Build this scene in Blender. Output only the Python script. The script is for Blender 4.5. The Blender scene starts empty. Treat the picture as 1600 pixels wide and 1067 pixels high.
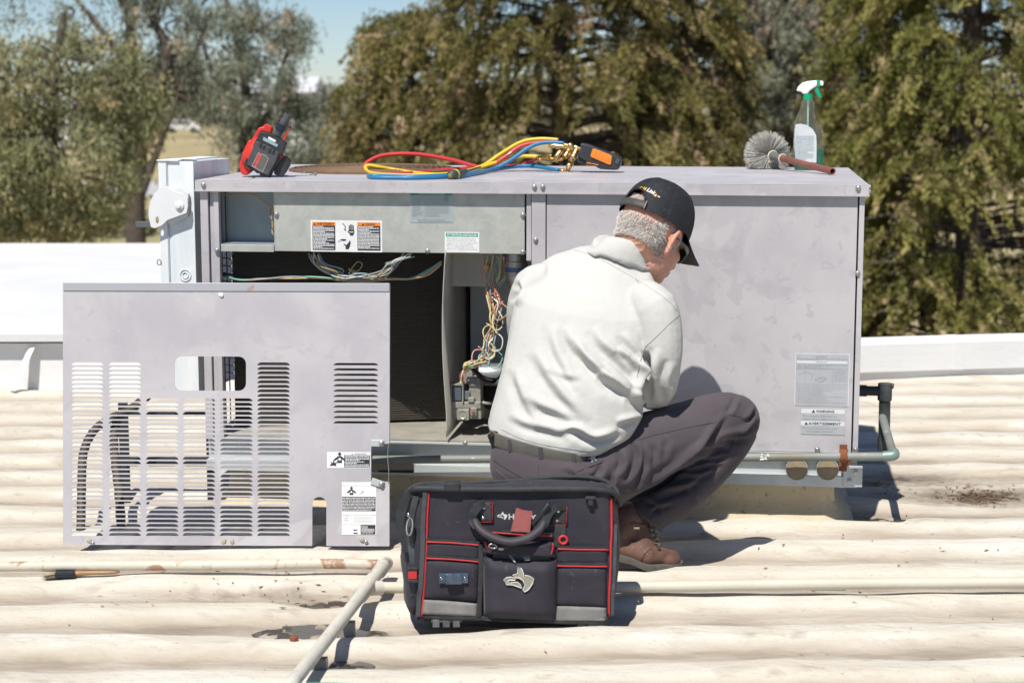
import bpy, bmesh, math, random
import numpy as np
from mathutils import Vector, Matrix, noise
from mathutils.bvhtree import BVHTree
R = math.radians
random.seed(7); rng = np.random.default_rng(7)
sc = bpy.context.scene
COL = sc.collection
# ------------------------------------------------------------------ camera
CH = 1.38; PITCH = R(8.17); FPX = 2800.0
cam_d = bpy.data.cameras.new('camera'); cam = bpy.data.objects.new('camera', cam_d); COL.objects.link(cam)
cam.location = (0, 0, CH); cam.rotation_euler = (R(90) - PITCH, 0, 0)
cam_d.sensor_width = 36; cam_d.lens = FPX / 1600 * 36; cam_d.clip_start = .1; cam_d.clip_end = 3000
cam_d.dof.use_dof = True; cam_d.dof.focus_distance = 5.35; cam_d.dof.aperture_fstop = 4.2
sc.camera = cam
# ------------------------------------------------------------------ world and sun
SUNV = Vector((.229, .543, -1)).normalized()          # direction the light travels
sun_el = math.asin(-SUNV.z); az = math.atan2(-SUNV.x, -SUNV.y)
w = bpy.data.worlds.new("World"); sc.world = w; w.use_nodes = True
nt = w.node_tree; bg = nt.nodes['Background']
sky = nt.nodes.new('ShaderNodeTexSky'); sky.sky_type = 'NISHITA'; sky.sun_disc = False
sky.sun_elevation = sun_el; sky.sun_rotation = az; sky.altitude = 1200; sky.air_density = .8; sky.dust_density = .35; sky.ozone_density = 4.0
nt.links.new(sky.outputs[0], bg.inputs[0]); bg.inputs[1].default_value = .085
sun_d = bpy.data.lights.new('sun', 'SUN'); sun_d.energy = 5.0; sun_d.angle = R(.5); sun_d.color = (1, .955, .88)
sun = bpy.data.objects.new('sun', sun_d); COL.objects.link(sun); sun.location = (-3, -6, 12)
sun.rotation_euler = SUNV.to_track_quat('-Z', 'Y').to_euler()
sc.view_settings.view_transform = 'Standard'; sc.view_settings.look = 'None'; sc.view_settings.gamma = 1
sc.view_settings.exposure = .22; sc.view_settings.use_curve_mapping = False
sc.cycles.max_bounces = 8; sc.cycles.transparent_max_bounces = 12; sc.cycles.use_denoising = True
sc.cycles.sample_clamp_indirect = 6
# ------------------------------------------------------------------ pixel <-> world helpers
C0 = Vector((0, 0, CH)); FW = Vector((0, math.cos(PITCH), -math.sin(PITCH))); UPV = Vector((0, math.sin(PITCH), math.cos(PITCH)))
def ray(px, py): return (Vector((1, 0, 0)) * ((px - 800) / FPX) + UPV * ((533.5 - py) / FPX) + FW)
def at(px, py, D):
    d = ray(px, py); return C0 + d * (D / d.y)
def ground(px, py, z=0):
    d = ray(px, py); return C0 + d * ((z - CH) / d.z)
def proj(A):
    A = np.asarray(A) - np.array([0, 0, CH]); f = A @ np.array(FW); u = A @ np.array(UPV)
    return np.stack([800 + FPX * A[:, 0] / f, 533.5 - FPX * u / f], 1)
class Frame:
    def __init__(s, o, U, W):
        s.o = Vector(o); s.U = Vector(U).normalized(); W = Vector(W)
        s.W = (W - s.U * W.dot(s.U)).normalized(); s.V = s.W.cross(s.U)          # V points away from the camera
        s.m = Matrix.Translation(s.o) @ Matrix((s.U, s.V, s.W)).transposed().to_4x4()
    def loc(s, px, py, v=0):
        d = ray(px, py); o = C0 - s.o; t = (v - o.dot(s.V)) / d.dot(s.V); p = o + d * t
        return Vector((p.dot(s.U), v, p.dot(s.W)))
    def inv(s, P): P = Vector(P) - s.o; return Vector((P.dot(s.U), P.dot(s.V), P.dot(s.W)))
# ------------------------------------------------------------------ object helpers
def tag(o, label=None, cat=None, group=None, kind=None):
    if label: o['label'] = label
    if cat: o['category'] = cat
    if group: o['group'] = group
    if kind: o['kind'] = kind
    return o
def empty(name, frame_or_loc, label, cat, group=None):
    o = bpy.data.objects.new(name, None); COL.objects.link(o); o.empty_display_size = .05
    if isinstance(frame_or_loc, Frame): o.matrix_world = frame_or_loc.m
    elif isinstance(frame_or_loc, Matrix): o.matrix_world = frame_or_loc
    else: o.location = frame_or_loc
    return tag(o, label, cat, group)
def link(name, me, parent=None, label=None, kind=None):
    o = bpy.data.objects.new(name, me); COL.objects.link(o)
    if parent: o.parent = parent
    return tag(o, label, None, None, kind)
class MB:
    def __init__(s): s.v = []; s.f = []; s.mi = []; s.cur = 0
    def add(s, vs, fs):
        n = len(s.v); s.v += [tuple(p) for p in vs]; s.f += [tuple(i + n for i in f) for f in fs]; s.mi += [s.cur] * len(fs); return s
    def mat(s, i): s.cur = i; return s
    def box(s, a, b, M=None):
        x0, y0, z0 = a; x1, y1, z1 = b
        x0, x1 = min(x0, x1), max(x0, x1); y0, y1 = min(y0, y1), max(y0, y1); z0, z1 = min(z0, z1), max(z0, z1)
        vs = [(x0,y0,z0),(x1,y0,z0),(x1,y1,z0),(x0,y1,z0),(x0,y0,z1),(x1,y0,z1),(x1,y1,z1),(x0,y1,z1)]
        if M: vs = [M @ Vector(p) for p in vs]
        return s.add(vs, [(0,3,2,1),(4,5,6,7),(0,1,5,4),(1,2,6,5),(2,3,7,6),(3,0,4,7)])
    def tube(s, pts, r, n=10, cap=True, closed=False, sq=1.0, up0=None):
        P = [Vector(p) for p in pts]; N = len(P)
        rs = r if isinstance(r, (list, tuple)) else [r] * N
        up = None; vs = []
        for i in range(N):
            if closed: t = P[(i+1) % N] - P[i-1]
            else: t = P[min(i+1, N-1)] - P[max(i-1, 0)]
            if t.length < 1e-9: t = Vector((0, 0, 1))
            t.normalize()
            if up is None:
                up = Vector(up0) if up0 is not None else (Vector((0, 0, 1)) if abs(t.z) < .9 else Vector((1, 0, 0)))
            up = (up - t * up.dot(t))
            if up.length < 1e-6: up = t.orthogonal()
            up.normalize(); sd = t.cross(up)
            for k in range(n):
                a = 2 * math.pi * k / n
                vs.append(P[i] + (sd * math.cos(a) + up * math.sin(a) * sq) * rs[i])
        fs = []
        for i in range(N if closed else N - 1):
            j = (i + 1) % N
            for k in range(n):
                k2 = (k + 1) % n; fs.append((i*n+k, i*n+k2, j*n+k2, j*n+k))
        if cap and not closed: fs += [tuple(range(n))[::-1], tuple((N-1)*n + k for k in range(n))]
        return s.add(vs, fs)
    def loft(s, rings, cap=True, closed=False):
        n = len(rings[0]); vs = [p for r_ in rings for p in r_]; N = len(rings); fs = []
        for i in range(N if closed else N - 1):
            j = (i + 1) % N
            for k in range(n):
                k2 = (k+1) % n; fs.append((i*n+k, i*n+k2, j*n+k2, j*n+k))
        if cap and not closed: fs += [tuple(range(n))[::-1], tuple((N-1)*n + k for k in range(n))]
        return s.add(vs, fs)
    def lathe(s, prof, o, ax, n=20, cap=True):
        o = Vector(o); ax = Vector(ax).normalized(); a = ax.orthogonal().normalized(); b = ax.cross(a)
        rings = [[o + ax * h + (a * math.cos(2*math.pi*k/n) + b * math.sin(2*math.pi*k/n)) * r for k in range(n)] for r, h in prof]
        return s.loft(rings, cap)
    def sheet(s, rows):          # rows of points -> quads
        n = len(rows[0]); vs = [p for r_ in rows for p in r_]
        return s.add(vs, [(i*n+k, i*n+k+1, (i+1)*n+k+1, (i+1)*n+k) for i in range(len(rows)-1) for k in range(n-1)])
    def ell(s, c, r, M=None, nu=16, nv=10):
        c = Vector(c); r = Vector((r, r, r)) if not hasattr(r, '__len__') else Vector(r)
        vs = []; fs = []
        for i in range(nv + 1):
            t = math.pi * i / nv
            for k in range(nu):
                a = 2*math.pi*k/nu; p = Vector((r.x*math.sin(t)*math.cos(a), r.y*math.sin(t)*math.sin(a), r.z*math.cos(t)))
                vs.append(c + (M @ p if M else p))
        for i in range(nv):
            for k in range(nu):
                k2 = (k+1) % nu; fs.append((i*nu+k, (i+1)*nu+k, (i+1)*nu+k2, i*nu+k2))
        return s.add(vs, fs)
    def cone2(s, a, b, ra, rb, n=14):   # rounded cone as chain of rings
        a = Vector(a); b = Vector(b); d = (b - a); L = d.length; pts = []; rs = []
        dn = d.normalized()
        for t in (0.05, .3, .6, .87): pts.append(a - dn * ra * (1 - t)); rs.append(ra * math.sqrt(1 - (1-t)**2))
        for t in (0, .33, .66, 1): pts.append(a + d * t); rs.append(ra + (rb - ra) * t)
        for t in (.87, .6, .3, .05): pts.append(b + dn * rb * (1 - t)); rs.append(rb * math.sqrt(1 - (1-t)**2))
        return s.tube(pts, rs, n)
    def mesh(s, name, mats, smooth=None):
        me = bpy.data.meshes.new(name); me.from_pydata([tuple(p) for p in s.v], [], s.f); me.update()
        for m in (mats if isinstance(mats, (list, tuple)) else [mats]): me.materials.append(m)
        if any(s.mi): me.polygons.foreach_set('material_index', s.mi)
        if smooth is not None:
            me.polygons.foreach_set('use_smooth', [True] * len(me.polygons))
            if smooth < 179: me.set_sharp_from_angle(angle=R(smooth))
        return me
    def build(s, name, mats, parent=None, smooth=None, bevel=0, label=None, kind=None, fix=False):
        me = s.mesh(name, mats, smooth)
        if fix:
            b = bmesh.new(); b.from_mesh(me); bmesh.ops.recalc_face_normals(b, faces=b.faces); b.to_mesh(me); b.free()
        o = link(name, me, parent, label, kind)
        if bevel:
            m = o.modifiers.new('b', 'BEVEL'); m.width = bevel; m.segments = 2; m.limit_method = 'ANGLE'; m.angle_limit = R(40)
            m.harden_normals = False
        return o
def crom(P, k=6, closed=False):
    P = [Vector(p) for p in P]; out = []; N = len(P)
    for i in range(N if closed else N - 1):
        if closed: a, b, c, d = P[i-1], P[i], P[(i+1) % N], P[(i+2) % N]
        else: a, b, c, d = P[max(i-1, 0)], P[i], P[i+1], P[min(i+2, N-1)]
        for j in range(k):
            t = j / k
            out.append(.5 * ((2*b) + (c-a)*t + (2*a-5*b+4*c-d)*t*t + (3*b-a-3*c+d)*t**3))
    if not closed: out.append(P[-1])
    return out
def ev(o):
    dg = bpy.context.evaluated_depsgraph_get(); me = bpy.data.meshes.new_from_object(o.evaluated_get(dg)); return me
def flat2d(curve_data):
    o = bpy.data.objects.new('tmp', curve_data); COL.objects.link(o); bpy.context.view_layer.update()
    me = ev(o); bpy.data.objects.remove(o); 
    vs = [v.co.copy() for v in me.vertices]; fs = [tuple(p.vertices) for p in me.polygons]
    bpy.data.meshes.remove(me); bpy.data.curves.remove(curve_data); return vs, fs
from mathutils.geometry import delaunay_2d_cdt
def plate(outer, holes=(), t=.002):
    """2-D outline with holes -> solid plate; x,y of outline; depth along z."""
    loops = [outer] + [list(h) for h in holes]; V = []; E = []; L2 = []
    for L_ in loops:
        n0_ = len(V); V += [Vector((p[0], p[1])) for p in L_]; n = len(L_); E += [(n0_+i, n0_+(i+1) % n) for i in range(n)]; L2.append((n0_, n))
    ov, oe, of, *_ = delaunay_2d_cdt(V, E, [], 0, 1e-6)
    P = np.array([[p.x, p.y] for p in ov]); T = np.array([list(f) for f in of]); c = P[T].mean(1)
    cnt = np.zeros(len(c), dtype=int)
    for L_ in loops:
        A = np.array([[p[0], p[1]] for p in L_]); B = np.roll(A, -1, 0)
        for (x1, y1), (x2, y2) in zip(A, B):
            m_ = ((y1 > c[:, 1]) != (y2 > c[:, 1]))
            if m_.any():
                xi = x1 + (c[:, 1]-y1)*(x2-x1)/((y2-y1) if y2 != y1 else 1e-12); cnt += (m_ & (c[:, 0] < xi))
    T = T[cnt % 2 == 1]; n = len(P)
    vs = [Vector((x, y, t/2)) for x, y in P] + [Vector((x, y, -t/2)) for x, y in P]
    fs = []; ed = {}
    for a_, b_, c_ in T:
        x = P[b_]-P[a_]; y = P[c_]-P[a_]
        if x[0]*y[1]-x[1]*y[0] < 0: b_, c_ = c_, b_
        fs.append((int(a_), int(b_), int(c_))); fs.append((int(a_)+n, int(c_)+n, int(b_)+n))
        for e in ((a_, b_), (b_, c_), (c_, a_)): ed[(int(e[0]), int(e[1]))] = 1
    for (p, q) in ed:
        if (q, p) not in ed: fs.append((q, p, p+n, q+n))
    return vs, fs
_tc = {}
def text2d(s, bold=False):
    if (s, bold) in _tc: return _tc[(s, bold)]
    cu = bpy.data.curves.new('t', 'FONT'); cu.body = s; cu.size = 1; cu.resolution_u = 3
    if bold: cu.offset = .018
    o = bpy.data.objects.new('tmp', cu); COL.objects.link(o); bpy.context.view_layer.update()
    me = ev(o); bpy.data.objects.remove(o)
    V = [v.co.copy() for v in me.vertices]; F = [tuple(p.vertices) for p in me.polygons]; bpy.data.meshes.remove(me); bpy.data.curves.remove(cu)
    x0 = min(p.x for p in V); x1 = max(p.x for p in V); y0 = min(p.y for p in V); y1 = max(p.y for p in V)
    V = [((p.x-x0)/(x1-x0), (p.y-y0)/(y1-y0)) for p in V]; _tc[(s, bold)] = (V, F); return V, F
def rrect(x0, x1, y0, y1, r, n=5):
    out = []
    for cx, cy, a0 in ((x1-r, y1-r, 0), (x0+r, y1-r, 90), (x0+r, y0+r, 180), (x1-r, y0+r, 270)):
        for i in range(n + 1):
            a = R(a0 + 90*i/n); out.append((cx + r*math.cos(a), cy + r*math.sin(a)))
    return out
# ------------------------------------------------------------------ materials
_m = {}
def mat(name, col, rough=.6, metal=0, var=None, vs=6, vamt=.5, bump=0, bs=60, spec=.5, stretch=None, detail=5, spots=None, coat=0, sheen=0, alpha=None, trans=0, ior=1.45, bdet=4, vthr=None):
    if name in _m: return _m[name]
    m = bpy.data.materials.new(name); m.use_nodes = True; n = m.node_tree.nodes; l = m.node_tree.links; b = n['Principled BSDF']
    b.inputs['Roughness'].default_value = rough; b.inputs['Metallic'].default_value = metal; b.inputs['Specular IOR Level'].default_value = spec
    b.inputs['Base Color'].default_value = (*col, 1); b.inputs['IOR'].default_value = ior
    if coat: b.inputs['Coat Weight'].default_value = coat
    if sheen: b.inputs['Sheen Weight'].default_value = sheen; b.inputs['Sheen Roughness'].default_value = .5
    if trans: b.inputs['Transmission Weight'].default_value = trans
    if alpha is not None: b.inputs['Alpha'].default_value = alpha
    tc = n.new('ShaderNodeTexCoord'); src = tc.outputs['Object']
    if stretch:
        mp = n.new('ShaderNodeMapping'); mp.inputs['Scale'].default_value = stretch; l.new(src, mp.inputs[0]); src = mp.outputs[0]
    last = None
    if var:
        nz = n.new('ShaderNodeTexNoise'); nz.inputs['Scale'].default_value = vs; nz.inputs['Detail'].default_value = detail; nz.inputs['Roughness'].default_value = .6; nz.inputs['Distortion'].default_value = .4; l.new(src, nz.inputs[0])
        rp = n.new('ShaderNodeValToRGB'); lo, hi = vthr or (.38, .66); rp.color_ramp.elements[0].position = lo; rp.color_ramp.elements[1].position = hi
        l.new(nz.outputs[0], rp.inputs[0])
        mx = n.new('ShaderNodeMix'); mx.data_type = 'RGBA'; mx.inputs[6].default_value = (*col, 1); mx.inputs[7].default_value = (*var, 1)
        mu = n.new('ShaderNodeMath'); mu.operation = 'MULTIPLY'; mu.inputs[1].default_value = vamt; l.new(rp.outputs[0], mu.inputs[0]); l.new(mu.outputs[0], mx.inputs[0])
        last = mx.outputs[2]
        rr = n.new('ShaderNodeMapRange'); rr.inputs[3].default_value = max(rough-.08, .05); rr.inputs[4].default_value = min(rough+.12, 1); l.new(nz.outputs[0], rr.inputs[0]); l.new(rr.outputs[0], b.inputs['Roughness'])
    if spots:
        for (sc_, lo, hi, c2, amt) in spots:
            nz = n.new('ShaderNodeTexNoise'); nz.inputs['Scale'].default_value = sc_; nz.inputs['Detail'].default_value = 3; nz.inputs['Distortion'].default_value = 1.2; l.new(src, nz.inputs[0])
            mr = n.new('ShaderNodeMapRange'); mr.inputs[1].default_value = lo; mr.inputs[2].default_value = hi; mr.inputs[4].default_value = amt; l.new(nz.outputs[0], mr.inputs[0])
            mx = n.new('ShaderNodeMix'); mx.data_type = 'RGBA'; mx.inputs[7].default_value = (*c2, 1); l.new(mr.outputs[0], mx.inputs[0])
            if last: l.new(last, mx.inputs[6])
            else: mx.inputs[6].default_value = (*col, 1)
            last = mx.outputs[2]
    if last: l.new(last, b.inputs['Base Color'])
    if bump:
        nb = n.new('ShaderNodeTexNoise'); nb.inputs['Scale'].default_value = bs; nb.inputs['Detail'].default_value = bdet; l.new(src, nb.inputs[0])
        bp = n.new('ShaderNodeBump'); bp.inputs['Strength'].default_value = 1; bp.inputs['Distance'].default_value = bump; l.new(nb.outputs[0], bp.inputs['Height']); l.new(bp.outputs[0], b.inputs['Normal'])
    _m[name] = m; return m
def M_(name): return _m[name]
PAINT = mat('lilac_paint', (.49, .47, .485), .42, var=(.40, .38, .405), vs=5, vamt=.9, bump=.0004, bs=25, spots=[(13, .60, .68, (.385, .37, .395), .6), (2.2, .5, .75, (.52, .50, .515), .6), (5.0, .585, .625, (.39, .375, .40), .5), (24, .63, .67, (.38, .365, .39), .55), (3.3, .60, .63, (.55, .535, .545), .5), (70, .71, .76, (.62, .61, .6), .6)])
PAINTF = mat('panel_paint', (.49, .47, .485), .42, var=(.40, .38, .41), vs=4, vamt=.9, bump=.0005, bs=18, spots=[(9, .58, .66, (.395, .38, .405), .55), (4, .56, .62, (.40, .385, .41), .5), (26, .63, .67, (.39, .375, .40), .5), (3.1, .60, .63, (.55, .535, .545), .5), (85, .72, .77, (.6, .6, .6), .7)])
GALV = mat('galvanised', (.47, .48, .44), .5, .2, var=(.37, .385, .36), vs=22, vamt=.8, bump=.0002, bs=200, detail=6, spots=[(5, .55, .75, (.50, .48, .41), .6), (120, .66, .72, (.22, .21, .18), .5)])
GALVB = mat('bright_galvanised', (.55, .58, .58), .45, .35, var=(.45, .48, .49), vs=12, vamt=.7)
GALVD = mat('dull_galvanised', (.50, .48, .43), .6, .1, var=(.38, .37, .34), vs=9, vamt=.8)
BOLT = mat('bolt_steel', (.5, .5, .5), .35, .8, var=(.3, .28, .26), vs=90)
WHITE = mat('white_vinyl', (.8, .8, .79), .45, var=(.66, .66, .65), vs=30, vamt=.5)
INK = mat('black_ink', (.035, .035, .05), .5)
ORANGE = mat('orange_print', (.85, .23, .02), .5)
GREENP = mat('green_print', (.015, .33, .22), .5)
GREYINK = mat('grey_ink', (.28, .3, .33), .5)
FOIL = mat('foil_label', (.48, .50, .54), .38, .45, var=(.6, .61, .64), vs=8, vamt=.8, bump=.0003, bs=90)
FOILL = mat('foil_light', (.72, .73, .75), .4, .2)
BLACKP = mat('black_plastic', (.018, .018, .02), .45)
RUST = mat('rust', (.22, .075, .03), .85, var=(.09, .035, .02), vs=60, bump=.001, bs=150)
# ------------------------------------------------------------------ small fittings
def screw_mesh():
    b = MB(); b.lathe([(.0001, 0), (.0085, 0), (.0088, -.0014), (.0062, -.002), (.0058, -.0055), (.0045, -.0065), (.0001, -.0065)], (0, 0, 0), (0, 1, 0), 12, cap=False)
    return b.mesh('screw', BOLT, 40)
SCREW = screw_mesh()
def screw(parent, p, s=1):
    o = link('screw', SCREW, parent); o.location = p; o.scale = (s, s, s); return o
# ---- flat printed labels: everything is laid out in a unit rectangle and placed on a plane
class Print:
    def __init__(s, w, h): s.w = w; s.h = h; s.b = MB(); s.layer = 0
    def rect(s, x0, x1, y0, y1, m, lay=1):
        v = -.0004 * lay; s.b.mat(m).add([(x0*s.w, v, y0*s.h), (x1*s.w, v, y0*s.h), (x1*s.w, v, y1*s.h), (x0*s.w, v, y1*s.h)], [(0, 1, 2, 3)]); return s
    def poly(s, pts, m, lay=2):
        s.b.mat(m).add([(x*s.w, -.0004*lay, y*s.h) for x, y in pts], [tuple(range(len(pts)))]); return s
    def text(s, t, x0, x1, y0, y1, m, lay=3, bold=True):
        V, F = text2d(t, bold); s.b.mat(m).add([((x0+(x1-x0)*x)*s.w, -.0004*lay, (y0+(y1-y0)*y)*s.h) for x, y in V], F); return s
    def micro(s, x0, x1, y0, y1, n, m, lay=2, fill=.55):
        r = random.Random(int(x0*997 + y0*131 + n)); dy = (y1 - y0) / n
        for i in range(n):
            y = y1 - (i + .8) * dy; x = x0; end = x0 + (x1-x0) * (1 if r.random() < .75 else r.uniform(.4, .9))
            while x < end:
                L = r.uniform(.03, .12) * (x1-x0); s.rect(x, min(x+L, end), y, y + dy*fill, m, lay); x += L + .018*(x1-x0)
        return s
    def tri(s, cx, cy, h, m, lay=3):
        k = h * s.h / s.w * .62; return s.poly([(cx-k, cy-h/2), (cx+k, cy-h/2), (cx, cy+h/2)], m, lay)
    def build(s, name, mats, parent, loc, label, rot=0):
        o = s.b.build(name, mats, parent, label=label); o.location = loc; o.rotation_euler = (0, rot, 0); return o
# ================================================================== ROOF
RIDGE_A = R(2.2); PER = .285
RN = Vector((-math.sin(RIDGE_A), math.cos(RIDGE_A)))
def roof_h(x, y):
    s = x * RN.x + y * RN.y
    s = s + .018 * np.sin(x * 1.7 + y * .6) + .010 * np.sin(x * 4.3 - y * 2.1)
    ph = (s - 4.97) / PER + .012*np.sin(x*5.3 + 2*y)
    q = ph - np.floor(ph + .5)                      # -0.5 .. 0.5, crest at 0
    a_ = np.abs(q) + .02*np.sin(x*3.1 + np.floor(ph+.5)*1.7)
    st = np.clip((a_ - .10) / .24, 0, 1); st = st*st*(3-2*st)
    z = -.030 * st * (1 + .15*np.sin(x*1.1 + np.floor(ph+.5)*2.3))
    z = z + .004 * np.sin(x * 7 + y * 3) * np.sin(y * 9 - x * 2) + .0025 * np.sin(x * 19 + np.sin(y * 13) * 2) * np.sin(y * 23 + x * 5)
    return z
dips = []
def to_valley(gx, gy):
    ys_ = np.linspace(gy-.15, gy+.15, 121); h = roof_h(np.full(121, gx), ys_); return float(ys_[int(np.argmin(h))])
for px, py, r, dz in ((478, 968, .11, .024), (512, 928, .075, .02), (541, 1022, .055, .02), (566, 972, .055, .018), (1530, 762, .22, .02), (1345, 742, .10, .02), (1345, 800, .08, .02), (1420, 735, .15, .01), (330, 925, .05, .006)):
    g = ground(px, py); dips.append((g.x, g.y, r, dz))
def roof_z(x, y):
    z = roof_h(x, y)
    for gx, gy, r, dz in dips:
        g = np.exp(-((((x-gx)/r)**2 * .35 + ((y-gy)/r)**2 * .8) ** 1.5)); g = np.clip(g*1.15, 0, 1); z = z*(1-g) - (.030 + dz*.22)*g + g*.0030*(np.sin(x*47+gy*9)*np.sin(y*83+gx*5) + .7*np.sin(x*113+y*61) + .9*((x-gx)**2*.4+(y-gy)**2)/(r*r))
    return z
def rz(x, y): return float(roof_z(np.array([x]), np.array([y]))[0])
xs = np.concatenate([np.arange(-7, -2.4, .1), np.arange(-2.4, 2.9, .022), np.arange(2.9, 7.01, .1)])
ys = np.concatenate([np.arange(-4, 3.8, .12), np.arange(3.8, 8.4, .016), np.arange(8.4, 8.75, .05)])
X, Y = np.meshgrid(xs, ys); Z = roof_z(X, Y)
nx, ny = len(xs), len(ys); I = (np.arange(ny-1)[:, None]*nx + np.arange(nx-1)[None]).ravel()
me = bpy.data.meshes.new('roof')
fq = np.stack([I, I+1, I+1+nx, I+nx], 1)
def fast_mesh(me, V, F, k):
    me.vertices.add(len(V)); me.vertices.foreach_set('co', np.ascontiguousarray(V, dtype=np.float32).ravel())
    me.loops.add(len(F)*k); me.loops.foreach_set('vertex_index', np.ascontiguousarray(F, dtype=np.int32).ravel())
    me.polygons.add(len(F)); me.polygons.foreach_set('loop_start', np.arange(len(F), dtype=np.int32)*k)
    try: me.polygons.foreach_set('loop_total', np.full(len(F), k, dtype=np.int32))
    except Exception: pass
    me.update(calc_edges=True)
fast_mesh(me, np.stack([X.ravel(), Y.ravel(), Z.ravel()], 1), fq, 4)
me.polygons.foreach_set('use_smooth', np.ones(len(fq), dtype=bool))
ROOFM = mat('foam_coating', (.57, .535, .46), .75, var=(.49, .44, .36), vs=1.8, vamt=.7, detail=9, bump=.0055, bs=38, stretch=(.6, 1.6, 1), bdet=8,
            spots=[(7, .58, .70, (.34, .29, .23), .6), (1.6, .60, .72, (.36, .31, .25), .5), (3.1, .48, .66, (.62, .59, .53), .85), (60, .66, .72, (.24, .20, .15), .6), (150, .58, .72, (.40, .35, .28), .5), (22, .64, .72, (.42, .37, .30), .5)])
me.materials.append(ROOFM)
st_ = np.zeros(len(X.ravel())); xf, yf = X.ravel(), Y.ravel()
for gx, gy, r, dz in dips:
    r2_ = max(r, .07); st_ = np.maximum(st_, (.85 if dz > .006 else .45)*np.exp(-(((xf-gx)/(r2_*1.15))**2 + ((yf-gy)/(r2_*.62))**2)))
for px, py, rx_, ry_, k in ((1540, 762, .17, .07, 1.0), (400, 915, .30, .05, .55), (1360, 800, .14, .10, .45), (1560, 680, .3, .06, .35), (640, 880, .25, .05, .35), (330, 925, .1, .03, .5), (1480, 735, .3, .05, .4), (60, 990, .3, .07, .3), (1180, 985, .35, .05, .3)):
    g = ground(px, py); st_ = np.maximum(st_, k*np.exp(-(((xf-g.x)/rx_)**2 + ((yf-g.y)/ry_)**2)))
sa = me.attributes.new('stain', 'FLOAT', 'POINT'); sa.data.foreach_set('value', st_.astype(np.float32))
def add_dirt_shade(m):
    n = m.node_tree.nodes; l = m.node_tree.links; bs = n['Principled BSDF']; prev = bs.inputs['Base Color'].links[0].from_socket
    tc = n.new('ShaderNodeTexCoord'); sp = n.new('ShaderNodeSeparateXYZ'); l.new(tc.outputs['Object'], sp.inputs[0])
    mp = n.new('ShaderNodeMapping'); mp.inputs['Scale'].default_value = (1.2, 5, 1); l.new(tc.outputs['Object'], mp.inputs[0])
    nz = n.new('ShaderNodeTexNoise'); nz.inputs['Scale'].default_value = 2.4; nz.inputs['Detail'].default_value = 8; nz.inputs['Roughness'].default_value = .65; l.new(mp.outputs[0], nz.inputs[0])
    ma = n.new('ShaderNodeMath'); ma.operation = 'MULTIPLY_ADD'; ma.inputs[1].default_value = -22; ma.inputs[2].default_value = -.22; l.new(sp.outputs[2], ma.inputs[0])
    ad = n.new('ShaderNodeMath'); ad.operation = 'ADD'; l.new(ma.outputs[0], ad.inputs[0]); l.new(nz.outputs[0], ad.inputs[1])
    mr = n.new('ShaderNodeMapRange'); mr.inputs[1].default_value = .40; mr.inputs[2].default_value = 1.0; mr.inputs[4].default_value = .95; l.new(ad.outputs[0], mr.inputs[0])
    mx = n.new('ShaderNodeMix'); mx.data_type = 'RGBA'; mx.inputs[7].default_value = (.37, .315, .25, 1); l.new(prev, mx.inputs[6]); l.new(mr.outputs[0], mx.inputs[0])  # dirt tone in the valleys, deepened as painted ridge shading
    # deep dirty hollows round the puddles
    mr2 = n.new('ShaderNodeMapRange'); mr2.inputs[1].default_value = .95; mr2.inputs[2].default_value = 1.35; mr2.inputs[4].default_value = .8; l.new(ad.outputs[0], mr2.inputs[0])
    m2 = n.new('ShaderNodeMix'); m2.data_type = 'RGBA'; m2.inputs[7].default_value = (.13, .10, .075, 1); l.new(mx.outputs[2], m2.inputs[6]); l.new(mr2.outputs[0], m2.inputs[0]); at_ = n.new('ShaderNodeAttribute'); at_.attribute_name = 'stain'; nz3 = n.new('ShaderNodeTexNoise'); nz3.inputs['Scale'].default_value = 16; nz3.inputs['Detail'].default_value = 6; l.new(tc.outputs['Object'], nz3.inputs[0])
    a3 = n.new('ShaderNodeMath'); a3.operation = 'ADD'; l.new(at_.outputs['Fac'], a3.inputs[0]); l.new(nz3.outputs[0], a3.inputs[1])
    m3 = n.new('ShaderNodeMapRange'); m3.inputs[1].default_value = .80; m3.inputs[2].default_value = 1.12; m3.inputs[4].default_value = .8; l.new(a3.outputs[0], m3.inputs[0])
    x3 = n.new('ShaderNodeMix'); x3.data_type = 'RGBA'; x3.inputs[7].default_value = (.20, .165, .125, 1); l.new(m2.outputs[2], x3.inputs[6]); l.new(m3.outputs[0], x3.inputs[0])
    m4 = n.new('ShaderNodeMapRange'); m4.inputs[1].default_value = 1.16; m4.inputs[2].default_value = 1.26; m4.inputs[4].default_value = .85; l.new(a3.outputs[0], m4.inputs[0])
    x4 = n.new('ShaderNodeMix'); x4.data_type = 'RGBA'; x4.inputs[7].default_value = (.085, .07, .06, 1); l.new(x3.outputs[2], x4.inputs[6]); l.new(m4.outputs[0], x4.inputs[0]); l.new(x4.outputs[2], bs.inputs['Base Color'])
add_dirt_shade(ROOFM)
link('roof', me, kind='structure')
# building below, so the roof is not a floating sheet
WALLM = mat('rendered_wall', (.55, .52, .46), .85, var=(.45, .42, .37), vs=2)
b = MB(); b.box((-7, -4, -4.2), (7, 8.72, -.16)); b.build('building_wall', WALLM, kind='structure')
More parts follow.
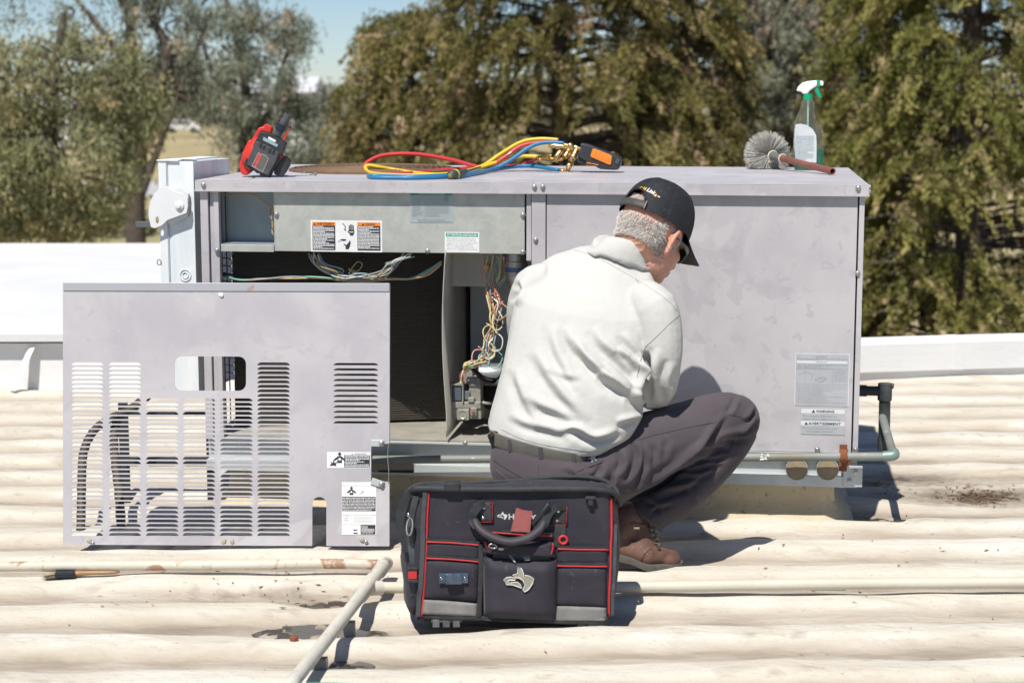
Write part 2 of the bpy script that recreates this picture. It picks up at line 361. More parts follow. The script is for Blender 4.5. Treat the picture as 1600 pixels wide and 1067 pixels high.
# raised edging along the back of the roof
WCOAT = mat('white_roof_coating', (.74, .74, .735), .6, var=(.66, .67, .68), vs=2.5, vamt=.6, bump=.0015, bs=30, stretch=(.5, 1, 1), spots=[(1.3, .55, .8, (.68, .66, .62), .7)])
a = ground(1350, 586, .02); c = ground(1640, 577, .02)
pf = Frame((a.x, a.y, 0), (c.x-a.x, c.y-a.y, 0), (0, 0, 1))
ztop = pf.loc(1350, 534, 0).z; zbot = pf.loc(1350, 582, 0).z
b = MB(); prof = [(0.0, zbot), (.0, ztop-.015), (.012, ztop), (.11, ztop+.004), (.12, ztop-.02), (.12, zbot)]
rows = []
for i in range(61):
    u = -1.7 + 7.1*i/60; dz = .0012*math.sin(u*3)
    rows.append([(u, v + .001*math.sin(u*9), z+dz) for v, z in prof])
b.loft(rows)
b.box((-1.7, .022, -.1), (5.4, .10, zbot+.012))
o = b.build('roof_parapet', WCOAT, bevel=0, smooth=35, fix=True); o.matrix_world = pf.m
for u in (.45, 1.62):
    q = MB(); q.loft([[(u+du, v - (.003 if v < .01 else 0) + (.003 if v > .115 else 0), z + (.003 if z > ztop-.03 else 0)) for v, z in prof] for du in (0, .05)]); q.build('lap_joint', WCOAT, o, smooth=35, fix=True)
tag(o, 'long low white coated parapet along the back edge of the roof', 'parapet')
# raised white roof deck at the left
e0 = ground(0, 534, .225)
TD = Frame((e0.x, e0.y, 0), (1, .01, 0), (0, 0, 1))
b = MB(); rows = []
for j in range(26):
    v = 4.35*j/25; rows.append([(u, v, .27 + .012*math.sin(u*2.1+v*1.3)*min(v, 1) + (.015 if j >= 24 else 0) - (.0 if j else .012)) for u in [(-7+9.3*i/60) for i in range(61)]])
b.sheet(rows)
b.add([(-7, 0, .258), (2.3, 0, .258), (2.3, .0, .225), (-7, .0, .225)], [(3, 2, 1, 0)])
b.add([(-7, 0, .225), (2.3, 0, .225), (2.3, .07, .225), (-7, .07, .225)], [(0, 1, 2, 3)])
b.add([(2.3, 0, .205), (2.3, 4.35, .205), (2.3, 4.35, .29), (2.3, 0, .258)], [(0, 1, 2, 3)])
b.add([(-7, 4.35, -.1), (2.3, 4.35, -.1), (2.3, 4.35, .29), (-7, 4.35, .29)], [(0, 1, 2, 3)])
MEMB = mat('roof_membrane', (.67, .67, .67), .6, var=(.58, .585, .59), vs=.9, vamt=.8, bump=.0015, bs=30, spots=[(.8, .52, .7, (.70, .70, .695), .7)])
o = b.build('upper_roof', MEMB, smooth=40, kind='structure'); o.matrix_world = TD.m
b = MB(); b.box((-7, .05, -.12), (2.28, .12, .21)); b.box((-7, .12, -4.2), (2.28, 4.33, .2))
o = b.build('upper_roof_wall', WCOAT, kind='structure'); o.matrix_world = TD.m
b = MB()
p0 = TD.loc(50, 540, .03); p1 = TD.loc(20, 612, -.05)
b.tube([(p0.x, .03, .2), (p1.x, -.06, rz(*(TD.m @ Vector((p1.x, -.06, 0))).xy)+.01)], .022, 4, sq=.4)
o = b.build('brace', WCOAT); o.matrix_world = TD.m; tag(o, 'white slanting metal brace propping the eave of the upper roof at far left', 'brace')
# puddles
WATER = mat('rain_water', (.05, .045, .04), .08, 0, spec=.6)
wat = MB()
for gx, gy, r, dz in dips[:4] + dips[5:7]:
    lv = -(.030 + dz*.22) + .0016; n = 40
    wat.add([(gx + 1.3*r*math.cos(2*math.pi*k/n), gy + .9*r*math.sin(2*math.pi*k/n), lv) for k in range(n)], [tuple(range(n))])
wat.build('puddle_water', WATER, kind='structure')
# teal coping right in front of the lens
TEAL = mat('teal_paint', (.16, .42, .33), .5, var=(.12, .34, .28), vs=10)
rows = []
for i in range(81):
    x = -2 + 4*i/80
    top = .040 + .013*math.exp(-((x+.42)/.14)**2) + .012/(1+math.exp(-(x-.82)/.07)) + .0006*math.sin(x*12)
    rows.append([(x, 3.78, -.05), (x, 3.79, top-.012), (x, 3.82, top), (x, 3.87, top), (x, 3.885, top-.008), (x, 3.89, -.05)])
b = MB(); b.loft(rows); o = b.build('roof_coping', TEAL, smooth=50, fix=True)
tag(o, 'teal painted coping strip peeking in along the bottom edge of the picture', 'coping')
# ================================================================== GROUND BEYOND
DRY = mat('dry_grass', (.42, .33, .18), .95, var=(.30, .25, .13), vs=.12, vamt=.9, detail=8, spots=[(.05, .5, .7, (.24, .23, .12), .7)])
b = MB(); gr = []
for j, yy in enumerate([-60, 8, 20, 40, 60, 90, 130, 180, 260, 400, 700, 1400]):
    gr.append([(x, yy, -4.2 + (0 if yy < 60 else .6*math.sin(x*.02 + yy*.03))) for x in np.linspace(-900, 900, 61)])
b.sheet(gr); b.build('ground', DRY, smooth=180, kind='structure')
ROADM = mat('pale_road', (.42, .42, .42), .9, var=(.36, .35, .34), vs=.3)
b = MB(); b.sheet([[(x, 84 + x*.1, -4.1+.4*0+.35), (x, 97 + x*.1, -3.75)] for x in np.linspace(-70, 5, 20)]); b.build('road', ROADM, kind='structure')
# ------------------------------------------------------------------ foliage
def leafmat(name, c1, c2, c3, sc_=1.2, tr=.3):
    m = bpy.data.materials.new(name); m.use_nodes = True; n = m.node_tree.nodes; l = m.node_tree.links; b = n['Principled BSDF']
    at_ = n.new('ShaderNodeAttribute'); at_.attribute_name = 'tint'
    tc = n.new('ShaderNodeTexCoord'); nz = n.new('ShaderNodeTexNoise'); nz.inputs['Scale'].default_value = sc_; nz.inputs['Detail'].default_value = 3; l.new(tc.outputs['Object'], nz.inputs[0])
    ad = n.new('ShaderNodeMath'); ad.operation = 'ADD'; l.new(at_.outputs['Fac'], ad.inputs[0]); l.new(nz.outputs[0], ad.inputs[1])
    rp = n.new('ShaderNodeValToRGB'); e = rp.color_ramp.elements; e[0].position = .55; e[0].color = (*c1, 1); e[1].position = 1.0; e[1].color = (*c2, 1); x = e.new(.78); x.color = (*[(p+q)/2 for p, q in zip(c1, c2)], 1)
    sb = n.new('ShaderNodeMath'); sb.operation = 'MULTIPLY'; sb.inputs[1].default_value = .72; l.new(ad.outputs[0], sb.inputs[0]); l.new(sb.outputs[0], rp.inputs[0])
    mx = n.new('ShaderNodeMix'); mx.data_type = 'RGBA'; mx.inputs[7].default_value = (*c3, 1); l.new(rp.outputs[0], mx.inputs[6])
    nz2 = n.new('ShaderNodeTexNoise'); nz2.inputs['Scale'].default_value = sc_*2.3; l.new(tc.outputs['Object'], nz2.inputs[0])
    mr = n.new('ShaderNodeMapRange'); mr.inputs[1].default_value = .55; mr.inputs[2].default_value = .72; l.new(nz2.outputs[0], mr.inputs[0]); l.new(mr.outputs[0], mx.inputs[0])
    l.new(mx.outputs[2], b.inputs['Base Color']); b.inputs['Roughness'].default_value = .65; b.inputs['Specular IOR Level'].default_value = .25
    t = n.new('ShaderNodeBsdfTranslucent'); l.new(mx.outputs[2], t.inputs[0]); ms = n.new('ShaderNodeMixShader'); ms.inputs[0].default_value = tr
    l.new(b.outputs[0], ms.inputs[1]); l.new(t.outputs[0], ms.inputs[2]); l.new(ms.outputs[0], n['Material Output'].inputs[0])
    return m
CONI = leafmat('golden_conifer', (.16, .15, .045), (.62, .50, .22), (.56, .41, .27), .9)
CONR = leafmat('green_conifer', (.16, .165, .042), (.60, .53, .19), (.54, .42, .24), .9)
EUCG = leafmat('grey_gum_leaves', (.24, .27, .20), (.56, .58, .47), (.56, .46, .33), .8)
EUCY = leafmat('yellow_gum_leaves', (.25, .26, .13), (.64, .60, .35), (.58, .46, .26), .8)
PINEM = leafmat('dull_pine', (.25, .26, .19), (.48, .46, .35), (.46, .38, .3), .6)
BARK = mat('dark_bark', (.075, .06, .05), .9, var=(.16, .13, .11), vs=3, bump=.01, bs=12)
BARKP = mat('pale_bark', (.35, .27, .19), .9, var=(.2, .15, .11), vs=2, bump=.01, bs=12)
def leaves(name, cen, dirs, L, W, m, parent, tint=None, kind='stuff'):
    """one narrow two-triangle blade per entry"""
    n = len(cen); d = dirs / (np.linalg.norm(dirs, axis=1, keepdims=True) + 1e-9)
    r_ = rng.normal(size=(n, 3)); s = np.cross(d, r_); s /= (np.linalg.norm(s, axis=1, keepdims=True) + 1e-9)
    L = np.asarray(L).reshape(-1, 1) * np.ones((n, 1)); W = np.asarray(W).reshape(-1, 1) * np.ones((n, 1))
    a = cen - d*L/2; c = cen + d*L/2; m1 = cen - d*L*.1 + s*W/2; m2 = cen - d*L*.1 - s*W/2
    V = np.stack([a, m1, c, m2], 1).reshape(-1, 3); F = np.arange(4*n).reshape(-1, 4)
    me = bpy.data.meshes.new(name); fast_mesh(me, V, F, 4); me.materials.append(m)
    t = rng.random(n) if tint is None else tint
    at_ = me.attributes.new('tint', 'FLOAT', 'FACE'); at_.data.foreach_set('value', np.asarray(t, dtype=np.float32)*.55)
    return link(name, me, parent, kind=kind)
def conifer(x, y, H, rad, base, nb, lpb, m, label, bark=BARK, seed=1, group='trees beyond the roof', Ls=(.10, .034)):
    global rng
    rng = np.random.default_rng(seed); r_ = random.Random(seed)
    t = empty('conifer_tree', (x, y, -4.2), label, 'tree', group)
    tr = MB(); tr.tube([(0.05*math.sin(i), .05*math.cos(i*2), H*i/8) for i in range(9)], [.32*(1-i/8.6) for i in range(9)], 9); tr.build('trunk', bark, t, smooth=60)
    lim = MB(); C = []; Dd = []; T = []
    for i in range(nb):
        hz = base + (H - base) * (r_.random() ** 1.15); az_ = r_.uniform(0, 2*math.pi)
        f = 1 - (hz - base) / (H - base); R0 = rad * (.25 + .75 * f**.7) * r_.uniform(.55, 1.15)
        dr = np.array([math.cos(az_), math.sin(az_), 0.]); side = np.array([-dr[1], dr[0], 0])
        droop = r_.uniform(.05, .32); tone = r_.uniform(.0, .75)
        def bp(tt): return np.array([0, 0, hz]) + dr*R0*tt + np.array([0, 0, R0*(.25*tt - droop*tt*tt*1.2)])
        lim.tube([bp(q) for q in (0, .3, .6, .9)], [.05, .035, .02, .008], 4, cap=False)
        for k in range(r_.randint(4, 7)):
            tq = r_.uniform(.55, 1.08); o0 = bp(tq) + side*r_.gauss(0, .17)*R0 + np.array([0, 0, r_.gauss(0, .08)])
            n = int(lpb/5 * r_.uniform(.6, 1.3)); ln = r_.uniform(.40, .95); az2 = az_ + r_.gauss(0, .7)
            d0 = np.array([math.cos(az2)*.75, math.sin(az2)*.75, -r_.uniform(.15, .95)]); d0 /= np.linalg.norm(d0)
            s_ = rng.random(n); wv = (.045 + .05*ln) * (1.25-s_)
            c = o0 + d0[None]*(s_*ln)[:, None] + rng.normal(size=(n, 3))*wv[:, None]*np.array([1, 1, .6]); c[:, 2] -= s_*s_*ln*.38
            d = d0[None]*.8 + rng.normal(size=(n, 3))*.5 + np.array([0, 0, -.3])[None]
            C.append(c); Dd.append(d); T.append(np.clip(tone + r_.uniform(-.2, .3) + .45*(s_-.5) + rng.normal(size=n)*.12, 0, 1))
    C = np.concatenate(C); Dd = np.concatenate(Dd); T = np.concatenate(T)
    lim.build('branch', bark, t, label='the boughs that carry the crown', kind='stuff')
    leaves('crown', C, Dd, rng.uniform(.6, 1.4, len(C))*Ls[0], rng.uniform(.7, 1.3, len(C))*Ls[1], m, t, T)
    return t
def gum(x, y, blobs, stems, m, label, seed=3, dens=1.0, bark=BARK, group='trees beyond the roof', Ls=(.11, .03), name='gum_tree'):
    """blobs: (px, py, dy, radius m) crown clumps given where they stand; stems: polylines of (px, py)"""
    global rng
    rng = np.random.default_rng(seed); r_ = random.Random(seed)
    t = empty(name, (x, y, -4.2), label, 'tree', group); O = Vector((x, y, -4.2))
    b = MB()
    for st in stems:
        r0 = st[0]; P = crom([at(px, py, y + dy) - O for px, py, dy in st[1:]], 5); n = len(P)
        b.tube(P, [r0*(1-.75*i/(n-1)) for i in range(n)], 7)
    b.build('trunk', bark, t, smooth=70)
    C = []; Dd = []; T = []; tw = MB()
    for px, py, dy, r0 in blobs:
        c0 = np.array(at(px, py, y + dy) - O); ns = max(4, int(26 * r0 * r0 * .62))
        for k in range(ns):
            q = rng.normal(size=3); q /= np.linalg.norm(q); q *= r0 * rng.uniform(.35, 1.0)**.5 * np.array([1, 1, .8]); cc = c0 + q
            tw.tube([tuple(c0 + q*.2), tuple(c0 + q*.65 + np.array([0, 0, .06])), tuple(cc)], [.025, .014, .005], 3, cap=False)
            n = int(rng.uniform(90, 190) * dens); sz = rng.uniform(.12, .24)
            p = cc + rng.normal(size=(n, 3)) * sz * np.array([.75, .75, .75]); p[:, 2] -= rng.random(n)*.22
            d = rng.normal(size=(n, 3))*.55 + np.array([0, 0, -.8])
            C.append(p); Dd.append(d); T.append(np.clip(rng.uniform(.05, .85) + rng.normal(size=n)*.15, 0, 1))
    C = np.concatenate(C); Dd = np.concatenate(Dd); T = np.concatenate(T)
    tw.build('branch', bark, t, label='thin twigs inside the crown', kind='stuff')
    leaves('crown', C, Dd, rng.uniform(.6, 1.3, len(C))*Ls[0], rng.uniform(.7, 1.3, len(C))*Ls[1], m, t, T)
    return t
def txy(px, D): p = at(px, 131, D); return p.x, p.y
# conifers: main dark one in the middle, one left of it, and the right pair
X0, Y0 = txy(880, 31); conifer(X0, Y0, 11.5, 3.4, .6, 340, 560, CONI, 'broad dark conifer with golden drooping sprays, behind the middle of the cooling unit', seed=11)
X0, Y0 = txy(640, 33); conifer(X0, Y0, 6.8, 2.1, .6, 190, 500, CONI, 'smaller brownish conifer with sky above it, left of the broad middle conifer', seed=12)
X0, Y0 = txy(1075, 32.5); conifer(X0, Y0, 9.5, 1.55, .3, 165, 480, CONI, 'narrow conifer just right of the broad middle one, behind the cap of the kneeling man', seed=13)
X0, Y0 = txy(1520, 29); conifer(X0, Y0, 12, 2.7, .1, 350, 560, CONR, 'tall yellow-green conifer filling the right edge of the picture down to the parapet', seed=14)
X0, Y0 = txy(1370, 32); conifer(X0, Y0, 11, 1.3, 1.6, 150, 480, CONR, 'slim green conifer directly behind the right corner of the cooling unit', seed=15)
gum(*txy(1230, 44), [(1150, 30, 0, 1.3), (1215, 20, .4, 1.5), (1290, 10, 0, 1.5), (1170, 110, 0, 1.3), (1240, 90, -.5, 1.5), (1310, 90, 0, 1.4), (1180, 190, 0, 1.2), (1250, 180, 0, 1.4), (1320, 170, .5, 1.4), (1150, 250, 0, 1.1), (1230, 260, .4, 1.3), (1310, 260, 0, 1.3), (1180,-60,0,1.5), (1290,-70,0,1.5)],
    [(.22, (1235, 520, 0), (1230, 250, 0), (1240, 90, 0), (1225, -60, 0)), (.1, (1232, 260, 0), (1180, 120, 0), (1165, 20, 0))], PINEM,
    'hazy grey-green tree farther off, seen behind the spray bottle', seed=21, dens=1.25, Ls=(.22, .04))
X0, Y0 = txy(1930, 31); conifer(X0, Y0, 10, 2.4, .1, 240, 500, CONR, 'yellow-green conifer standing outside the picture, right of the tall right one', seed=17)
# gums at the left
gum(*txy(90, 25), [(20, 130, 0, 1.0), (95, 90, 0, 1.0), (60, 200, -.3, 1.1), (140, 170, 0, 1.0), (20, 270, 0, 1.0), (110, 270, 0, 1.0), (135, 325, 0, .7), (40, 345, 0, .8), (-30, 200, 0, 1.0), (150, 70, .3, .5), (150, 240, -.3, .7), (190, 120, 0, .6), (-20, 330, 0, .8)],
    [(.16, (95, 560, 0), (90, 330, 0), (80, 180, 0), (100, 20, 0)), (.07, (90, 300, 0), (30, 200, 0), (10, 120, 0))], EUCY, 'bushy yellow-green gum tree at the far left edge of the picture', seed=31, dens=1.25)
gum(*txy(215, 30), [(170, -10, 0, .6), (250, 40, 0, .75), (330, -10, 0, .7), (215, 100, .3, .9), (265, 140, 0, .8), (180, 170, .3, .7), (230, -60, 0, 1.1), (170, 215, .3, .45), (285, 90, 0, .7), (120, 15, .2, .5), (20, -10, .4, .6)],
    [(.20, (222, 560, 0), (212, 330, 0), (220, 200, 0), (205, 110, 0), (200, 20, 0), (150, -60, 0)), (.12, (218, 210, 0), (262, 90, 0), (235, 20, 0), (240, -60, 0)), (.08, (205, 110, 0), (160, 50, 0), (105, -20, 0)), (.08, (212, 330, 0), (245, 240, 0), (290, 120, .1), (330, 20, 0))], EUCG, 'gum tree with a dark forked trunk rising behind the white duct', seed=32, dens=1.0)
gum(*txy(390, 36), [(340, 70, 0, 1.1), (400, 50, 0, .9), (440, 100, 0, .9), (370, 140, 0, 1.1), (430, 175, 0, .9), (330, 180, 0, .8), (470, 215, 0, .7), (395, 215, 0, .8), (365, 25, 0, .55), (465, 45, 0, .35), (300, 130, 0, .7), (500, 170, .3, .6)],
    [(.17, (385, 520, 0), (380, 300, 0), (385, 160, 0), (370, 60, 0), (350, -10, 0)), (.09, (382, 250, 0), (430, 150, 0), (455, 50, 0)), (.08, (384, 200, 0), (330, 110, 0), (310, 30, 0))], EUCG, 'loose grey-green gum tree behind the red blower', seed=33, dens=1.15)
gum(*txy(-330, 30), [(-330, 60, 0, 1.2), (-420, 130, 0, 1.1), (-250, 150, 0, 1.1), (-340, 200, 0, 1.2), (-300, 290, 0, 1.0), (-400, 280, 0, 1.0)], [(.16, (-330, 520, 0), (-330, 250, 0), (-320, 60, 0))], EUCG, 'grey-green gum tree standing outside the picture at the left', seed=36, dens=1.1)
gum(*txy(30, 60), [(0, 300, 0, 1.6), (90, 330, 0, 1.5), (180, 325, 0, 1.3), (215, 362, 0, .6)], [(.1, (90, 400, 0), (90, 330, 0))], EUCY, 'low olive shrubs in the dry field behind the far left gum tree', seed=34, dens=.9, Ls=(.3, .07), name='shrub', group='low shrubs in the field')
gum(*txy(490, 52), [(470, 245, 0, 1.0), (520, 235, 0, 1.1), (560, 225, 0, 1.2), (440, 265, 0, .8)], [(.1, (500, 300, 0), (500, 240, 0))], EUCG, 'low pale shrubs in the dry field between the blower and the hoses', seed=35, dens=.7, Ls=(.26, .06), name='shrub', group='low shrubs in the field')
for px, D, H, lb in ((315, 70, 3, 'left'), (1120, 90, 6, 'middle')): pass
X0, Y0 = txy(540, 48)
pal = at(0, 0, 1)
# distant wood on the horizon
b = MB(); rng = np.random.default_rng(5); n = 26000
cx = rng.uniform(-150, 150, n); cy = 250 + rng.normal(size=n)*6; hh = 5.2 + 1.6*np.sin(cx*.09) + 1.2*np.sin(cx*.23+1)
cz = -4.2 + hh*rng.random(n)**.7
leaves('distant_wood', np.stack([cx, cy, cz], 1), rng.normal(size=(n, 3)), 1.9, .9, PINEM, None)
# far white buildings
FARW = mat('far_white_wall', (.7, .7, .68), .8, var=(.6, .6, .6), vs=.5); FARR = mat('far_roof', (.55, .56, .58), .6); FARD = mat('far_window', (.05, .06, .07), .3)
def farbuilding(px, py, wpx, hm, D, label):
    p = at(px, py, D); wm = wpx/FPX*D; t = empty('farm_building', (p.x, p.y, -4.2), label, 'building')
    b = MB(); b.box((-wm/2, 0, 0), (wm/2, 7, hm)); b.build('wall', FARW, t)
    b = MB(); b.add([(-wm/2-.4, -.5, hm), (wm/2+.4, -.5, hm), (wm/2+.4, 7.5, hm), (-wm/2-.4, 7.5, hm), (-wm/2-.4, 3.5, hm+1.3), (wm/2+.4, 3.5, hm+1.3)], [(0, 1, 5, 4), (2, 3, 4, 5), (0, 4, 3), (1, 2, 5), (0, 3, 2, 1)]); b.build('roof', FARR, t)
    for k in range(3):
        q = MB(); c = -wm/2 + wm*(k+.5)/3; q.box((c-.6, -.05, hm*.35), (c+.6, -.003, hm*.35+1.1)); q.build('window', FARD, t)
farbuilding(440, 120, 90, 4.9, 150, 'long white farm building far off, glimpsed through the gum leaves above the blower')
farbuilding(60, 150, 90, 3.6, 160, 'white shed far off behind the far left gum tree')
farbuilding(1080, 130, 60, 4.6, 170, 'white building far off behind the narrow conifer')
# parked car far off
p = at(287, 205, 200); t = empty('parked_car', (p.x, p.y, -4.0), 'small white car parked far off beside the pale road, between the gum trunks', 'car')
b = MB(); b.loft([[(x, y, z) for x, z in ((-2, .35), (-2, .75), (-1.3, .9), (-.8, 1.4), (.7, 1.4), (1.3, .92), (2, .8), (2, .35))] for y in (-.8, .8)]); b.build('body', FARW, t, bevel=.05, fix=True)
b = MB(); b.box((-.95, -.82, .95), (.85, -.805, 1.3)); b.build('window', FARD, t)
for sx in (-1.2, 1.2):
    for sy in (-.8, .8): b = MB(); b.lathe([(.0, -.1), (.33, -.1), (.33, .1), (.0, .1)], (sx, sy, .33), (0, 1, 0), 14, cap=False); b.build('wheel', BLACKP, t)
# ================================================================== COOLING UNIT
gl = at(312, 290, 5.80); gr_ = at(1352, 290, 5.53)
UF = Frame((gl.x, gl.y, 0), (gr_.x-gl.x, gr_.y-gl.y, 0), (0, 0, 1)); L = UF.loc
Wd = (Vector((gr_.x, gr_.y, 0)) - Vector((gl.x, gl.y, 0))).length; DP = 1.13
unit = empty('cooling_unit', UF, 'large lilac-grey packaged rooftop cooling unit with its left front panel taken off', 'air conditioner')
zt = (L(325, 281).z + L(1340, 289).z)/2; zl = zt - .034                      # top plane, lower edge of the cover lip
zb = L(1200, 705).z; z0 = L(1200, 758).z                                     # bottom of panels, bottom of base rail
def U(px, v=0): return L(px, 500, v).x
def pxbox(b, x0, x1, y0, y1, v0, v1, vz=None):
    p = L(x0, y0, v0); q = L(x1, y1, v0); b.box((p.x, v0, q.z), (q.x, v1, p.z)); return b
# cover with folded rim
b = MB(); o_ = .012
b.box((-o_, -o_, zt-.0025), (Wd+o_, DP+o_, zt)); b.box((-o_, -o_-.001, zl), (Wd+o_, -o_+.002, zt-.003)); b.box((-o_, DP+o_-.002, zl), (Wd+o_, DP+o_, zt-.003)); b.box((-o_, -o_+.0025, zl), (-o_+.002, DP+o_-.0025, zt-.003)); b.box((Wd+o_-.002, -o_+.0025, zl), (Wd+o_, DP+o_-.0025, zt-.003))
b.build('top_cover', PAINT, unit, bevel=.0016)
b = MB(); b.box((-o_-.0015, -o_-.004, zl-.002), (Wd+o_+.0015, -o_-.0014, zl+.003)); b.build('cover_edge', PAINT, unit)
# corner posts
def post(x0, x1, v0, v1, zA=None, zB=None, name='corner_post', m=PAINT):
    b = MB(); b.box((x0, v0, zb if zA is None else zA), (x1, v1, (zl+.02) if zB is None else zB)); return b.build(name, m, unit, bevel=.001)
zp = L(700, 690, 0).z
post(.0, U(329), 0, .03); post(U(330.5), U(336), .012, .035); post(U(337), U(345), .004, .03)
post(U(822), U(829.5), .006, .03, zA=L(825, 398).z-.02); post(U(830.5), U(852), 0, .02)
post(U(1338), Wd, 0, .035); post(0, .03, DP-.03, DP); post(Wd-.03, Wd, DP-.03, DP)
# panels
def panel(x0, x1, z0_, z1_, v, name, m=PAINT, t=.018):
    b = MB(); b.box((x0, v, z0_), (x1, v+t, z1_)); return b.build(name, m, unit, bevel=.0015)
panel(U(853.5), U(1335.5), zb, zl+.01, .004, 'front_panel')
b = MB(); b.box((Wd-.006, .037, zb), (Wd-.002, DP-.032, zl+.01)); b.build('side_panel', PAINT, unit)
b = MB(); b.box((.032, DP-.008, zb), (Wd-.032, DP-.004, zl+.01)); b.build('back_panel', PAINT, unit)
# screws on posts, cover and rail
for px, py in ((318, 289), (835, 292), (848, 292), (1341, 294), (837, 375), (817, 336), (817, 394), (1340, 427), (1337, 702), (1277, 702), (1337, 737), (1327, 751), (432, 335), (668, 392), (318, 455), (339, 391), (727, 692)):
    v = -.0008 - (.0135 if py < 296 else 0)
    if py in (737, 751): v = -.006
    if py in (335, 392, 336): v = .008
    screw(unit, L(px, py, v) , 1.0)
for zz in (zl+.012, zl+.026): o = screw(unit, (Wd+o_+.0006, .02, zz)); o.rotation_euler = (0, 0, R(90))
# base rail: channel
b = MB(); b.box((0, .03, z0+.004), (Wd, .034, zb-.004)); b.box((0, 0, z0), (Wd, .003, z0+.034)); b.box((0, .0035, z0+.0305), (Wd, .0295, z0+.034)); b.box((0, -.004, zb-.0035), (Wd, .0295, zb-.001))
b.box((0, .003, z0), (Wd, DP, z0+.003)); b.build('base_rail', GALVB, unit)
b = MB(); b.box((Wd-.004, .036, z0), (Wd, DP, zb)); b.box((0, .036, z0), (.004, DP, zb)); b.box((0, DP-.004, z0), (Wd, DP, zb)); b.build('base_rail', GALVB, unit)
b = MB(); pxbox(b, 1318, 1347, 727, 761, -.004, -.001); b.build('corner_bracket', GALVB, unit, bevel=.001)
FOAMP = mat('foam_plug', (.30, .245, .16), .9, var=(.2, .16, .1), vs=40, bump=.002, bs=70)
for px in (1245, 1293):
    c = L(px, 733, -.0012); b = MB(); b.lathe([(.0001, 0), (.033, 0), (.033, -.004), (.031, -.0045), (.024, -.007+.002), (.0001, -.006)], c, (0, 1, 0), 26, cap=False); b.build('foam_plug', FOAMP, unit, smooth=40)
    b = MB(); b.lathe([(.0335, -.001), (.0355, -.001), (.0355, -.006), (.0335, -.006)], c, (0, 1, 0), 26, cap=False); b.build('hole_rim', GALVB, unit, smooth=40)
b = MB(); pxbox(b, 540, 646, 707, 739, -.0052, -.0045); b.build('rail_slot_shade', mat('slot_shade_black', (.03, .027, .024), .8), unit)  # flat black plate; the shade of a recess is put into its colour
# foam-coated curb
CURBM = mat('curb_foam', (.52, .435, .31), .85, var=(.43, .35, .24), vs=7, bump=.006, bs=26, stretch=(1, 1, 1), spots=[(50, .62, .7, (.18, .13, .07), .6)])
b = MB(); rows = []
cu0, cu1, cv0, cv1 = .05, U(1306, .12), .10, DP-.05
per = []
nseg = 90
for i in range(nseg): per.append((cu0 + (cu1-cu0)*i/nseg, cv0, 0, -1))
for i in range(50): per.append((cu1, cv0 + (cv1-cv0)*i/50, 1, 0))
for i in range(nseg): per.append((cu1 - (cu1-cu0)*i/nseg, cv1, 0, 1))
for i in range(50): per.append((cu0, cv1 - (cv1-cv0)*i/50, -1, 0))
for q, (zz, off) in enumerate(((z0+.002, .0), (z0-.015, .004), (z0-.05, .008), (z0-.08, .012), (.022, .03), (-.012, .07), (-.06, .09))):
    rows.append([(u + nx_*(off + .004*noise.noise((u*14, v*14, zz*40))), v + ny_*(off + .004*noise.noise((u*14+5, v*14, zz*40))), zz) for u, v, nx_, ny_ in per])
b.loft(rows, cap=True); b.build('curb', CURBM, unit, smooth=60, fix=True)
# ---- open compartment: lining
DK = mat('coil_fins', (.055, .048, .040), .55, .2, var=(.05, .042, .03), vs=3, vamt=.7, bump=.0015, bs=4, stretch=(1, 1, 90), spots=[(5, .66, .75, (.10, .09, .07), .5)])
cdiv = U(830)
b = MB(); b.box((.035, .03, L(700, 690).z-.004), (cdiv+.1, .75, L(700, 690).z)); b.build('base_pan', mat('dusty_pan', (.36, .34, .29), .7, .2, var=(.24, .23, .2), vs=9, vamt=.8), unit)
zfl = L(700, 690).z
b = MB(); pxbox(b, 608, 832, 691, 700.5, .004, .028); b.build('sill_strip', GALVB, unit, bevel=.001)
b = MB(); b.box((cdiv+.06, .06, zfl), (cdiv+.065, .75, zl)); b.box((.9, .75, zfl), (cdiv+.06, .755, zl)); b.build('inner_wall', GALVD, unit)
# condenser coil, bent round the compartment
cv = [(U(363, .13), .13), (U(366, .13), .115)]
path = [(.085, DP-.08), (.085, .45), (U(362, .18), .24), (U(364, .16), .175), (U(372, .16), .165), (U(450, .2), .20), (U(540, .25), .25), (U(620, .3), .30), (U(720, .36), .36)]
P = crom([(x, y, 0) for x, y in path], 5)
b = MB(); zc0, zc1 = zfl+.01, L(500, 398, .02).z + .14
rows = [[(p.x, p.y, zz) for p in P] for zz in (zc0, zc1)]
b.sheet(rows); rows2 = [[(p.x+.002, p.y+.035, zz) for p in P] for zz in (zc0, zc1)]; b.sheet(rows2)
b.build('condenser_coil', DK, unit, smooth=60)
b = MB()
for i in range(90):
    zz = zc0 + .01 + i*(zc1-zc0-.02)/89; b.tube([(p.x, p.y-.0008, zz) for p in P[9:]], .0011, 3)
b.build('coil_tube', mat('dark_copper', (.062, .054, .045), .6, .2), unit, kind='stuff', label='fine rows of tube across the dark coil')
# left side grille slats
SLATM = mat('side_slat', (.66, .66, .68), .5)
b = MB(); b.box((0, .0, 0), (U(363.5, .12)-U(344, .12), .0015, .021)); slat_me = b.mesh('grille_slat', SLATM)
zz = L(345, 600).z; i = 0
while zz < L(345, 396).z:
    o = link('grille_slat', slat_me, unit); o.location = (U(344, .12), .12, zz); o.rotation_euler = (R(-28), R(8), 0); zz += .0255
b = MB()
for uu in (350, 357): b.tube([(U(uu, .11), .11, zb), (U(uu-1, .11), .11, zl)], .0022, 5)
b.build('grille_wire', BLACKP, unit)
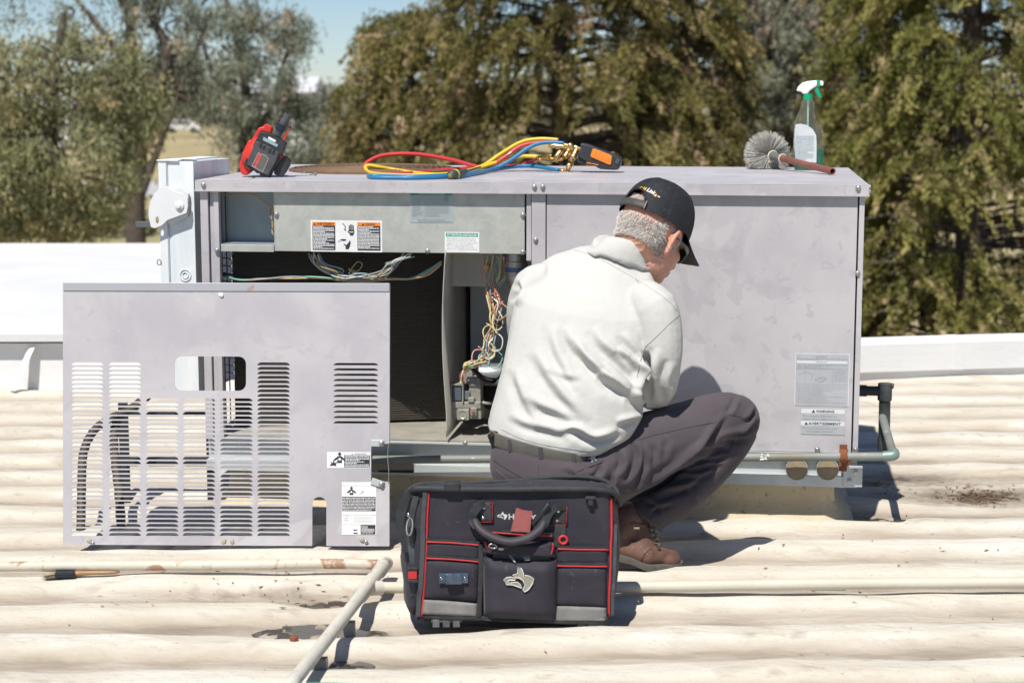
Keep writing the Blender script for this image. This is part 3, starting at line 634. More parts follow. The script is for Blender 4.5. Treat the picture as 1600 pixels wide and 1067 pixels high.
# ---- control box
bx = MB(); pA = L(429, 303, .012); pB = L(820, 397, .012)
bx.box((pA.x, .009, pB.z), (pB.x, .012, zl+.012)); bx.box((pA.x, .0125, pB.z), (pB.x, .13, pB.z+.003)); bx.box((pA.x-.003, .009, pB.z), (pA.x, .11, zl+.01))
cb = bx.build('control_box_cover', GALV, unit, bevel=.0012)
bx = MB(); q = L(345, 381, .012)
bx.box((.034, .115, q.z), (pA.x-.004, .118, zl+.01)); bx.box((.034, .012, q.z-.004), (pA.x-.004, .114, q.z)); bx.build('recess_back', mat('blue_galvanised', (.30, .34, .36), .5, .35, var=(.24, .28, .3), vs=9), unit)
bx = MB(); pxbox(bx, 345, 428, 382, 394, .009, .012); bx.build('recess_sill', GALV, unit, bevel=.001)
def curve_wire(pts, r, m, name='wire', parent=None, k=6, n=7, label=None, v=None):
    b = MB(); b.tube(crom([L(p[0], p[1], p[2] if len(p) > 2 else v) for p in pts], k), r, n); return b.build(name, m, parent or unit, smooth=180, label=label)
WC = {k: mat('wire_' + k, c, .45) for k, c in dict(tan=(.42, .30, .14), grey=(.34, .36, .36), green=(.20, .42, .32), black=(.015, .015, .018), yellow=(.58, .52, .22), red=(.50, .14, .10), pink=(.62, .34, .30), blue=(.28, .42, .48), white=(.66, .64, .58), orange=(.5, .3, .16), cream=(.6, .52, .36), brown=(.2, .1, .06)).items()}
curve_wire([(344, 303, .06), (362, 305, .06), (385, 302, .05), (402, 308, .05), (416, 318, .04), (424, 322, .03), (427, 330, .03)], .0022, WC['tan'])
for i in range(4): curve_wire([(424+i, 322+i, .03), (421+2*i, 335, .03), (427-i, 350, .03), (424+i, 362, .03), (428, 368, .03)], .0012, WC[['tan', 'brown', 'cream', 'black'][i]])
# printed labels on the control box
lay = [WHITE, INK, ORANGE, GREENP, GREYINK]
def lab(px0, px1, py0, py1, v):
    a = L(px0, py1, v); c = L(px1, py0, v); return Print(c.x-a.x, c.z-a.z), a
pr, a = lab(486, 597, 345, 393, .0085)
pr.rect(0, 1, 0, 1, 0).rect(.025, .345, .05, .94, 1, 2).rect(.025, .345, .83, .94, 2, 3).rect(.655, .975, .05, .94, 1, 2).rect(.655, .975, .83, .94, 2, 3)
pr.tri(.055, .882, .07, 1, 4).text('AVERTISSEMENT', .085, .335, .85, .92, 1, 4).tri(.735, .882, .07, 1, 4).text('WARNING', .765, .90, .85, .92, 1, 4)
pr.micro(.035, .33, .08, .82, 17, 0, 3, .6).micro(.665, .96, .10, .82, 16, 0, 3, .6)
pr.poly([(.44, .92), (.455, .91), (.495, .80), (.49, .78)], 1, 3).poly([(.495, .80), (.48, .70), (.47, .69), (.485, .80)], 1, 3).poly([(.47, .72), (.49, .67), (.50, .70), (.495, .71)], 1, 3)
for i in range(4): pr.rect(.535+i*.019, .548+i*.019, .70, .84+.035*(i in (1, 2)), 1, 3)
pr.poly([(.53, .70), (.61, .70), (.612, .60), (.59, .52), (.555, .52), (.535, .62)], 1, 3); pr.rect(.54, .60, .62, .645, 0, 4); pr.poly([(.515, .64), (.535, .66), (.545, .62), (.535, .60)], 1, 3)
pr.poly([(.40, .37), (.44, .41), (.49, .40), (.50, .37), (.46, .35)], 1, 3).poly([(.455, .27), (.50, .22), (.53, .30), (.55, .38), (.56, .30), (.55, .20), (.53, .09), (.485, .09), (.49, .17)], 1, 3).poly([(.38, .33), (.40, .31), (.41, .33), (.39, .36)], 4, 3)
pr.build('warning_label', lay, unit, a, 'white, orange and black warning label with hand symbols')
pr, a = lab(641, 708, 300, 348, .0085)
WASH = mat('faded_label', (.38, .44, .43), .4, .2)
lay2 = [WASH, GREYINK, INK, GREENP, WHITE]
pr.rect(0, 1, 0, 1, 0).rect(.01, .98, .88, .99, 3, 2).text('FOR CONTROL BOARD', .2, .8, .905, .96, 4, 3)
pr.rect(.03, .96, .83, .845, 1, 2).rect(.32, .33, .12, .84, 1, 2)
for i in range(14): pr.rect(.03, .96, .13+i*.05, .134+i*.05, 1, 2)
pr.micro(.05, .28, .2, .82, 12, 1, 3, .4).micro(.36, .9, .2, .82, 12, 1, 3, .45).micro(.18, .96, .03, .12, 2, 1, 3, .4)
pr.poly([(.84+.06*math.cos(t*.4), .78+.085*math.sin(t*.4)) for t in range(16)], 1, 4)
pr.build('control_board_label', lay2, unit, a, 'faded green-headed label under the cover lip')
pr, a = lab(695, 749, 363, 394, .0085)
pr.rect(0, 1, 0, 1, 0).rect(.03, .96, .77, .95, 3, 2).text('ATTENTION INSTALLER', .06, .93, .80, .91, 0, 3)
for i, s_ in enumerate(['The control circuit of this unit is', 'factory wired for use on a 230 volt', 'supply. If unit is to be supplied by a', '208 volt system, the transformer', 'must be rewired. Refer to wiring', 'diagram or installation instructions.']): pr.text(s_, .06, .06+.024*len(s_), .64-i*.105, .71-i*.105, 4, 3, False)
pr.build('installer_label', lay, unit, a, 'small white label headed in green')
# foil plates on the big panel
pr, a = lab(1241, 1328, 553, 633, .003); FL = [FOIL, GREYINK, FOILL, INK]
pr.rect(0, 1, 0, 1, 2).rect(.012, .985, .012, .985, 0, 2).rect(.03, .96, .81, .86, 2, 3).text('CAUTION', .42, .58, .915, .95, 1, 3).text('IMPORTANT', .38, .6, .822, .85, 1, 4, False).tri(.39, .932, .03, 1)
pr.micro(.04, .95, .87, .91, 2, 1, 3, .3).micro(.04, .95, .71, .80, 4, 1, 3, .3)
for y_ in (.70, .405): pr.rect(.02, .97, y_, y_+.004, 1, 3)
pr.rect(.69, .694, .41, .70, 1, 3); pr.micro(.72, .94, .46, .68, 7, 1, 3, .2); pr.micro(.05, .95, .05, .39, 9, 1, 3, .13)
def line(pr, x0, y0, x1, y1, w, m): dx, dy = x1-x0, y1-y0; q = math.hypot(dx, dy); nx_, ny_ = -dy/q*w, dx/q*w; pr.poly([(x0+nx_, y0+ny_), (x1+nx_, y1+ny_), (x1-nx_, y1-ny_), (x0-nx_, y0-ny_)], m, 3)
for s_ in ((.08, .58, .18, .65), (.18, .65, .32, .60), (.32, .60, .31, .50), (.18, .65, .19, .45), (.37, .50, .47, .54), (.47, .54, .58, .51), (.58, .51, .48, .45), (.48, .45, .37, .50), (.45, .53, .53, .47), (.5, .56, .58, .53)): line(pr, *s_, .003, 1)
pr.build('rating_plate', FL, unit, a, 'square foil plate with a small drawing')
pr, a = lab(1251, 1321, 639, 678, .003)
pr.rect(0, 1, 0, 1, 0).rect(.0, .99, .81, .985, 2, 2).rect(0, .99, .345, .515, 2, 2).tri(.28, .895, .11, 3).text('WARNING', .335, .75, .845, .945, 3, 4).tri(.12, .425, .11, 3).text('AVERTISSEMENT', .17, .905, .375, .475, 3, 4)
pr.text('This compartment must be', .03, .8, .66, .745, 1, 3, False).text('closed except when servicing.', .03, .9, .54, .625, 1, 3, False).text('Ce compartiment doit rester', .04, .84, .20, .275, 1, 3, False).text("clos sauf pour l'entretien.", .12, .74, .08, .155, 1, 3, False)
pr.build('foil_warning', FL, unit, a, 'foil warning strip in two languages')
# ---- compartment contents
b = MB(); rows = []
zA = L(700, 398, .02).z+.02; zB = L(693, 683, .005).z
for i in range(25):
    t = i/24; z_ = zA + (zB-zA)*t; bow = -.012*math.sin(math.pi*min(t*1.15, 1))
    rows.append([(U(693, .004)+.006+bow*(1-k/3)+.0*k, .006 + .62*k/3, z_) for k in range(4)])
b.sheet(rows); o = b.build('divider', GALVD, unit, smooth=180); m_ = o.modifiers.new('s', 'SOLIDIFY'); m_.thickness = .003
# back sheet and upper bracket in the right compartment
b = MB(); p = L(735, 430, .42); q = L(840, 690, .42); b.box((p.x, .42, zfl), (q.x+.05, .423, L(735, 398, .42).z)); b.build('heat_shield', mat('shield', (.55, .58, .58), .55, .1, var=(.42, .45, .46), vs=8), unit)
vs_, fs_ = plate([(p_[0], p_[1]) for p_ in rrect(0, .175, 0, .16, .012)], t=.002)
b = MB(); c = L(700, 447, .16); b.add([(c.x+v.x, .16 - v.z, c.z+v.y) for v in vs_], fs_); b.build('bracket_plate', GALVD, unit)
b = MB(); c = L(807, 400, .09); b.lathe([(.0, .03), (.031, .03), (.033, 0), (.033, -.015), (.036, -.017), (.036, -.07), (.028, -.085), (.02, -.1), (.0, -.1)], c, (0, 0, 1), 24, cap=False); b.build('pressure_switch', mat('can_metal', (.38, .38, .36), .35, .7, var=(.25, .24, .2), vs=20), unit, smooth=40)
b = MB(); b.lathe([(.0365, -.035), (.037, -.035), (.037, -.05), (.0365, -.05)], c, (0, 0, 1), 24, cap=False); b.build('switch_band', mat('blue_band', (.07, .10, .25), .4), unit)
b = MB(); c = L(760, 418, .155); b.lathe([(0, 0), (.012, 0), (.012, -.01), (.006, -.012), (0, -.012)], c, (0, 1, 0), 14, cap=False); b.build('knob', mat('brass', (.55, .38, .14), .3, .9, var=(.4, .26, .1), vs=60), unit, smooth=40)
# gas valve
gv = MB()
VM = mat('cast_valve', (.34, .33, .29), .65, .25, var=(.22, .21, .18), vs=30, vamt=.8, bump=.0006, bs=120)
pxbox(gv, 703, 752, 634, 655, .10, .17); pxbox(gv, 702, 751, 627, 639, .095, .175); pxbox(gv, 714, 733, 639, 657, .085, .1); pxbox(gv, 735, 745, 637, 650, .085, .1); pxbox(gv, 732, 751, 596, 628, .11, .17); pxbox(gv, 731, 741, 621, 629, .09, .11)
gv.build('gas_valve', VM, unit, bevel=.003)
b = MB(); c = L(723, 648, .084); b.lathe([(.0, .004), (.009, .004), (.011, 0), (.013, -.001), (.013, .004)], c, (0, 1, 0), 18, cap=False); b.build('valve_port', mat('port', (.5, .48, .4), .4, .5), unit, smooth=40)
b = MB(); c = L(740, 645, .084); b.lathe([(.0, 0), (.005, 0), (.005, -.004), (0, -.004)], c, (0, 1, 0), 12, cap=False); b.build('valve_port', RUST, unit)
b = MB(); pxbox(b, 704, 724, 602, 627, .10, .105); pxbox(b, 704, 706, 601, 628, .088, .13); pxbox(b, 722, 724, 601, 628, .088, .13); pxbox(b, 704, 724, 600, 602.5, .088, .13); b.build('solenoid_frame', VM, unit)
b = MB(); pxbox(b, 707, 721, 603.5, 626, .092, .0995); b.build('solenoid_coil', mat('coil_face', (.08, .1, .13), .4), unit, bevel=.002)
b = MB(); pxbox(b, 724, 734, 611, 625, .1, .13); b.build('valve_knob', mat('valve_grey', (.13, .15, .17), .5), unit, bevel=.002)
b = MB(); pxbox(b, 733, 751, 589, 604, .105, .175); b.build('valve_head', mat('valve_head', (.2, .21, .21), .55), unit, bevel=.003)
# induced-draught motor
c = L(748, 585, .22); d = L(790, 588, .22); b = MB(); b.lathe([(0, 0), (.036, 0), (.038, .004), (.038, .09), (.03, .1), (0, .1)], c, (1, .1, 0), 26, cap=False); b.build('inducer_motor', mat('motor_steel', (.42, .44, .46), .35, .7, var=(.28, .29, .3), vs=15), unit, smooth=40)
c = L(742, 612, .24); b = MB(); b.lathe([(0, 0), (.07, 0), (.075, .01), (.075, .06), (.07, .07), (0, .07)], c + Vector((.07, 0, 0)), (.3, 1, .1), 30, cap=False); b.build('inducer_housing', mat('housing', (.02, .02, .022), .4), unit, smooth=40)
b = MB(); pxbox(b, 725, 738, 576, 600, .12, .16); b.build('valve_bracket', VM, unit, bevel=.001)
b = MB(); b.tube(crom([L(750, 628, .13), L(765, 630, .14), L(780, 626, .2)], 5), .005, 8); b.build('gas_tube', mat('tube_alu', (.5, .48, .42), .4, .6), unit, smooth=180)
# wires: loop bundle and hanging harness
rw = random.Random(4)
def jit(pts, a, dv=0): return [(x + rw.uniform(-a, a), y + rw.uniform(-a, a), (p[0] if p else .05) + rw.uniform(-dv, dv)) for x, y, *p in pts]
for i in range(11):
    curve_wire(jit([(484+i*1.2, 398, .05), (490+i*2, 412, .05), (505+i*3, 424, .06), (530, 430+i*.6, .06), (560, 436-i*.7, .06), (592, 434-i, .05), (612-i, 424-i, .04), (622-i*1.5, 410, .03), (628+i*2, 398, .03)], 3.5, .015), .0022, WC[['grey', 'grey', 'cream', 'blue', 'white', 'grey', 'tan'][i % 7]])
for i in range(4): curve_wire(jit([(345, 431+i, .05), (375, 437, .06), (410, 436, .06), (455, 432+i, .06), (500, 434, .06), (560, 438+i*.6, .06), (610, 436, .06), (640, 436, .06), (668, 424+i*2, .06), (690, 408+i*2, .06)], 1.2, .01), .0024 if i else .0032, WC[['green', 'grey', 'orange', 'tan'][i]])
for i in range(3): curve_wire(jit([(345, 424+i*3, .05), (370, 430, .07), (400, 434+i*2, .08), (450, 437, .08), (520, 440, .1)], 1.5, .01), .003, WC['black'])
curve_wire([(545, 428, .05), (552, 416, .05), (560, 409, .05), (566, 414, .05), (558, 424, .05), (545, 420, .05), (552, 426, .05), (575, 430, .05)], .002, WC['tan'])
curve_wire([(630, 436, .1), (655, 424, .1), (670, 438, .11), (690, 412, .11)], .0018, WC['black'])
cols = ['yellow', 'cream', 'red', 'blue', 'yellow', 'white', 'pink', 'orange', 'green', 'yellow', 'cream', 'blue']
for i, c_ in enumerate(cols):
    s_ = (i - 5.5)/5.5; x0 = 764 + (i % 6)*4.6
    if c_ in ('red', 'pink'): x0 = 756 if c_ == 'pink' else 788
    curve_wire(jit([(x0, 398, .10), (x0 + 3*s_, 430, .10), (768 + 8*s_, 455, .09), (776 + 11*s_, 478, .08), (772+6*s_, 500, .07), (771+3*s_, 512, .07), (765 + 10*s_, 530, .07), (764 + 9*s_, 548, .07), (757+9*s_, 563, .07), (742+5*s_, 568+3*s_, .07), (729+2*s_, 572+2*s_, .08), (724+2*s_, 585, .09), (722+2.5*s_, 600, .1)], 3.2, .012), .0023, WC[c_])
for i in range(9):
    c_ = cols[(i*5+2) % 12]; y_ = [470, 485, 520, 535, 548, 560, 560, 500, 556][i]; x_ = [775, 782, 762, 776, 766, 755, 774, 778, 748][i]
    curve_wire(jit([(x_-3, y_-16, .07), (x_+8, y_-6, .065), (x_+7, y_+9, .06), (x_-4, y_+14, .06), (x_-10, y_+3, .065), (x_-5, y_-9, .07), (x_+5, y_-12, .07)], 3, .01), .0021, WC[c_])
for i in range(5): curve_wire(jit([(734, 574, .08), (745, 580+i*2, .09), (757, 588+i*2, .12), (772, 592+i*1.5, .15), (786, 590-i*3, .17)], 1.2, .008), .0026, WC['black'])
b = MB(); c = L(774, 505, .075); b.tube([(c.x+.015*math.cos(t*.45), .075+.014*math.sin(t*.45), c.z+.004*math.sin(t*.45+1)) for t in range(14)], .0028, 7, closed=True); b.tube([(c.x+.014, .07, c.z), (c.x+.03, .055, c.z-.004)], .0035, 7); b.build('cable_tie', WC['black'], unit, smooth=180)
# fan guard on the top: concentric rings and spokes over a disc painted as a dark well
c = Vector((L(592, 262).x, 0, 0)); FC = UF.inv(ground(583, 266.5, zt)); FC.z = zt; RF = .30
GM = mat('dusty_guard', (.20, .125, .075), .75, .2, var=(.13, .085, .05), vs=20)
b = MB()
b.lathe([(RF, .0005), (RF, .007), (RF-.006, .010), (RF-.012, .007), (RF-.012, .0005)], FC, (0, 0, 1), 72, cap=False)
for i in range(15):
    r0 = RF - .016 - i*.0185; h = .006 + .011*math.sqrt(max(0, 1-(r0/RF)**2)); b.tube([(FC.x + r0*math.cos(t), FC.y + r0*math.sin(t), FC.z + h) for t in np.linspace(0, 2*math.pi, 60, endpoint=False)], .003, 5, closed=True)
for k in range(12):
    a_ = k*math.pi/6; b.tube([(FC.x + r0*math.cos(a_), FC.y + r0*math.sin(a_), FC.z + .004 + .011*math.sqrt(max(0, 1-(r0/RF)**2))) for r0 in np.linspace(.03, RF-.004, 8)], .003, 5)
b.build('fan_guard', GM, unit, smooth=60)
b = MB(); b.lathe([(0, .001), (RF-.013, .001)], FC, (0, 0, 1), 60, cap=False); b.build('well_shade_disc', mat('well_shade', (.10, .065, .04), .9), unit)  # flat disc on the closed cover, coloured dark for an opening's shade
# gas pipe along the foot
PIPEM = mat('weathered_pipe', (.19, .205, .19), .6, .15, var=(.28, .30, .28), vs=7, vamt=.8, stretch=(.4, 1, 1), spots=[(40, .66, .7, (.6, .6, .58), .6), (6, .58, .66, (.20, .17, .12), .6)])
gp = empty('gas_pipe', UF, 'weathered grey gas pipe clamped along the foot of the cooling unit', 'pipe')
pv = -.045; A = L(583, 718, pv); B = L(1385, 713, pv)
b = MB(); b.tube([A, B], .0135, 14); b.build('pipe_run', PIPEM, gp, smooth=50)
E = L(1396, 711, pv); Fp = L(1379, 652, .32)
b = MB(); b.tube(crom([L(1380, 713, pv), E, E + (Fp-E)*.07 + Vector((.003, 0, 0))], 8), .017, 14); b.build('elbow', mat('verdigris_elbow', (.16, .24, .21), .5, .4, var=(.4, .45, .42), vs=25), gp, smooth=50)
b = MB(); b.tube([E + (Fp-E)*.03, Fp], .0135, 14); b.build('pipe_riser', PIPEM, gp, smooth=50)
b = MB(); P = [L(1313, 700, -.006), L(1313, 702, pv*.6), L(1314, 704, pv-.015)]; c = L(1318, 713, pv)
rows = [[(c.x-.011+dx, pv + .0165*math.cos(t), c.z + .0165*math.sin(t)) for dx in (0, .022)] for t in np.linspace(math.pi*.1, math.pi*1.75, 14)]
b.sheet(rows); b.sheet([[(c.x-.011+dx, -.005, c.z+dz) for dx in (0, .024)] for dz in (.03, -.055)]); b.sheet([[(c.x-.011+dx, v_, c.z+.016) for dx in (0, .022)] for v_ in (pv, -.005)])
o = b.build('clamp', RUST, gp); m_ = o.modifiers.new('s', 'SOLIDIFY'); m_.thickness = .003
b = MB(); q = L(1327, 722, pv); b.lathe([(0, .008), (.008, .008), (.008, -.008), (0, -.008)], q, (0, 1, 0), 6, cap=False); b.build('clamp_nut', RUST, gp)
b = MB()
for k in range(14): q = L(1196+rw.uniform(-7, 7), 713+rw.uniform(-4, 5), pv-.0125); b.ell(q, (rw.uniform(.002, .005), .002, rw.uniform(.001, .004)), None, 8, 5)
b.build('paint_splash', WHITE, gp, smooth=180)
# condensate trap
ct = empty('drain_trap', UF, 'black plastic drain trap pipe standing off the right end of the unit', 'drain pipe')
BP = mat('grimy_black_pipe', (.025, .03, .03), .5, var=(.09, .10, .10), vs=14, vamt=.8)
tv = .33; T0 = L(1383, 601, tv); T1 = L(1381, 700, tv); S0 = Vector((Wd-.01, tv, L(1383, 611, tv).z))
b = MB(); b.tube([T0, T1], .019, 16); b.build('upright', BP, ct, smooth=50)
b = MB(); b.tube([S0, (T0.x, tv, S0.z)], .016, 14); b.tube([(S0.x+.03, tv, S0.z), (S0.x+.055, tv, S0.z)], .019, 14); b.build('side_arm', BP, ct, smooth=50)
b = MB(); b.tube([T0 + Vector((0, 0, .004)), (T0.x, tv, S0.z-.03)], .0235, 16); b.tube([T0 + Vector((.005, 0, 0)), T0 + Vector((.028, -.004, -.004))], .009, 10); b.build('tee', BP, ct, smooth=50)
b = MB(); b.tube([T1 + Vector((0, 0, .035)), T1 + Vector((0, 0, -.006))], .0215, 14); b.build('end_cap', BP, ct, smooth=50)
# ================================================================== REMOVED PANEL
bl = ground(98, 851, .012); brr = ground(608, 850, .012); brr = at(608, 850, bl.y - .02)
U_ = (brr - bl); U_.z = 0
tl = at(103, 443, bl.y + .10)
PFm = Frame(bl, U_, Vector((0, .13, 1))); K = PFm.loc
panel_t = empty('access_panel', PFm, 'removed lilac sheet-metal access panel with rows of louvres, propped on the roof before the unit', 'panel')
def K2(px, py): p = K(px, py); return (p.x, p.z)
tlx, tlz = K2(103, 443); trx, trz = K2(608, 443); Wp = trx; 
x0, x1 = K2(98.5, 700)[0], K2(608.5, 700)[0]; z1_ = K2(350, 443)[1]; zb_ = K2(350, 851)[1]
holes = []; lv = []
def slots(xa, xb, ya, yb, n, oh=.66):
    for i in range(n):
        py = ya + (yb-ya)*(i)/n; p = K2(xa, py); q = K2(xb, py); r_ = K2(xa, py + (yb-ya)/n*oh)
        X0_, X1_, zT, zB = p[0], q[0], p[1], r_[1]; e = .007
        holes.append([(X0_, zB), (X1_, zB), (X1_-e*.35, zB+(zT-zB)*.55), (X1_-e, zT-.0012), (X1_-e*1.7, zT), (X0_+e*1.7, zT), (X0_+e, zT-.0012), (X0_+e*.35, zB+(zT-zB)*.55)]); lv.append((X0_, X1_, zB, zT))
for xa, xb in ((111.5, 161.5), (170, 220.5)): slots(xa, xb, 566, 839, 39)
slots(402, 453, 566, 839, 39)
for xa, xb in ((228, 279), (285.5, 336.5), (343.5, 395)): slots(xa, xb, 622, 839, 31)
slots(521, 591, 567, 666, 12, .42)
h0 = K2(273, 610); h1 = K2(384.5, 557); holes.append(rrect(h0[0], h1[0], h0[1], h1[1], .022))
s0 = K2(488, 851); s1 = K2(510, 776); n0 = K2(580, 752); n1 = K2(580, 693)
arc = [(s0[0] + (s1[0]-s0[0])*(.5-.5*math.cos(t)), s1[1]-.02 + .02*math.sin(t)) for t in np.linspace(0, math.pi, 9)]
outer = [(x0, zb_), (s0[0], zb_)] + arc + [(s1[0], zb_), (x1, zb_), (x1, n0[1]), (n0[0], n0[1]), (n0[0], n1[1]), (x1, n1[1]), (x1, z1_), (x0, z1_)]
vs_, fs_ = plate(outer, holes, .0016)
b = MB(); b.add([(v.x, -v.z, v.y) for v in vs_], fs_); b.build('sheet', PAINTF, panel_t)
# one louvre lip per slot, three lengths share their meshes
lm = {}
for X0_, X1_, zB, zT in lv:
    wq = X1_-X0_; key = round(wq, 2)
    if key not in lm:
        q = MB(); n = 6; hgt = (zT-zB)
        q.sheet([[(-wq/2+.001, .001, -.0002), (wq/2-.001, .001, -.0002)], [(-wq/2+.002, .004, -.0012), (wq/2-.002, .004, -.0012)], [(-wq/2+.005, .0075, -.0035), (wq/2-.005, .0075, -.0035)]])
        q.sheet([[(-wq/2+.001, .001, -.0012), (wq/2-.001, .001, -.0012)], [(-wq/2+.002, .004, -.0022), (wq/2-.002, .004, -.0022)], [(-wq/2+.005, .0075, -.0035), (wq/2-.005, .0075, -.0035)]])
        lm[key] = q.mesh('louvre', PAINTF, 60)
    o = link('louvre', lm[key], panel_t); o.location = ((X0_+X1_)/2, 0, zB)
# folded edges
b = MB(); q = K2(350, 455)[1]
b.box((x0+.002, -.0035, q), (x1-.001, -.0012, z1_+.002)); b.box((x0+.002, -.001, z1_), (x1-.001, .02, z1_+.002))
HEM = mat('panel_hem', (.40, .40, .43), .45, .2, var=(.36, .365, .39), vs=5, spots=[(8, .63, .7, (.40, .20, .10), .7)])
b.build('top_flange', HEM, panel_t, bevel=.001)
b = MB(); b.box((x0, .001, zb_), (x0+.0016, .022, z1_)); b.box((x1-.0016, .001, zb_), (x1, .022, n0[1]-.002)); b.box((x1-.0016, .001, n1[1]+.002), (x1, .022, z1_)); b.box((x0, -.004, zb_-.001), (s0[0]-.001, -.001, zb_+.004)); b.box((s1[0]+.001, -.004, zb_-.001), (x1, -.001, zb_+.004)); b.build('side_flange', PAINTF, panel_t)
for px, py, rot in ((591, 692, 0), (591, 756, R(18))):
    b = MB(); b.box((-.019, -.004, -.010), (.019, -.001, .010)); o = b.build('clip', GALVB, panel_t, bevel=.0008); o.location = K(px-1, py+(0 if not rot else -2), -.002); o.rotation_euler = (0, rot, 0)
    s_ = screw(panel_t, K(px+5, py, -.0062))
b = MB(); b.tube(crom([K(607, 690, -.003), K(606, 715, -.004), K(607.5, 735, -.004), K(607, 753, -.003)], 5), .0014, 6); b.build('tie_wire', BOLT, panel_t, smooth=180)
MUD = mat('dried_foam', (.42, .38, .28), .9, var=(.25, .22, .15), vs=50)
for px, py in ((140, 845), (350, 846), (363, 846), (566, 843), (340+6, 461)):
    b = MB(); c = K(px, py, -.003); M9 = Matrix.Rotation(rw.uniform(0, 3), 3, 'Y'); b.ell((0, 0, 0), (.0085, .003, .0065), M9, 12, 8)
    b.v = [tuple(Vector(p) * (1 + .5*noise.noise(Vector(p)*220))) for p in b.v]; o = b.build('foam_dab' if py > 500 else 'plug', MUD if py > 500 else WHITE, panel_t, smooth=180); o.location = c
for px, py in ((145, 848), (572, 846)): o = screw(panel_t, K(px, py, -.0055)); o.scale = (.7, .7, .7)
# printed labels on the panel
def labk(px0, px1, py0, py1, v=-.0013):
    a = K(px0, py1, v); c = K(px1, py0, v); return Print(c.x-a.x, c.z-a.z), a
def figure(pr, cx, cy, s, m, lay=3):
    k = pr.h/pr.w
    pr.poly([(cx + .2*s*k*math.cos(t*.7), cy + s*.75 + .2*s*math.sin(t*.7)) for t in range(9)], m, lay)
    pr.poly([(cx-.18*s*k, cy+.5*s), (cx-.75*s*k, cy+.05*s), (cx-.6*s*k, cy-.1*s), (cx-.25*s*k, cy+.15*s), (cx-.3*s*k, cy-.35*s), (cx+.3*s*k, cy-.35*s), (cx+.25*s*k, cy+.15*s), (cx+.6*s*k, cy-.1*s), (cx+.75*s*k, cy+.05*s), (cx+.18*s*k, cy+.5*s)], m, lay)
    pr.poly([(cx + .17*s*k*math.cos(t*.7), cy + .1*s + .17*s*math.sin(t*.7)) for t in range(9)], 0, lay+1)
lay = [WHITE, INK, ORANGE, GREENP, GREYINK]
pr, a = labk(511, 579, 706, 731)
pr.rect(0, 1, 0, 1, 0).rect(.40, .985, .06, .80, 1, 2).micro(.42, .97, .09, .79, 8, 0, 3, .5).tri(.58, .89, .1, 4).text('WARNING', .62, .9, .84, .94, 4, 3).rect(.395, .40, .02, .98, 4, 2)
figure(pr, .29, .5, .5, 1); pr.poly([(.06, .12), (.10, .30), (.08, .45), (.13, .30), (.15, .55), (.18, .30), (.24, .42), (.20, .2), (.22, .1), (.15, .16)], 1)
pr.build('burn_hazard_label', lay, panel_t, a, 'wide white label with flames and a figure')
pr, a = labk(534, 588, 753, 835)
pr.rect(0, 1, 0, 1, 0).rect(0, .98, .93, .935, 4, 2).rect(.01, .98, .45, .72, 1, 2).micro(.02, .96, .46, .71, 9, 0, 3, .45).rect(.01, .98, .375, .38, 4, 2).rect(.01, .98, .19, .195, 4, 2).rect(.55, .975, .01, .185, 1, 2).micro(.57, .95, .03, .17, 6, 0, 3, .5)
for s_, y_ in (('IF YOU', .345), ('SMELL', .305), ('GAS:', .265)): pr.text(s_, .05, .2, y_, y_+.018, 4, 3, False)
pr.micro(.35, .9, .23, .36, 5, 4, 3, .15)
figure(pr, .28, .80, .12, 1); pr.poly([(.5, .75), (.62, .84), (.66, .80), (.63, .815)], 4).poly([(.33, .11), (.40, .09), (.46, .11), (.44, .08), (.36, .07)], 1).rect(.34, .46, .02, .04, 1, 3)
pr.build('gas_hazard_label', lay, panel_t, a, 'tall white label with a figure and small print')
# ================================================================== WHITE DUCT AT THE LEFT
dv = .34
dl = at(249, 300, 5.93); dr_ = at(303, 300, 5.90)
DF = Frame((dl.x, dl.y, 0), (dr_.x-dl.x, dr_.y-dl.y, 0), (0, 0, 1)); J = DF.loc
duct = empty('metal_duct', DF, 'upright white-painted metal duct with a damper plate, left of the cooling unit', 'duct')
DW = mat('whitewashed_metal', (.76, .775, .78), .55, .03, var=(.60, .66, .70), vs=5, vamt=.9, stretch=(3, 3, .6), bump=.0005, bs=60, spots=[(30, .62, .7, (.70, .71, .72), .6)])
wz = J(303, 300).x; zt_ = J(270, 252).z; zb2 = J(270, 612).z
b = MB(); b.box((0, 0, zb2), (wz, .003, zt_)); b.box((wz-.003, .0032, zb2), (wz, .30, zt_-.002)); b.box((0, .0032, zb2), (.003, .30, zt_-.002)); b.box((.0032, .297, zb2), (wz-.0032, .30, zt_-.002)); b.box((.0032, .0032, zb2), (wz-.0032, .2968, zb2+.003))
b.build('casing', DW, duct, bevel=.001)
b = MB(); q = J(261, 250).x; b.box((0, -.004, zb2), (q-.003, -.0005, zt_)); b.box((q, -.006, zb2), (q+.0016, -.0005, zt_)); b.build('seam', DW, duct, bevel=.001)
b = MB(); b.box((-.004, -.008, zt_), (wz*.6, .12, zt_+.004)); b.box((wz*.45, .02, zt_+.0042), (wz+.002, .2, zt_+.0082)); b.build('lid', DW, duct, bevel=.001)
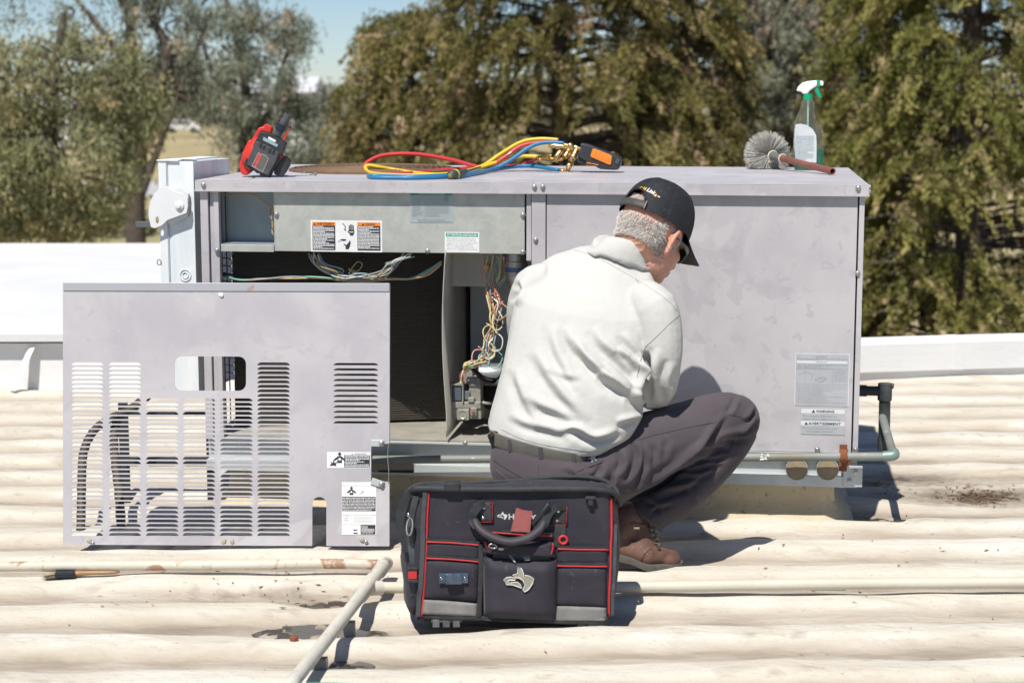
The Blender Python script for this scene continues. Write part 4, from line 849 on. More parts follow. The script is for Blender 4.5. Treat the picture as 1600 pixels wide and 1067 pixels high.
# damper quadrant
piv = J(281, 322, -.03); r1 = J(233, 320, -.03)
pts2 = [K_ for K_ in ((261, 291), (250, 294), (241, 303), (235, 315), (232, 330), (233, 342), (236, 355), (242, 357), (254, 352), (262, 344), (276, 339), (292, 333), (294, 322), (293, 309), (287, 303), (270, 298))]
pl = [J(x_, y_, -.03) for x_, y_ in pts2]; s_ = [(J(246+2.6*math.cos(t), 344+6*math.sin(t), -.03)) for t in np.linspace(0, 2*math.pi, 12, endpoint=False)]
vs_, fs_ = plate([(p.x, p.z) for p in pl], [[(p.x, p.z) for p in s_]], .003)
DQ = mat('white_plate', (.70, .71, .72), .45, var=(.62, .64, .66), vs=9)
b = MB(); b.add([(v.x, -.03 - v.z, v.y) for v in vs_], fs_); b.build('damper_plate', DQ, duct, bevel=.001)
b = MB(); pl = [J(x_, y_, -.01) for x_, y_ in ((262, 300), (285, 291), (296, 303), (295, 338), (268, 352), (262, 345))]; vs_, fs_ = plate([(p.x, p.z) for p in pl], [], .012); b.add([(v.x, -.012 - v.z, v.y) for v in vs_], fs_); b.build('damper_base', DQ, duct, bevel=.002)
b = MB(); b.lathe([(0, -.010), (.006, -.010), (.007, -.006), (.013, -.005), (.016, -.002), (.016, .0)], piv + Vector((0, -.002, 0)), (0, 1, 0), 20, cap=False); b.build('pivot', DQ, duct, smooth=40)
b = MB(); p = J(217, 350, .0); q = J(238, 349, .0); b.box((p.x, -.026, p.z-.010), (q.x+.01, -.012, p.z+.010)); b.build('damper_handle', mat('handle_grey', (.10, .11, .12), .5), duct, bevel=.002)
c = J(290, 430, 0); b = MB()
for r0 in (.019, .010): b.tube([(c.x + r0*math.cos(t), -.002, c.z + r0*math.sin(t)) for t in np.linspace(0, 2*math.pi, 24, endpoint=False)], .0018, 6, closed=True)
b.build('knockout', DW, duct, smooth=180)
b = MB(); c = J(249, 410, -.004); b.tube([(c.x + .007*math.cos(t), -.006, c.z + .009*math.sin(t)) for t in np.linspace(0, 2*math.pi, 12, endpoint=False)], .0014, 6, closed=True); b.build('latch_ring', RUST, duct)
# ---- flexible conduits and frame behind the louvres
def tubew(name, pts, r, m, label, cat, wob=0, n=10, k=8):
    P = crom(pts, k); b = MB(); rs = [r*(1 + wob*math.sin(i*1.9)) for i in range(len(P))]; b.tube(P, rs, n); o = b.build(name, m, smooth=180); return tag(o, label, cat)
CONDM = mat('black_conduit', (.03, .026, .02), .6, var=(.10, .08, .045), vs=25, vamt=.7)
def Q(px, py, D): return at(px, py, D)
tubew('flexible_conduit', [Q(228, 622, 5.9), Q(205, 640, 5.85), Q(170, 655, 5.8), Q(145, 675, 5.75), Q(131, 705, 5.68), Q(128, 740, 5.6), Q(127, 790, 5.5), Q(126, 836, 5.46)], .014, CONDM, 'black flexible conduit arching down to the roof behind the far left louvres', 'conduit', .08)
tubew('flexible_conduit', [Q(238, 612, 6.0), Q(214, 632, 5.9), Q(186, 652, 5.85), Q(178, 680, 5.8), Q(180, 720, 5.7), Q(186, 770, 5.6), Q(190, 836, 5.46)], .015, CONDM, 'black flexible conduit dropping straight behind the second column of louvres', 'conduit', .08)
for y_, x1_, D, lb in ((645, 345, 5.98, 'upper'), (718, 345, 5.95, 'lower')):
    a = Q(195, y_, D); c = Q(x1_, y_, D); b = MB(); b.box((a.x, D, a.z-.022 if lb == 'lower' else a.z-.012), (c.x, D+.03, a.z+.004)); tag(b.build('strut_rail', mat('dark_rail', (.03, .03, .035), .6)), 'dark horizontal rail behind the louvres, %s of the two' % lb, 'rail')
for px in (326, 189):
    a = Q(px, 632, 5.94); g = ground(px, 800); b = MB(); b.box((a.x-.016, 5.965, rz(a.x, 5.97)-.01), (a.x+.016, 5.995 - .02, a.z)); tag(b.build('strut_post', M_('dark_rail')), 'dark upright leg behind the louvres, %s' % ('at the corner of the unit' if px == 326 else 'beside the black conduits'), 'post')
# ================================================================== PIPES ON THE ROOF
PWH = mat('painted_pipe', (.58, .54, .45), .6, var=(.48, .44, .36), vs=6, vamt=.7, bump=.0012, bs=70, spots=[(5.0, .585, .61, (.30, .14, .07), .8), (30, .62, .68, (.36, .24, .15), .4), (40, .6, .7, (.62, .6, .54), .6)])
PW2 = mat('cream_pipe', (.56, .53, .44), .6, var=(.50, .46, .37), vs=4, vamt=.7, bump=.0008, bs=60)
PW3 = mat('grey_cream_pipe', (.58, .55, .48), .6, var=(.47, .45, .41), vs=7, vamt=.7, bump=.0012, bs=60, spots=[(20, .62, .68, (.3, .29, .28), .5)])
def rpipe(name, pts, r, z, m, label, wob=.0015):
    P = []
    for px, py in pts: g = ground(px, py, z); P.append(g + Vector((0, 0, wob*math.sin(px*.03))))
    b = MB(); b.tube(crom(P, 5), r, 14); return tag(b.build(name, m, smooth=180), label, 'pipe')
rpipe('roof_pipe', [(-500, 888), (-80, 885), (150, 883), (380, 882), (500, 881), (592, 881)], .0145, .03, PWH, 'thin cream pipe with rust patches lying on the roof at the left')
rpipe('roof_pipe', [(580, 917), (800, 916), (1000, 916), (1300, 913), (1640, 909), (2100, 903)], .0155, .03, PW2, 'cream pipe running right across the roof behind the tool bag')
dp = empty('roof_pipe', ground(575, 918, .06), 'thick cream pipe running diagonally toward the camera, with a tee', 'pipe'); O = dp.location.copy()
b = MB(); b.tube(crom([ground(602, 880, .055)-O, ground(570, 922, .055)-O, ground(515, 992, .05)-O, ground(450, 1075, .045)-O], 6), [.0165]*19, 16); b.build('pipe_run', PW3, dp, smooth=180)
b = MB(); b.ell(ground(600, 882, .05)-O, .022, None, 16, 10); b.tube([ground(603, 879, .05)-O, ground(592, 893, .05)-O], .0205, 14); b.build('elbow', PW3, dp, smooth=60)
b = MB(); b.tube([ground(583, 905, .05)-O, ground(562, 931, .05)-O], .021, 16); b.tube([ground(573, 919, .045)-O, ground(596, 918, .04)-O], .0195, 14); b.build('tee', PW3, dp, smooth=60)
for px, py in ((541, 960), (497, 1016)):  # grey blocks added where only the pipe's shadow and wet show
    g = ground(px, py, .045) - O; b = MB(); b.box((g.x-.02, g.y-.012, -O.z-.03), (g.x+.022, g.y+.012, g.z-.018)); b.build('shade_block', mat('pipe_shade_grey', (.22, .21, .2), .7), dp)
b = MB(); g = ground(1290, 915, .014); b.box((-.05, -.012, 0), (.05, .012, .016)); b.box((-.05, -.012, .0165), (-.035, .012, .02)); o = b.build('pipe_coupling', mat('pale_green_plastic', (.42, .46, .34), .5, var=(.36, .4, .3), vs=20), bevel=.003); o.location = (g.x, g.y-.022, g.z-.004)
tag(o, 'pale green plastic sleeve lying against the cream pipe right of the boot', 'sleeve')
# paintbrush
g0 = ground(70, 897, .012); g1 = ground(187, 893, .012); BFm = Frame(g0, g1-g0, (0, 0, 1)); pbr = empty('paintbrush', BFm, 'wooden-handled paintbrush lying beside the thin pipe at the left', 'brush'); Lb = (g1-g0).length
b = MB(); rows = []
for t, wy, h in ((.40, .013, .007), (.45, .012, .008), (.52, .009, .007), (.65, .0075, .006), (.8, .010, .0065), (.93, .0095, .006), (.985, .006, .004), (1, .002, .002)): rows.append([(Lb*t, wy*math.cos(a), h*math.sin(a)) for a in np.linspace(0, 2*math.pi, 12, endpoint=False)])
b.loft(rows); b.build('handle', mat('varnished_wood', (.36, .22, .10), .45, var=(.22, .12, .05), vs=12, stretch=(.3, 4, 4)), pbr, smooth=180)
b = MB(); b.box((Lb*.14, -.022, -.007), (Lb*.41, .022, .008)); b.build('ferrule', mat('black_ferrule', (.03, .035, .04), .35, .4), pbr, bevel=.004)
b = MB()
for i in range(260): y_ = rw.uniform(-.02, .02); z_ = rw.uniform(-.006, .006); e = rw.uniform(-.1, .02); b.add([(Lb*.15, y_-.0006, z_), (Lb*.15, y_+.0006, z_), (Lb*e, y_*1.15+rw.uniform(-.002, .002), z_*.6-.002)], [(0, 1, 2)])
b.box((Lb*.0, -.018, -.006), (Lb*.15, .018, .004)); b.build('bristles', mat('bristle', (.38, .32, .22), .9), pbr)
# stray scraps
b = MB(); r2 = random.Random(9)
for cx_, cy_, n, sx, sy in ((1535, 762, 330, 32, 7), (1390, 757, 30, 15, 4), (440, 915, 50, 90, 14), (1470, 900, 26, 170, 60), (300, 960, 24, 300, 50), (1300, 850, 22, 200, 30)):
    for k in range(n):
        g = ground(cx_ + r2.gauss(0, sx), cy_ + r2.gauss(0, sy)); z_ = rz(g.x, g.y) + .002; a_ = r2.uniform(0, 3.14); l_ = r2.uniform(.004, .018)*(1 if n > 100 else .7); h_ = r2.uniform(0, .006)
        b.add([(g.x-l_*math.cos(a_), g.y-l_*math.sin(a_), z_+h_), (g.x+.0025*math.sin(a_), g.y-.0025*math.cos(a_), z_+.001), (g.x+l_*math.cos(a_), g.y+l_*math.sin(a_), z_+h_*.5), (g.x-.0025*math.sin(a_), g.y+.0025*math.cos(a_), z_+.003)], [(0, 1, 2, 3)])
b.build('leaf_litter', mat('dead_leaf', (.14, .075, .035), .9, var=(.28, .19, .11), vs=60), kind='stuff')
g = ground(459, 1000); b = MB(); b.lathe([(0, .012), (.008, .012), (.012, .006), (.012, 0), (0, 0)], (0, 0, 0), (.2, -.3, 1), 6, cap=False); o = b.build('rusty_bolt', RUST, bevel=.001); o.location = (g.x, g.y, rz(g.x, g.y)+.001); tag(o, 'rusty bolt head on the roof left of the diagonal pipe', 'bolt')
# ================================================================== PERSON
def remesh(o, vox, smooth=6, it=1):
    m = o.modifiers.new('r', 'REMESH'); m.mode = 'VOXEL'; m.voxel_size = vox
    if smooth: q = o.modifiers.new('s', 'SMOOTH'); q.iterations = smooth; q.factor = .5
    bpy.context.view_layer.update(); me = ev(o); old = o.data; o.modifiers.clear(); o.data = me; bpy.data.meshes.remove(old)
    me.polygons.foreach_set('use_smooth', [True]*len(me.polygons)); return o
def getco(me):
    a = np.empty(len(me.vertices)*3, dtype=np.float32); me.vertices.foreach_get('co', a); return a.reshape(-1, 3).astype(float)
def getno(me):
    a = np.empty(len(me.vertices)*3, dtype=np.float32); me.vertex_normals.foreach_get('vector', a); return a.reshape(-1, 3).astype(float)
def setco(me, a): me.vertices.foreach_set('co', np.asarray(a, dtype=np.float32).ravel()); me.update()
def pdist(P, line):
    """signed px distance to a polyline and the fraction along it"""
    A = np.array(line, float); best = np.full(len(P), 1e9); sg = np.zeros(len(P)); fr = np.zeros(len(P))
    seg = np.linalg.norm(A[1:]-A[:-1], axis=1); tot = seg.sum(); acc = 0
    for i in range(len(A)-1):
        d = A[i+1]-A[i]; L2 = (d*d).sum(); t = np.clip(((P-A[i])@d)/L2, 0, 1); q = A[i]+t[:, None]*d; r_ = P-q; dd = np.linalg.norm(r_, axis=1)
        cr = d[0]*r_[:, 1]-d[1]*r_[:, 0]; m_ = dd < best; best = np.where(m_, dd, best); sg = np.where(m_, np.sign(cr), sg); fr = np.where(m_, (acc+t*seg[i])/tot, fr); acc += seg[i]
    return best*sg, fr
def folds(o, F, noise_amp=0, nsc=9, stretch=(1, 1, 1)):
    me = o.data; C = getco(me); N = getno(me); P = proj(C); view = C - np.array([0, 0, CH]); view /= np.linalg.norm(view, axis=1, keepdims=True)
    fac = np.clip(-(N*view).sum(1)*2.2, 0, 1); D = np.zeros(len(C))
    for line, w_, amp, *mode in F:
        cr = crom([(x, y, 0) for x, y in line], 4); s_, f_ = pdist(P, [(p.x, p.y) for p in cr])
        tp = np.clip(np.minimum(f_, 1-f_)*3.5, 0, 1)**.8
        # beyond an end the distance grows radially: fade it
        if mode and mode[0] == 'r': g = np.exp(-.5*(s_/w_)**2)
        elif mode and mode[0] == 'v': g = -np.exp(-.5*(s_/w_)**2)
        else: g = -(s_/w_)*np.exp(.5-.5*(s_/w_)**2)
        D += amp*g*tp*fac
    if noise_amp:
        st = Vector(stretch)
        nn = np.array([noise.noise(Vector((c[0]*st.x, c[1]*st.y, c[2]*st.z))*nsc) + .5*noise.noise(Vector((c[0]*st.x, c[1]*st.y, c[2]*st.z))*nsc*2.3) for c in C]); D += nn*noise_amp
    setco(me, C + N*D[:, None])
def bvh(o):
    me = o.data; M = o.matrix_world; return BVHTree.FromPolygons([M @ v.co for v in me.vertices], [tuple(p.vertices) for p in me.polygons])
def hit(tree, px, py, off=0):
    d = ray(px, py).normalized(); p, n, i, dist = tree.ray_cast(C0, d)
    if p is None: return None
    if n.dot(d) > 0: n = -n
    return p + n*off
def seam(name, tree, line, r, m, parent, k=5, off=.0004, dash=None, mode=None):
    cr = crom([(x, y, 0) for x, y in line], k); P = [hit(tree, p.x, p.y, off) for p in cr]; P = [p for p in P if p is not None]
    b = MB()
    if len(P) < 2: print('NOHIT', name); return None
    if dash:
        for i in range(0, len(P)-1, 2): b.tube([P[i], P[i+1]], r, 4)
    else:
        run = [P[0]]
        for p in P[1:]:
            if (p - run[-1]).length > .05:
                if len(run) > 1: b.tube(run, r, 5)
                run = []
            run.append(p)
        if len(run) > 1: b.tube(run, r, 5)
    if b.v: o = b.build(name, m, None, smooth=180); o.parent = parent; o.matrix_parent_inverse = parent.matrix_world.inverted() if parent else Matrix(); return o
def decal(name, tree, s_, x0, y0, x1, y1, h, m, parent, off=.0008, slant=0, bold=True, V=None, F=None, sub=False):
    if V is None: V, F = text2d(s_, bold)
    dx, dy = x1-x0, y1-y0; L_ = math.hypot(dx, dy); nx_, ny_ = dy/L_, -dx/L_
    out = []
    for u, v in V:
        uu = u + slant*v; p = hit(tree, x0+dx*uu+nx_*h*v, y0+dy*uu+ny_*h*v, off)
        out.append(p if p is not None else (out[-1] if out else Vector((0, 5, 0))))
    b = MB(); b.add(out, F); o = b.build(name, m, None); o.parent = parent; o.matrix_parent_inverse = parent.matrix_world.inverted(); return o
SKIN = mat('weathered_skin', (.56, .31, .225), .5, var=(.50, .20, .145), vs=14, vamt=.8, bump=.0012, bs=160, spots=[(45, .6, .75, (.62, .36, .27), .5), (130, .68, .73, (.36, .16, .11), .5)])
_m['weathered_skin'].node_tree.nodes['Principled BSDF'].inputs['Subsurface Weight'].default_value = .15
_m['weathered_skin'].node_tree.nodes['Principled BSDF'].inputs['Subsurface Radius'].default_value = (.008, .003, .002)
SHIRT = mat('stone_cotton', (.525, .52, .495), .85, var=(.47, .465, .435), vs=4, vamt=.6, bump=.0012, bs=60, sheen=.0, spots=[(600, .5, .6, (.46, .45, .41), .3)], bdet=2)
TROU = mat('charcoal_cotton', (.058, .047, .055), .85, var=(.085, .070, .078), vs=5, vamt=.8, bump=.0006, bs=500, sheen=.08, spots=[(2.5, .5, .8, (.075, .06, .068), .7), (30, .7, .76, (.2, .17, .16), .35)], bdet=2)
SEAMT = mat('trouser_seam', (.045, .038, .045), .9); SEAMS = mat('shirt_seam', (.33, .32, .285), .9); SEAML = mat('trouser_stitch', (.16, .14, .15), .9)
BELT = mat('belt_leather', (.10, .092, .08), .55, var=(.15, .14, .12), vs=20, bump=.0005, bs=90)
BOOT = mat('brown_boot_leather', (.115, .057, .04), .55, var=(.18, .10, .07), vs=16, vamt=.9, bump=.0012, bs=55, spots=[(60, .62, .7, (.24, .15, .11), .6)])
SOLE = mat('boot_sole', (.085, .08, .068), .75, var=(.16, .145, .12), vs=22, bump=.001, bs=90)
CAPM = mat('black_mesh_cap', (.014, .015, .02), .75, spots=[(260, .68, .72, (.32, .32, .33), .7)], bump=.0012, bs=420, bdet=1)
CAPB = mat('black_twill', (.012, .012, .015), .7, bump=.0003, bs=500)
HAIRM = mat('grey_hair', (.78, .74, .70), .9, spec=.1, var=(.58, .52, .48), vs=150)
person = empty('person', ground(985, 884, 0), 'person in cap, stone work shirt and dark trousers crouching with back to the camera', 'person')
PI_ = person.matrix_world
bpy.context.view_layer.update()
def pchild(o): o.parent = person; o.matrix_parent_inverse = Matrix.Translation(-person.location); return o
def ring(c, A, B, n=28, p=2.3, skew=0):
    out = []
    for k in range(n):
        t = 2*math.pi*k/n; ct, st = math.cos(t), math.sin(t)
        out.append(c + A*(math.copysign(abs(ct)**(2/p), ct)) + B*(math.copysign(abs(st)**(2/p), st)))
    return out
def px_ring(xl, yl, xr, yr, D, hd, yaw=.30, fwd=(0, 1, 0), n=28, p=2.3):
    """ring whose left and right silhouettes fall at two image points, centre at depth D"""
    dl = hd*0; a = at(xl, yl, D + math.sin(yaw)*.15*0 + yaw*.14); c = at(xr, yr, D - yaw*.14)
    A = (c - a)/2; ctr = (a + c)/2; B = Vector(fwd) - A.normalized()*Vector(fwd).dot(A.normalized()); B.normalize()
    return ring(ctr, A, B*hd, n, p)
# ---- shirt
b = MB()
st = [(768, 662, 928, 700, 5.00, .112), (764, 655, 955, 700, 5.005, .125), (768, 634, 990, 678, 5.01, .135), (777, 605, 1004, 650, 5.02, .138), (786, 572, 1006, 605, 5.03, .135), (793, 535, 1012, 560, 5.05, .13), (800, 495, 1022, 520, 5.07, .125), (808, 455, 1035, 490, 5.09, .118), (826, 424, 1032, 464, 5.11, .10), (858, 402, 1022, 444, 5.13, .085), (898, 388, 1014, 432, 5.14, .078), (926, 382, 1006, 424, 5.15, .070), (932, 374, 1003, 417, 5.155, .074), (937, 366, 1000, 408, 5.165, .072)]
fw = Vector((.28, .90, .2))
b.loft([px_ring(*s_[:4], s_[4], s_[5], fwd=fw) for s_ in st])
# right sleeve
def arm(b, pts, rs, n=18, k=4):
    P = crom(pts, k); R_ = []
    for i in range(len(rs)-1): R_ += [rs[i] + (rs[i+1]-rs[i])*j/k for j in range(k)]
    R_.append(rs[-1]); b.tube(P, R_, n)
RS = at(1012, 476, 5.03); RE = at(1024, 590, 5.03)
arm(b, [at(995, 462, 5.06), at(1020, 482, 5.03), at(1031, 530, 5.01), at(1029, 575, 5.01), at(1024, 606, 5.06), at(1010, 606, 5.18), at(990, 590, 5.34)], [.05, .070, .066, .062, .060, .052, .042])
arm(b, [at(862, 440, 5.12), at(838, 450, 5.14), at(824, 500, 5.19), at(832, 550, 5.26), at(850, 562, 5.33), at(880, 566, 5.40)], [.05, .068, .063, .057, .052, .042])
b.ell(at(985, 640, 5.0), (.035, .05, .035)); b.ell(at(940, 680, 4.98), (.05, .05, .03))
shirt = pchild(b.build('shirt', SHIRT)); remesh(shirt, .0048, 9)
def cq(L_): return [(780+x/2.963, 360+y/2.963) for x, y in L_]
SF = [(cq([(225, 440), (255, 560), (310, 670), (370, 780)]), 9, .005), (cq([(290, 450), (340, 540), (420, 620), (500, 700), (600, 775)]), 9, .009), (cq([(425, 455), (470, 530), (550, 600), (620, 670), (645, 745)]), 9, .0085),
      (cq([(540, 550), (590, 590), (640, 650), (655, 700)]), 6, .010), (cq([(465, 662), (530, 705), (590, 745), (630, 772)]), 7, .011), 
      (cq([(150, 560), (200, 650), (270, 750), (340, 830), (390, 900)]), 11, .008), (cq([(270, 935), (350, 925), (430, 965), (500, 955), (560, 930)]), 7, .010), (cq([(120, 770), (190, 820), (270, 850), (360, 900)]), 9, .007),
      (cq([(590, 770), (640, 790), (680, 830), (690, 860)]), 7, .009), (cq([(60, 640), (90, 740), (130, 830), (180, 900)]), 9, .006),
      (cq([(655, 560), (668, 640), (648, 720), (640, 790)]), 6, -.014), (cq([(720, 540), (705, 640), (715, 740), (700, 800)]), 8, .007), (cq([(790, 600), (760, 700), (770, 780)]), 7, .006), (cq([(815, 700), (800, 760), (780, 800)]), 5, -.006),
      (cq([(85, 230), (105, 280), (70, 340)]), 6, .008), (cq([(40, 860), (130, 905), (240, 930), (340, 970)]), 8, .006), (cq([(560, 480), (620, 560), (655, 600)]), 7, .005), (cq([(540, 900), (600, 880), (680, 865)]), 6, .008),
      (cq([(350, 500), (400, 600), (470, 660)]), 6, .0045), (cq([(480, 620), (540, 670), (600, 720), (640, 735)]), 5, .006), (cq([(220, 640), (300, 680), (380, 690)]), 6, .003), (cq([(690, 560), (690, 650), (672, 730)]), 5, .006), (cq([(450, 70), (520, 100), (610, 150), (700, 230)]), 8, .003)]
SF = [(a_[0], a_[1]*.78, a_[2]*1.5) for a_ in SF]
folds(shirt, SF, .0022, 9, (1.4, 1, .8))
T = bvh(shirt)
seam('yoke_seam', T, cq([(260, 88), (370, 98), (470, 135), (560, 185), (680, 255), (780, 325), (825, 375)]), .0008, SEAMS, person)
seam('sleeve_seam', T, cq([(833, 392), (790, 430), (720, 500), (672, 548), (650, 620), (640, 680)]), .0011, SEAMS, person)
seam('hem_seam', T, cq([(10, 920), (100, 962), (200, 990), (320, 1010), (420, 1022)]), .0009, SEAMS, person)
# collar
b = MB(); nb = at(970, 400, 5.15); nax = Vector((.36, .34, .87)).normalized()
ca = Vector((.80, -.52, -.12)); ca = (ca - nax*ca.dot(nax)).normalized(); cb_ = nax.cross(ca)
rows = []
for h, r0, r1 in ((-.034, .083, .090), (-.022, .080, .087), (-.008, .0775, .083), (.012, .071, .076), (.024, .067, .072), (.0275, .0655, .070), (.025, .063, .067), (.005, .062, .066)):
    rows.append([nb + nax*(h + .006*math.cos(t)) + ca*r0*math.cos(t) + cb_*r1*math.sin(t) for t in np.linspace(R(-205), R(115), 44)])
for ri, (wn, off_) in enumerate(((1, .004), (.75, .006), (.4, .006))):
    for k_, p in enumerate(rows[ri]):
        q_ = T.find_nearest(p)
        if q_[0] is not None:
            nn_ = q_[1] if (q_[1].dot(nax) > -.5) else -q_[1]; rows[ri][k_] = p.lerp(q_[0] + nn_*off_, wn*.9)
b.sheet(rows); o = pchild(b.build('collar', SHIRT, smooth=180)); m_ = o.modifiers.new('s', 'SOLIDIFY'); m_.thickness = .002; m_.offset = 1
# ---- trousers
b = MB()
ts = [(776, 676, 917, 716, 4.985, .105), (770, 700, 945, 735, 4.975, .125), (768, 728, 950, 760, 4.97, .14), (778, 756, 940, 785, 4.975, .135), (800, 778, 915, 800, 4.99, .10)]
b.loft([px_ring(*s_[:4], s_[4], s_[5], fwd=Vector((.2, .95, -.1)), p=2.4) for s_ in ts])
def limb(b, pts, rs, n=20, k=4, sq=1.0): 
    P = crom(pts, k); R_ = []
    for i in range(len(rs)-1): R_ += [rs[i] + (rs[i+1]-rs[i])*j/k for j in range(k)]
    R_.append(rs[-1]); b.tube(P, R_, n, sq=sq)
limb(b, [at(895, 738, 4.99), at(945, 730, 5.0), at(1010, 700, 5.04), at(1080, 672, 5.10), at(1130, 652, 5.14), at(1151, 655, 5.16)], [.108, .112, .102, .088, .076, .066])
b.ell(at(1150, 656, 5.165), (.071, .075, .076))
limb(b, [at(1153, 664, 5.17), at(1136, 690, 5.165), at(1098, 732, 5.14), at(1055, 772, 5.11), at(1018, 795, 5.085), at(1005, 808, 5.08)], [.067, .072, .076, .074, .069, .071], sq=.95)
limb(b, [at(830, 735, 5.0), at(835, 700, 5.12), at(838, 670, 5.28), at(836, 660, 5.38)], [.10, .09, .078, .065])
limb(b, [at(836, 662, 5.38), at(838, 720, 5.32), at(842, 790, 5.24), at(846, 840, 5.19)], [.066, .068, .062, .056])
trou = pchild(b.build('trousers', TROU)); remesh(trou, .0055, 7)
def tq(L_): return [(960+x/4.446, 600+y/4.446) for x, y in L_]
TF = [(tq([(780, 215), (690, 330), (600, 440), (480, 540), (400, 600), (250, 705), (60, 800)]), 5, -.012), (tq([(560, 490), (640, 455), (720, 440), (810, 440)]), 4, .006), (tq([(530, 540), (620, 520), (700, 515), (780, 490)]), 4, .0055), (tq([(470, 600), (560, 590), (660, 560), (760, 560)]), 4, .006),
      (tq([(400, 655), (500, 640), (600, 640), (700, 590)]), 4, .006), (tq([(270, 795), (380, 750), (500, 720), (620, 640)]), 5, .008), (tq([(850, 345), (930, 300), (1000, 240)]), 4, .007), (tq([(700, 390), (800, 350), (900, 330), (990, 290)]), 4, .007), (tq([(900, 260), (950, 210), (980, 150)]), 4, .006),
      (tq([(640, 440), (740, 400), (860, 380), (960, 360)]), 4, .006), (tq([(120, 390), (165, 470), (150, 580), (80, 700)]), 5, .007), (tq([(190, 420), (225, 520), (200, 620), (130, 720)]), 5, .006), (tq([(280, 400), (300, 480), (260, 600)]), 6, .004), (tq([(380, 380), (365, 470), (320, 560)]), 6, .003),
      (tq([(40, 450), (60, 540), (20, 640)]), 5, .005), (tq([(250, 880), (330, 850), (400, 830)]), 4, .006), (tq([(200, 800), (300, 840), (330, 900)]), 4, .005), (tq([(860, 80), (820, 170), (790, 215)]), 4, .004), (tq([(450, 700), (540, 760), (560, 860)]), 5, .004),
      ([(880, 730), (900, 745), (890, 765)], 5, .004), ([(945, 720), (935, 745), (905, 770)], 5, .006), ([(960, 735), (955, 760), (935, 780)], 4, .006)]
TF = [(a_[0], a_[1]*.9, a_[2]*1.5) for a_ in TF]
folds(trou, TF, .0015, 12)
T = bvh(trou)
seam('side_seam', T, tq([(130, 395), (300, 350), (500, 305), (740, 258)]), .0008, SEAMT, person)
seam('side_seam', T, tq([(835, 355), (810, 440), (740, 520), (660, 590), (560, 660), (460, 760), (300, 870), (235, 960)]), .0008, SEAMT, person)
seam('knee_seam', T, tq([(790, 212), (850, 222), (905, 242)]), .0007, SEAMT, person)
seam('hem_stitch', T, tq([(165, 880), (215, 925), (290, 980), (350, 1005)]), .0007, SEAML, person)
def pq(L_): return [(740+x/1.667, 260+y/1.667) for x, y in L_]
seam('pocket_seam', T, pq([(228, 815), (270, 795), (340, 768)]), .0012, SEAMT, person); seam('pocket_seam', T, pq([(235, 830), (300, 815), (335, 785), (338, 768)]), .0008, SEAML, person)
seam('pocket_seam', T, pq([(52, 765), (90, 790), (135, 815)]), .0012, SEAMT, person); seam('pocket_seam', T, pq([(60, 790), (100, 820), (140, 822), (135, 812)]), .0008, SEAML, person)
seam('seat_seam', T, pq([(170, 775), (168, 800), (175, 840)]), .0008, SEAMT, person)
STAR = mat('pale_star', (.40, .44, .46), .6)
sv = [(.5+.5*(1 if i % 2 == 0 else .42)*math.sin(i*math.pi/5), .5+.5*(1 if i % 2 == 0 else .42)*math.cos(i*math.pi/5)) for i in range(10)]
decal('star_patch', T, None, 922, 725, 936, 719, 14, STAR, person, off=.001, V=sv, F=[tuple(range(10))])
# belt
b = MB(); rows = []
for i, (dy, gr_w) in enumerate(((-3, 0), (-1.5, 1), (15, 2), (16.5, 1))):
    rows.append(px_ring(772-gr_w, 672+dy, 921+gr_w, 712+dy, 4.985, .112+.001*gr_w, fwd=Vector((.2, .95, -.1)), p=2.4, n=48))
b.sheet([r_ + [r_[0]] for r_ in rows]); o = pchild(b.build('belt', BELT, smooth=60)); m_ = o.modifiers.new('s', 'SOLIDIFY'); m_.thickness = .004
Tb = bvh(o)
for x, y in ((797, 688), (844, 700), (893, 706)):
    P = [hit(Tb, x+k*.6, y-6+k*5.5, .0035) for k in range(6)]; P = [p for p in P if p]
    b = MB()
    for sx in (0,): b.sheet([[p + Vector((-.0065, 0, 0)), p + Vector((.0065, 0, 0))] for p in P]) if len(P) > 1 else None
    if b.v: o2 = b.build('belt_loop', TROU); pchild(o2); m_ = o2.modifiers.new('s', 'SOLIDIFY'); m_.thickness = .003
b = MB(); c = at(782, 700, 4.93); b.box((-.018, -.012, -.04), (.012, .012, .045), None); o = b.build('phone_pouch', CAPB, bevel=.006); o.location = c + Vector((-.006, .03, 0)); o.rotation_euler = (0, R(-22), R(30)); pchild(o)
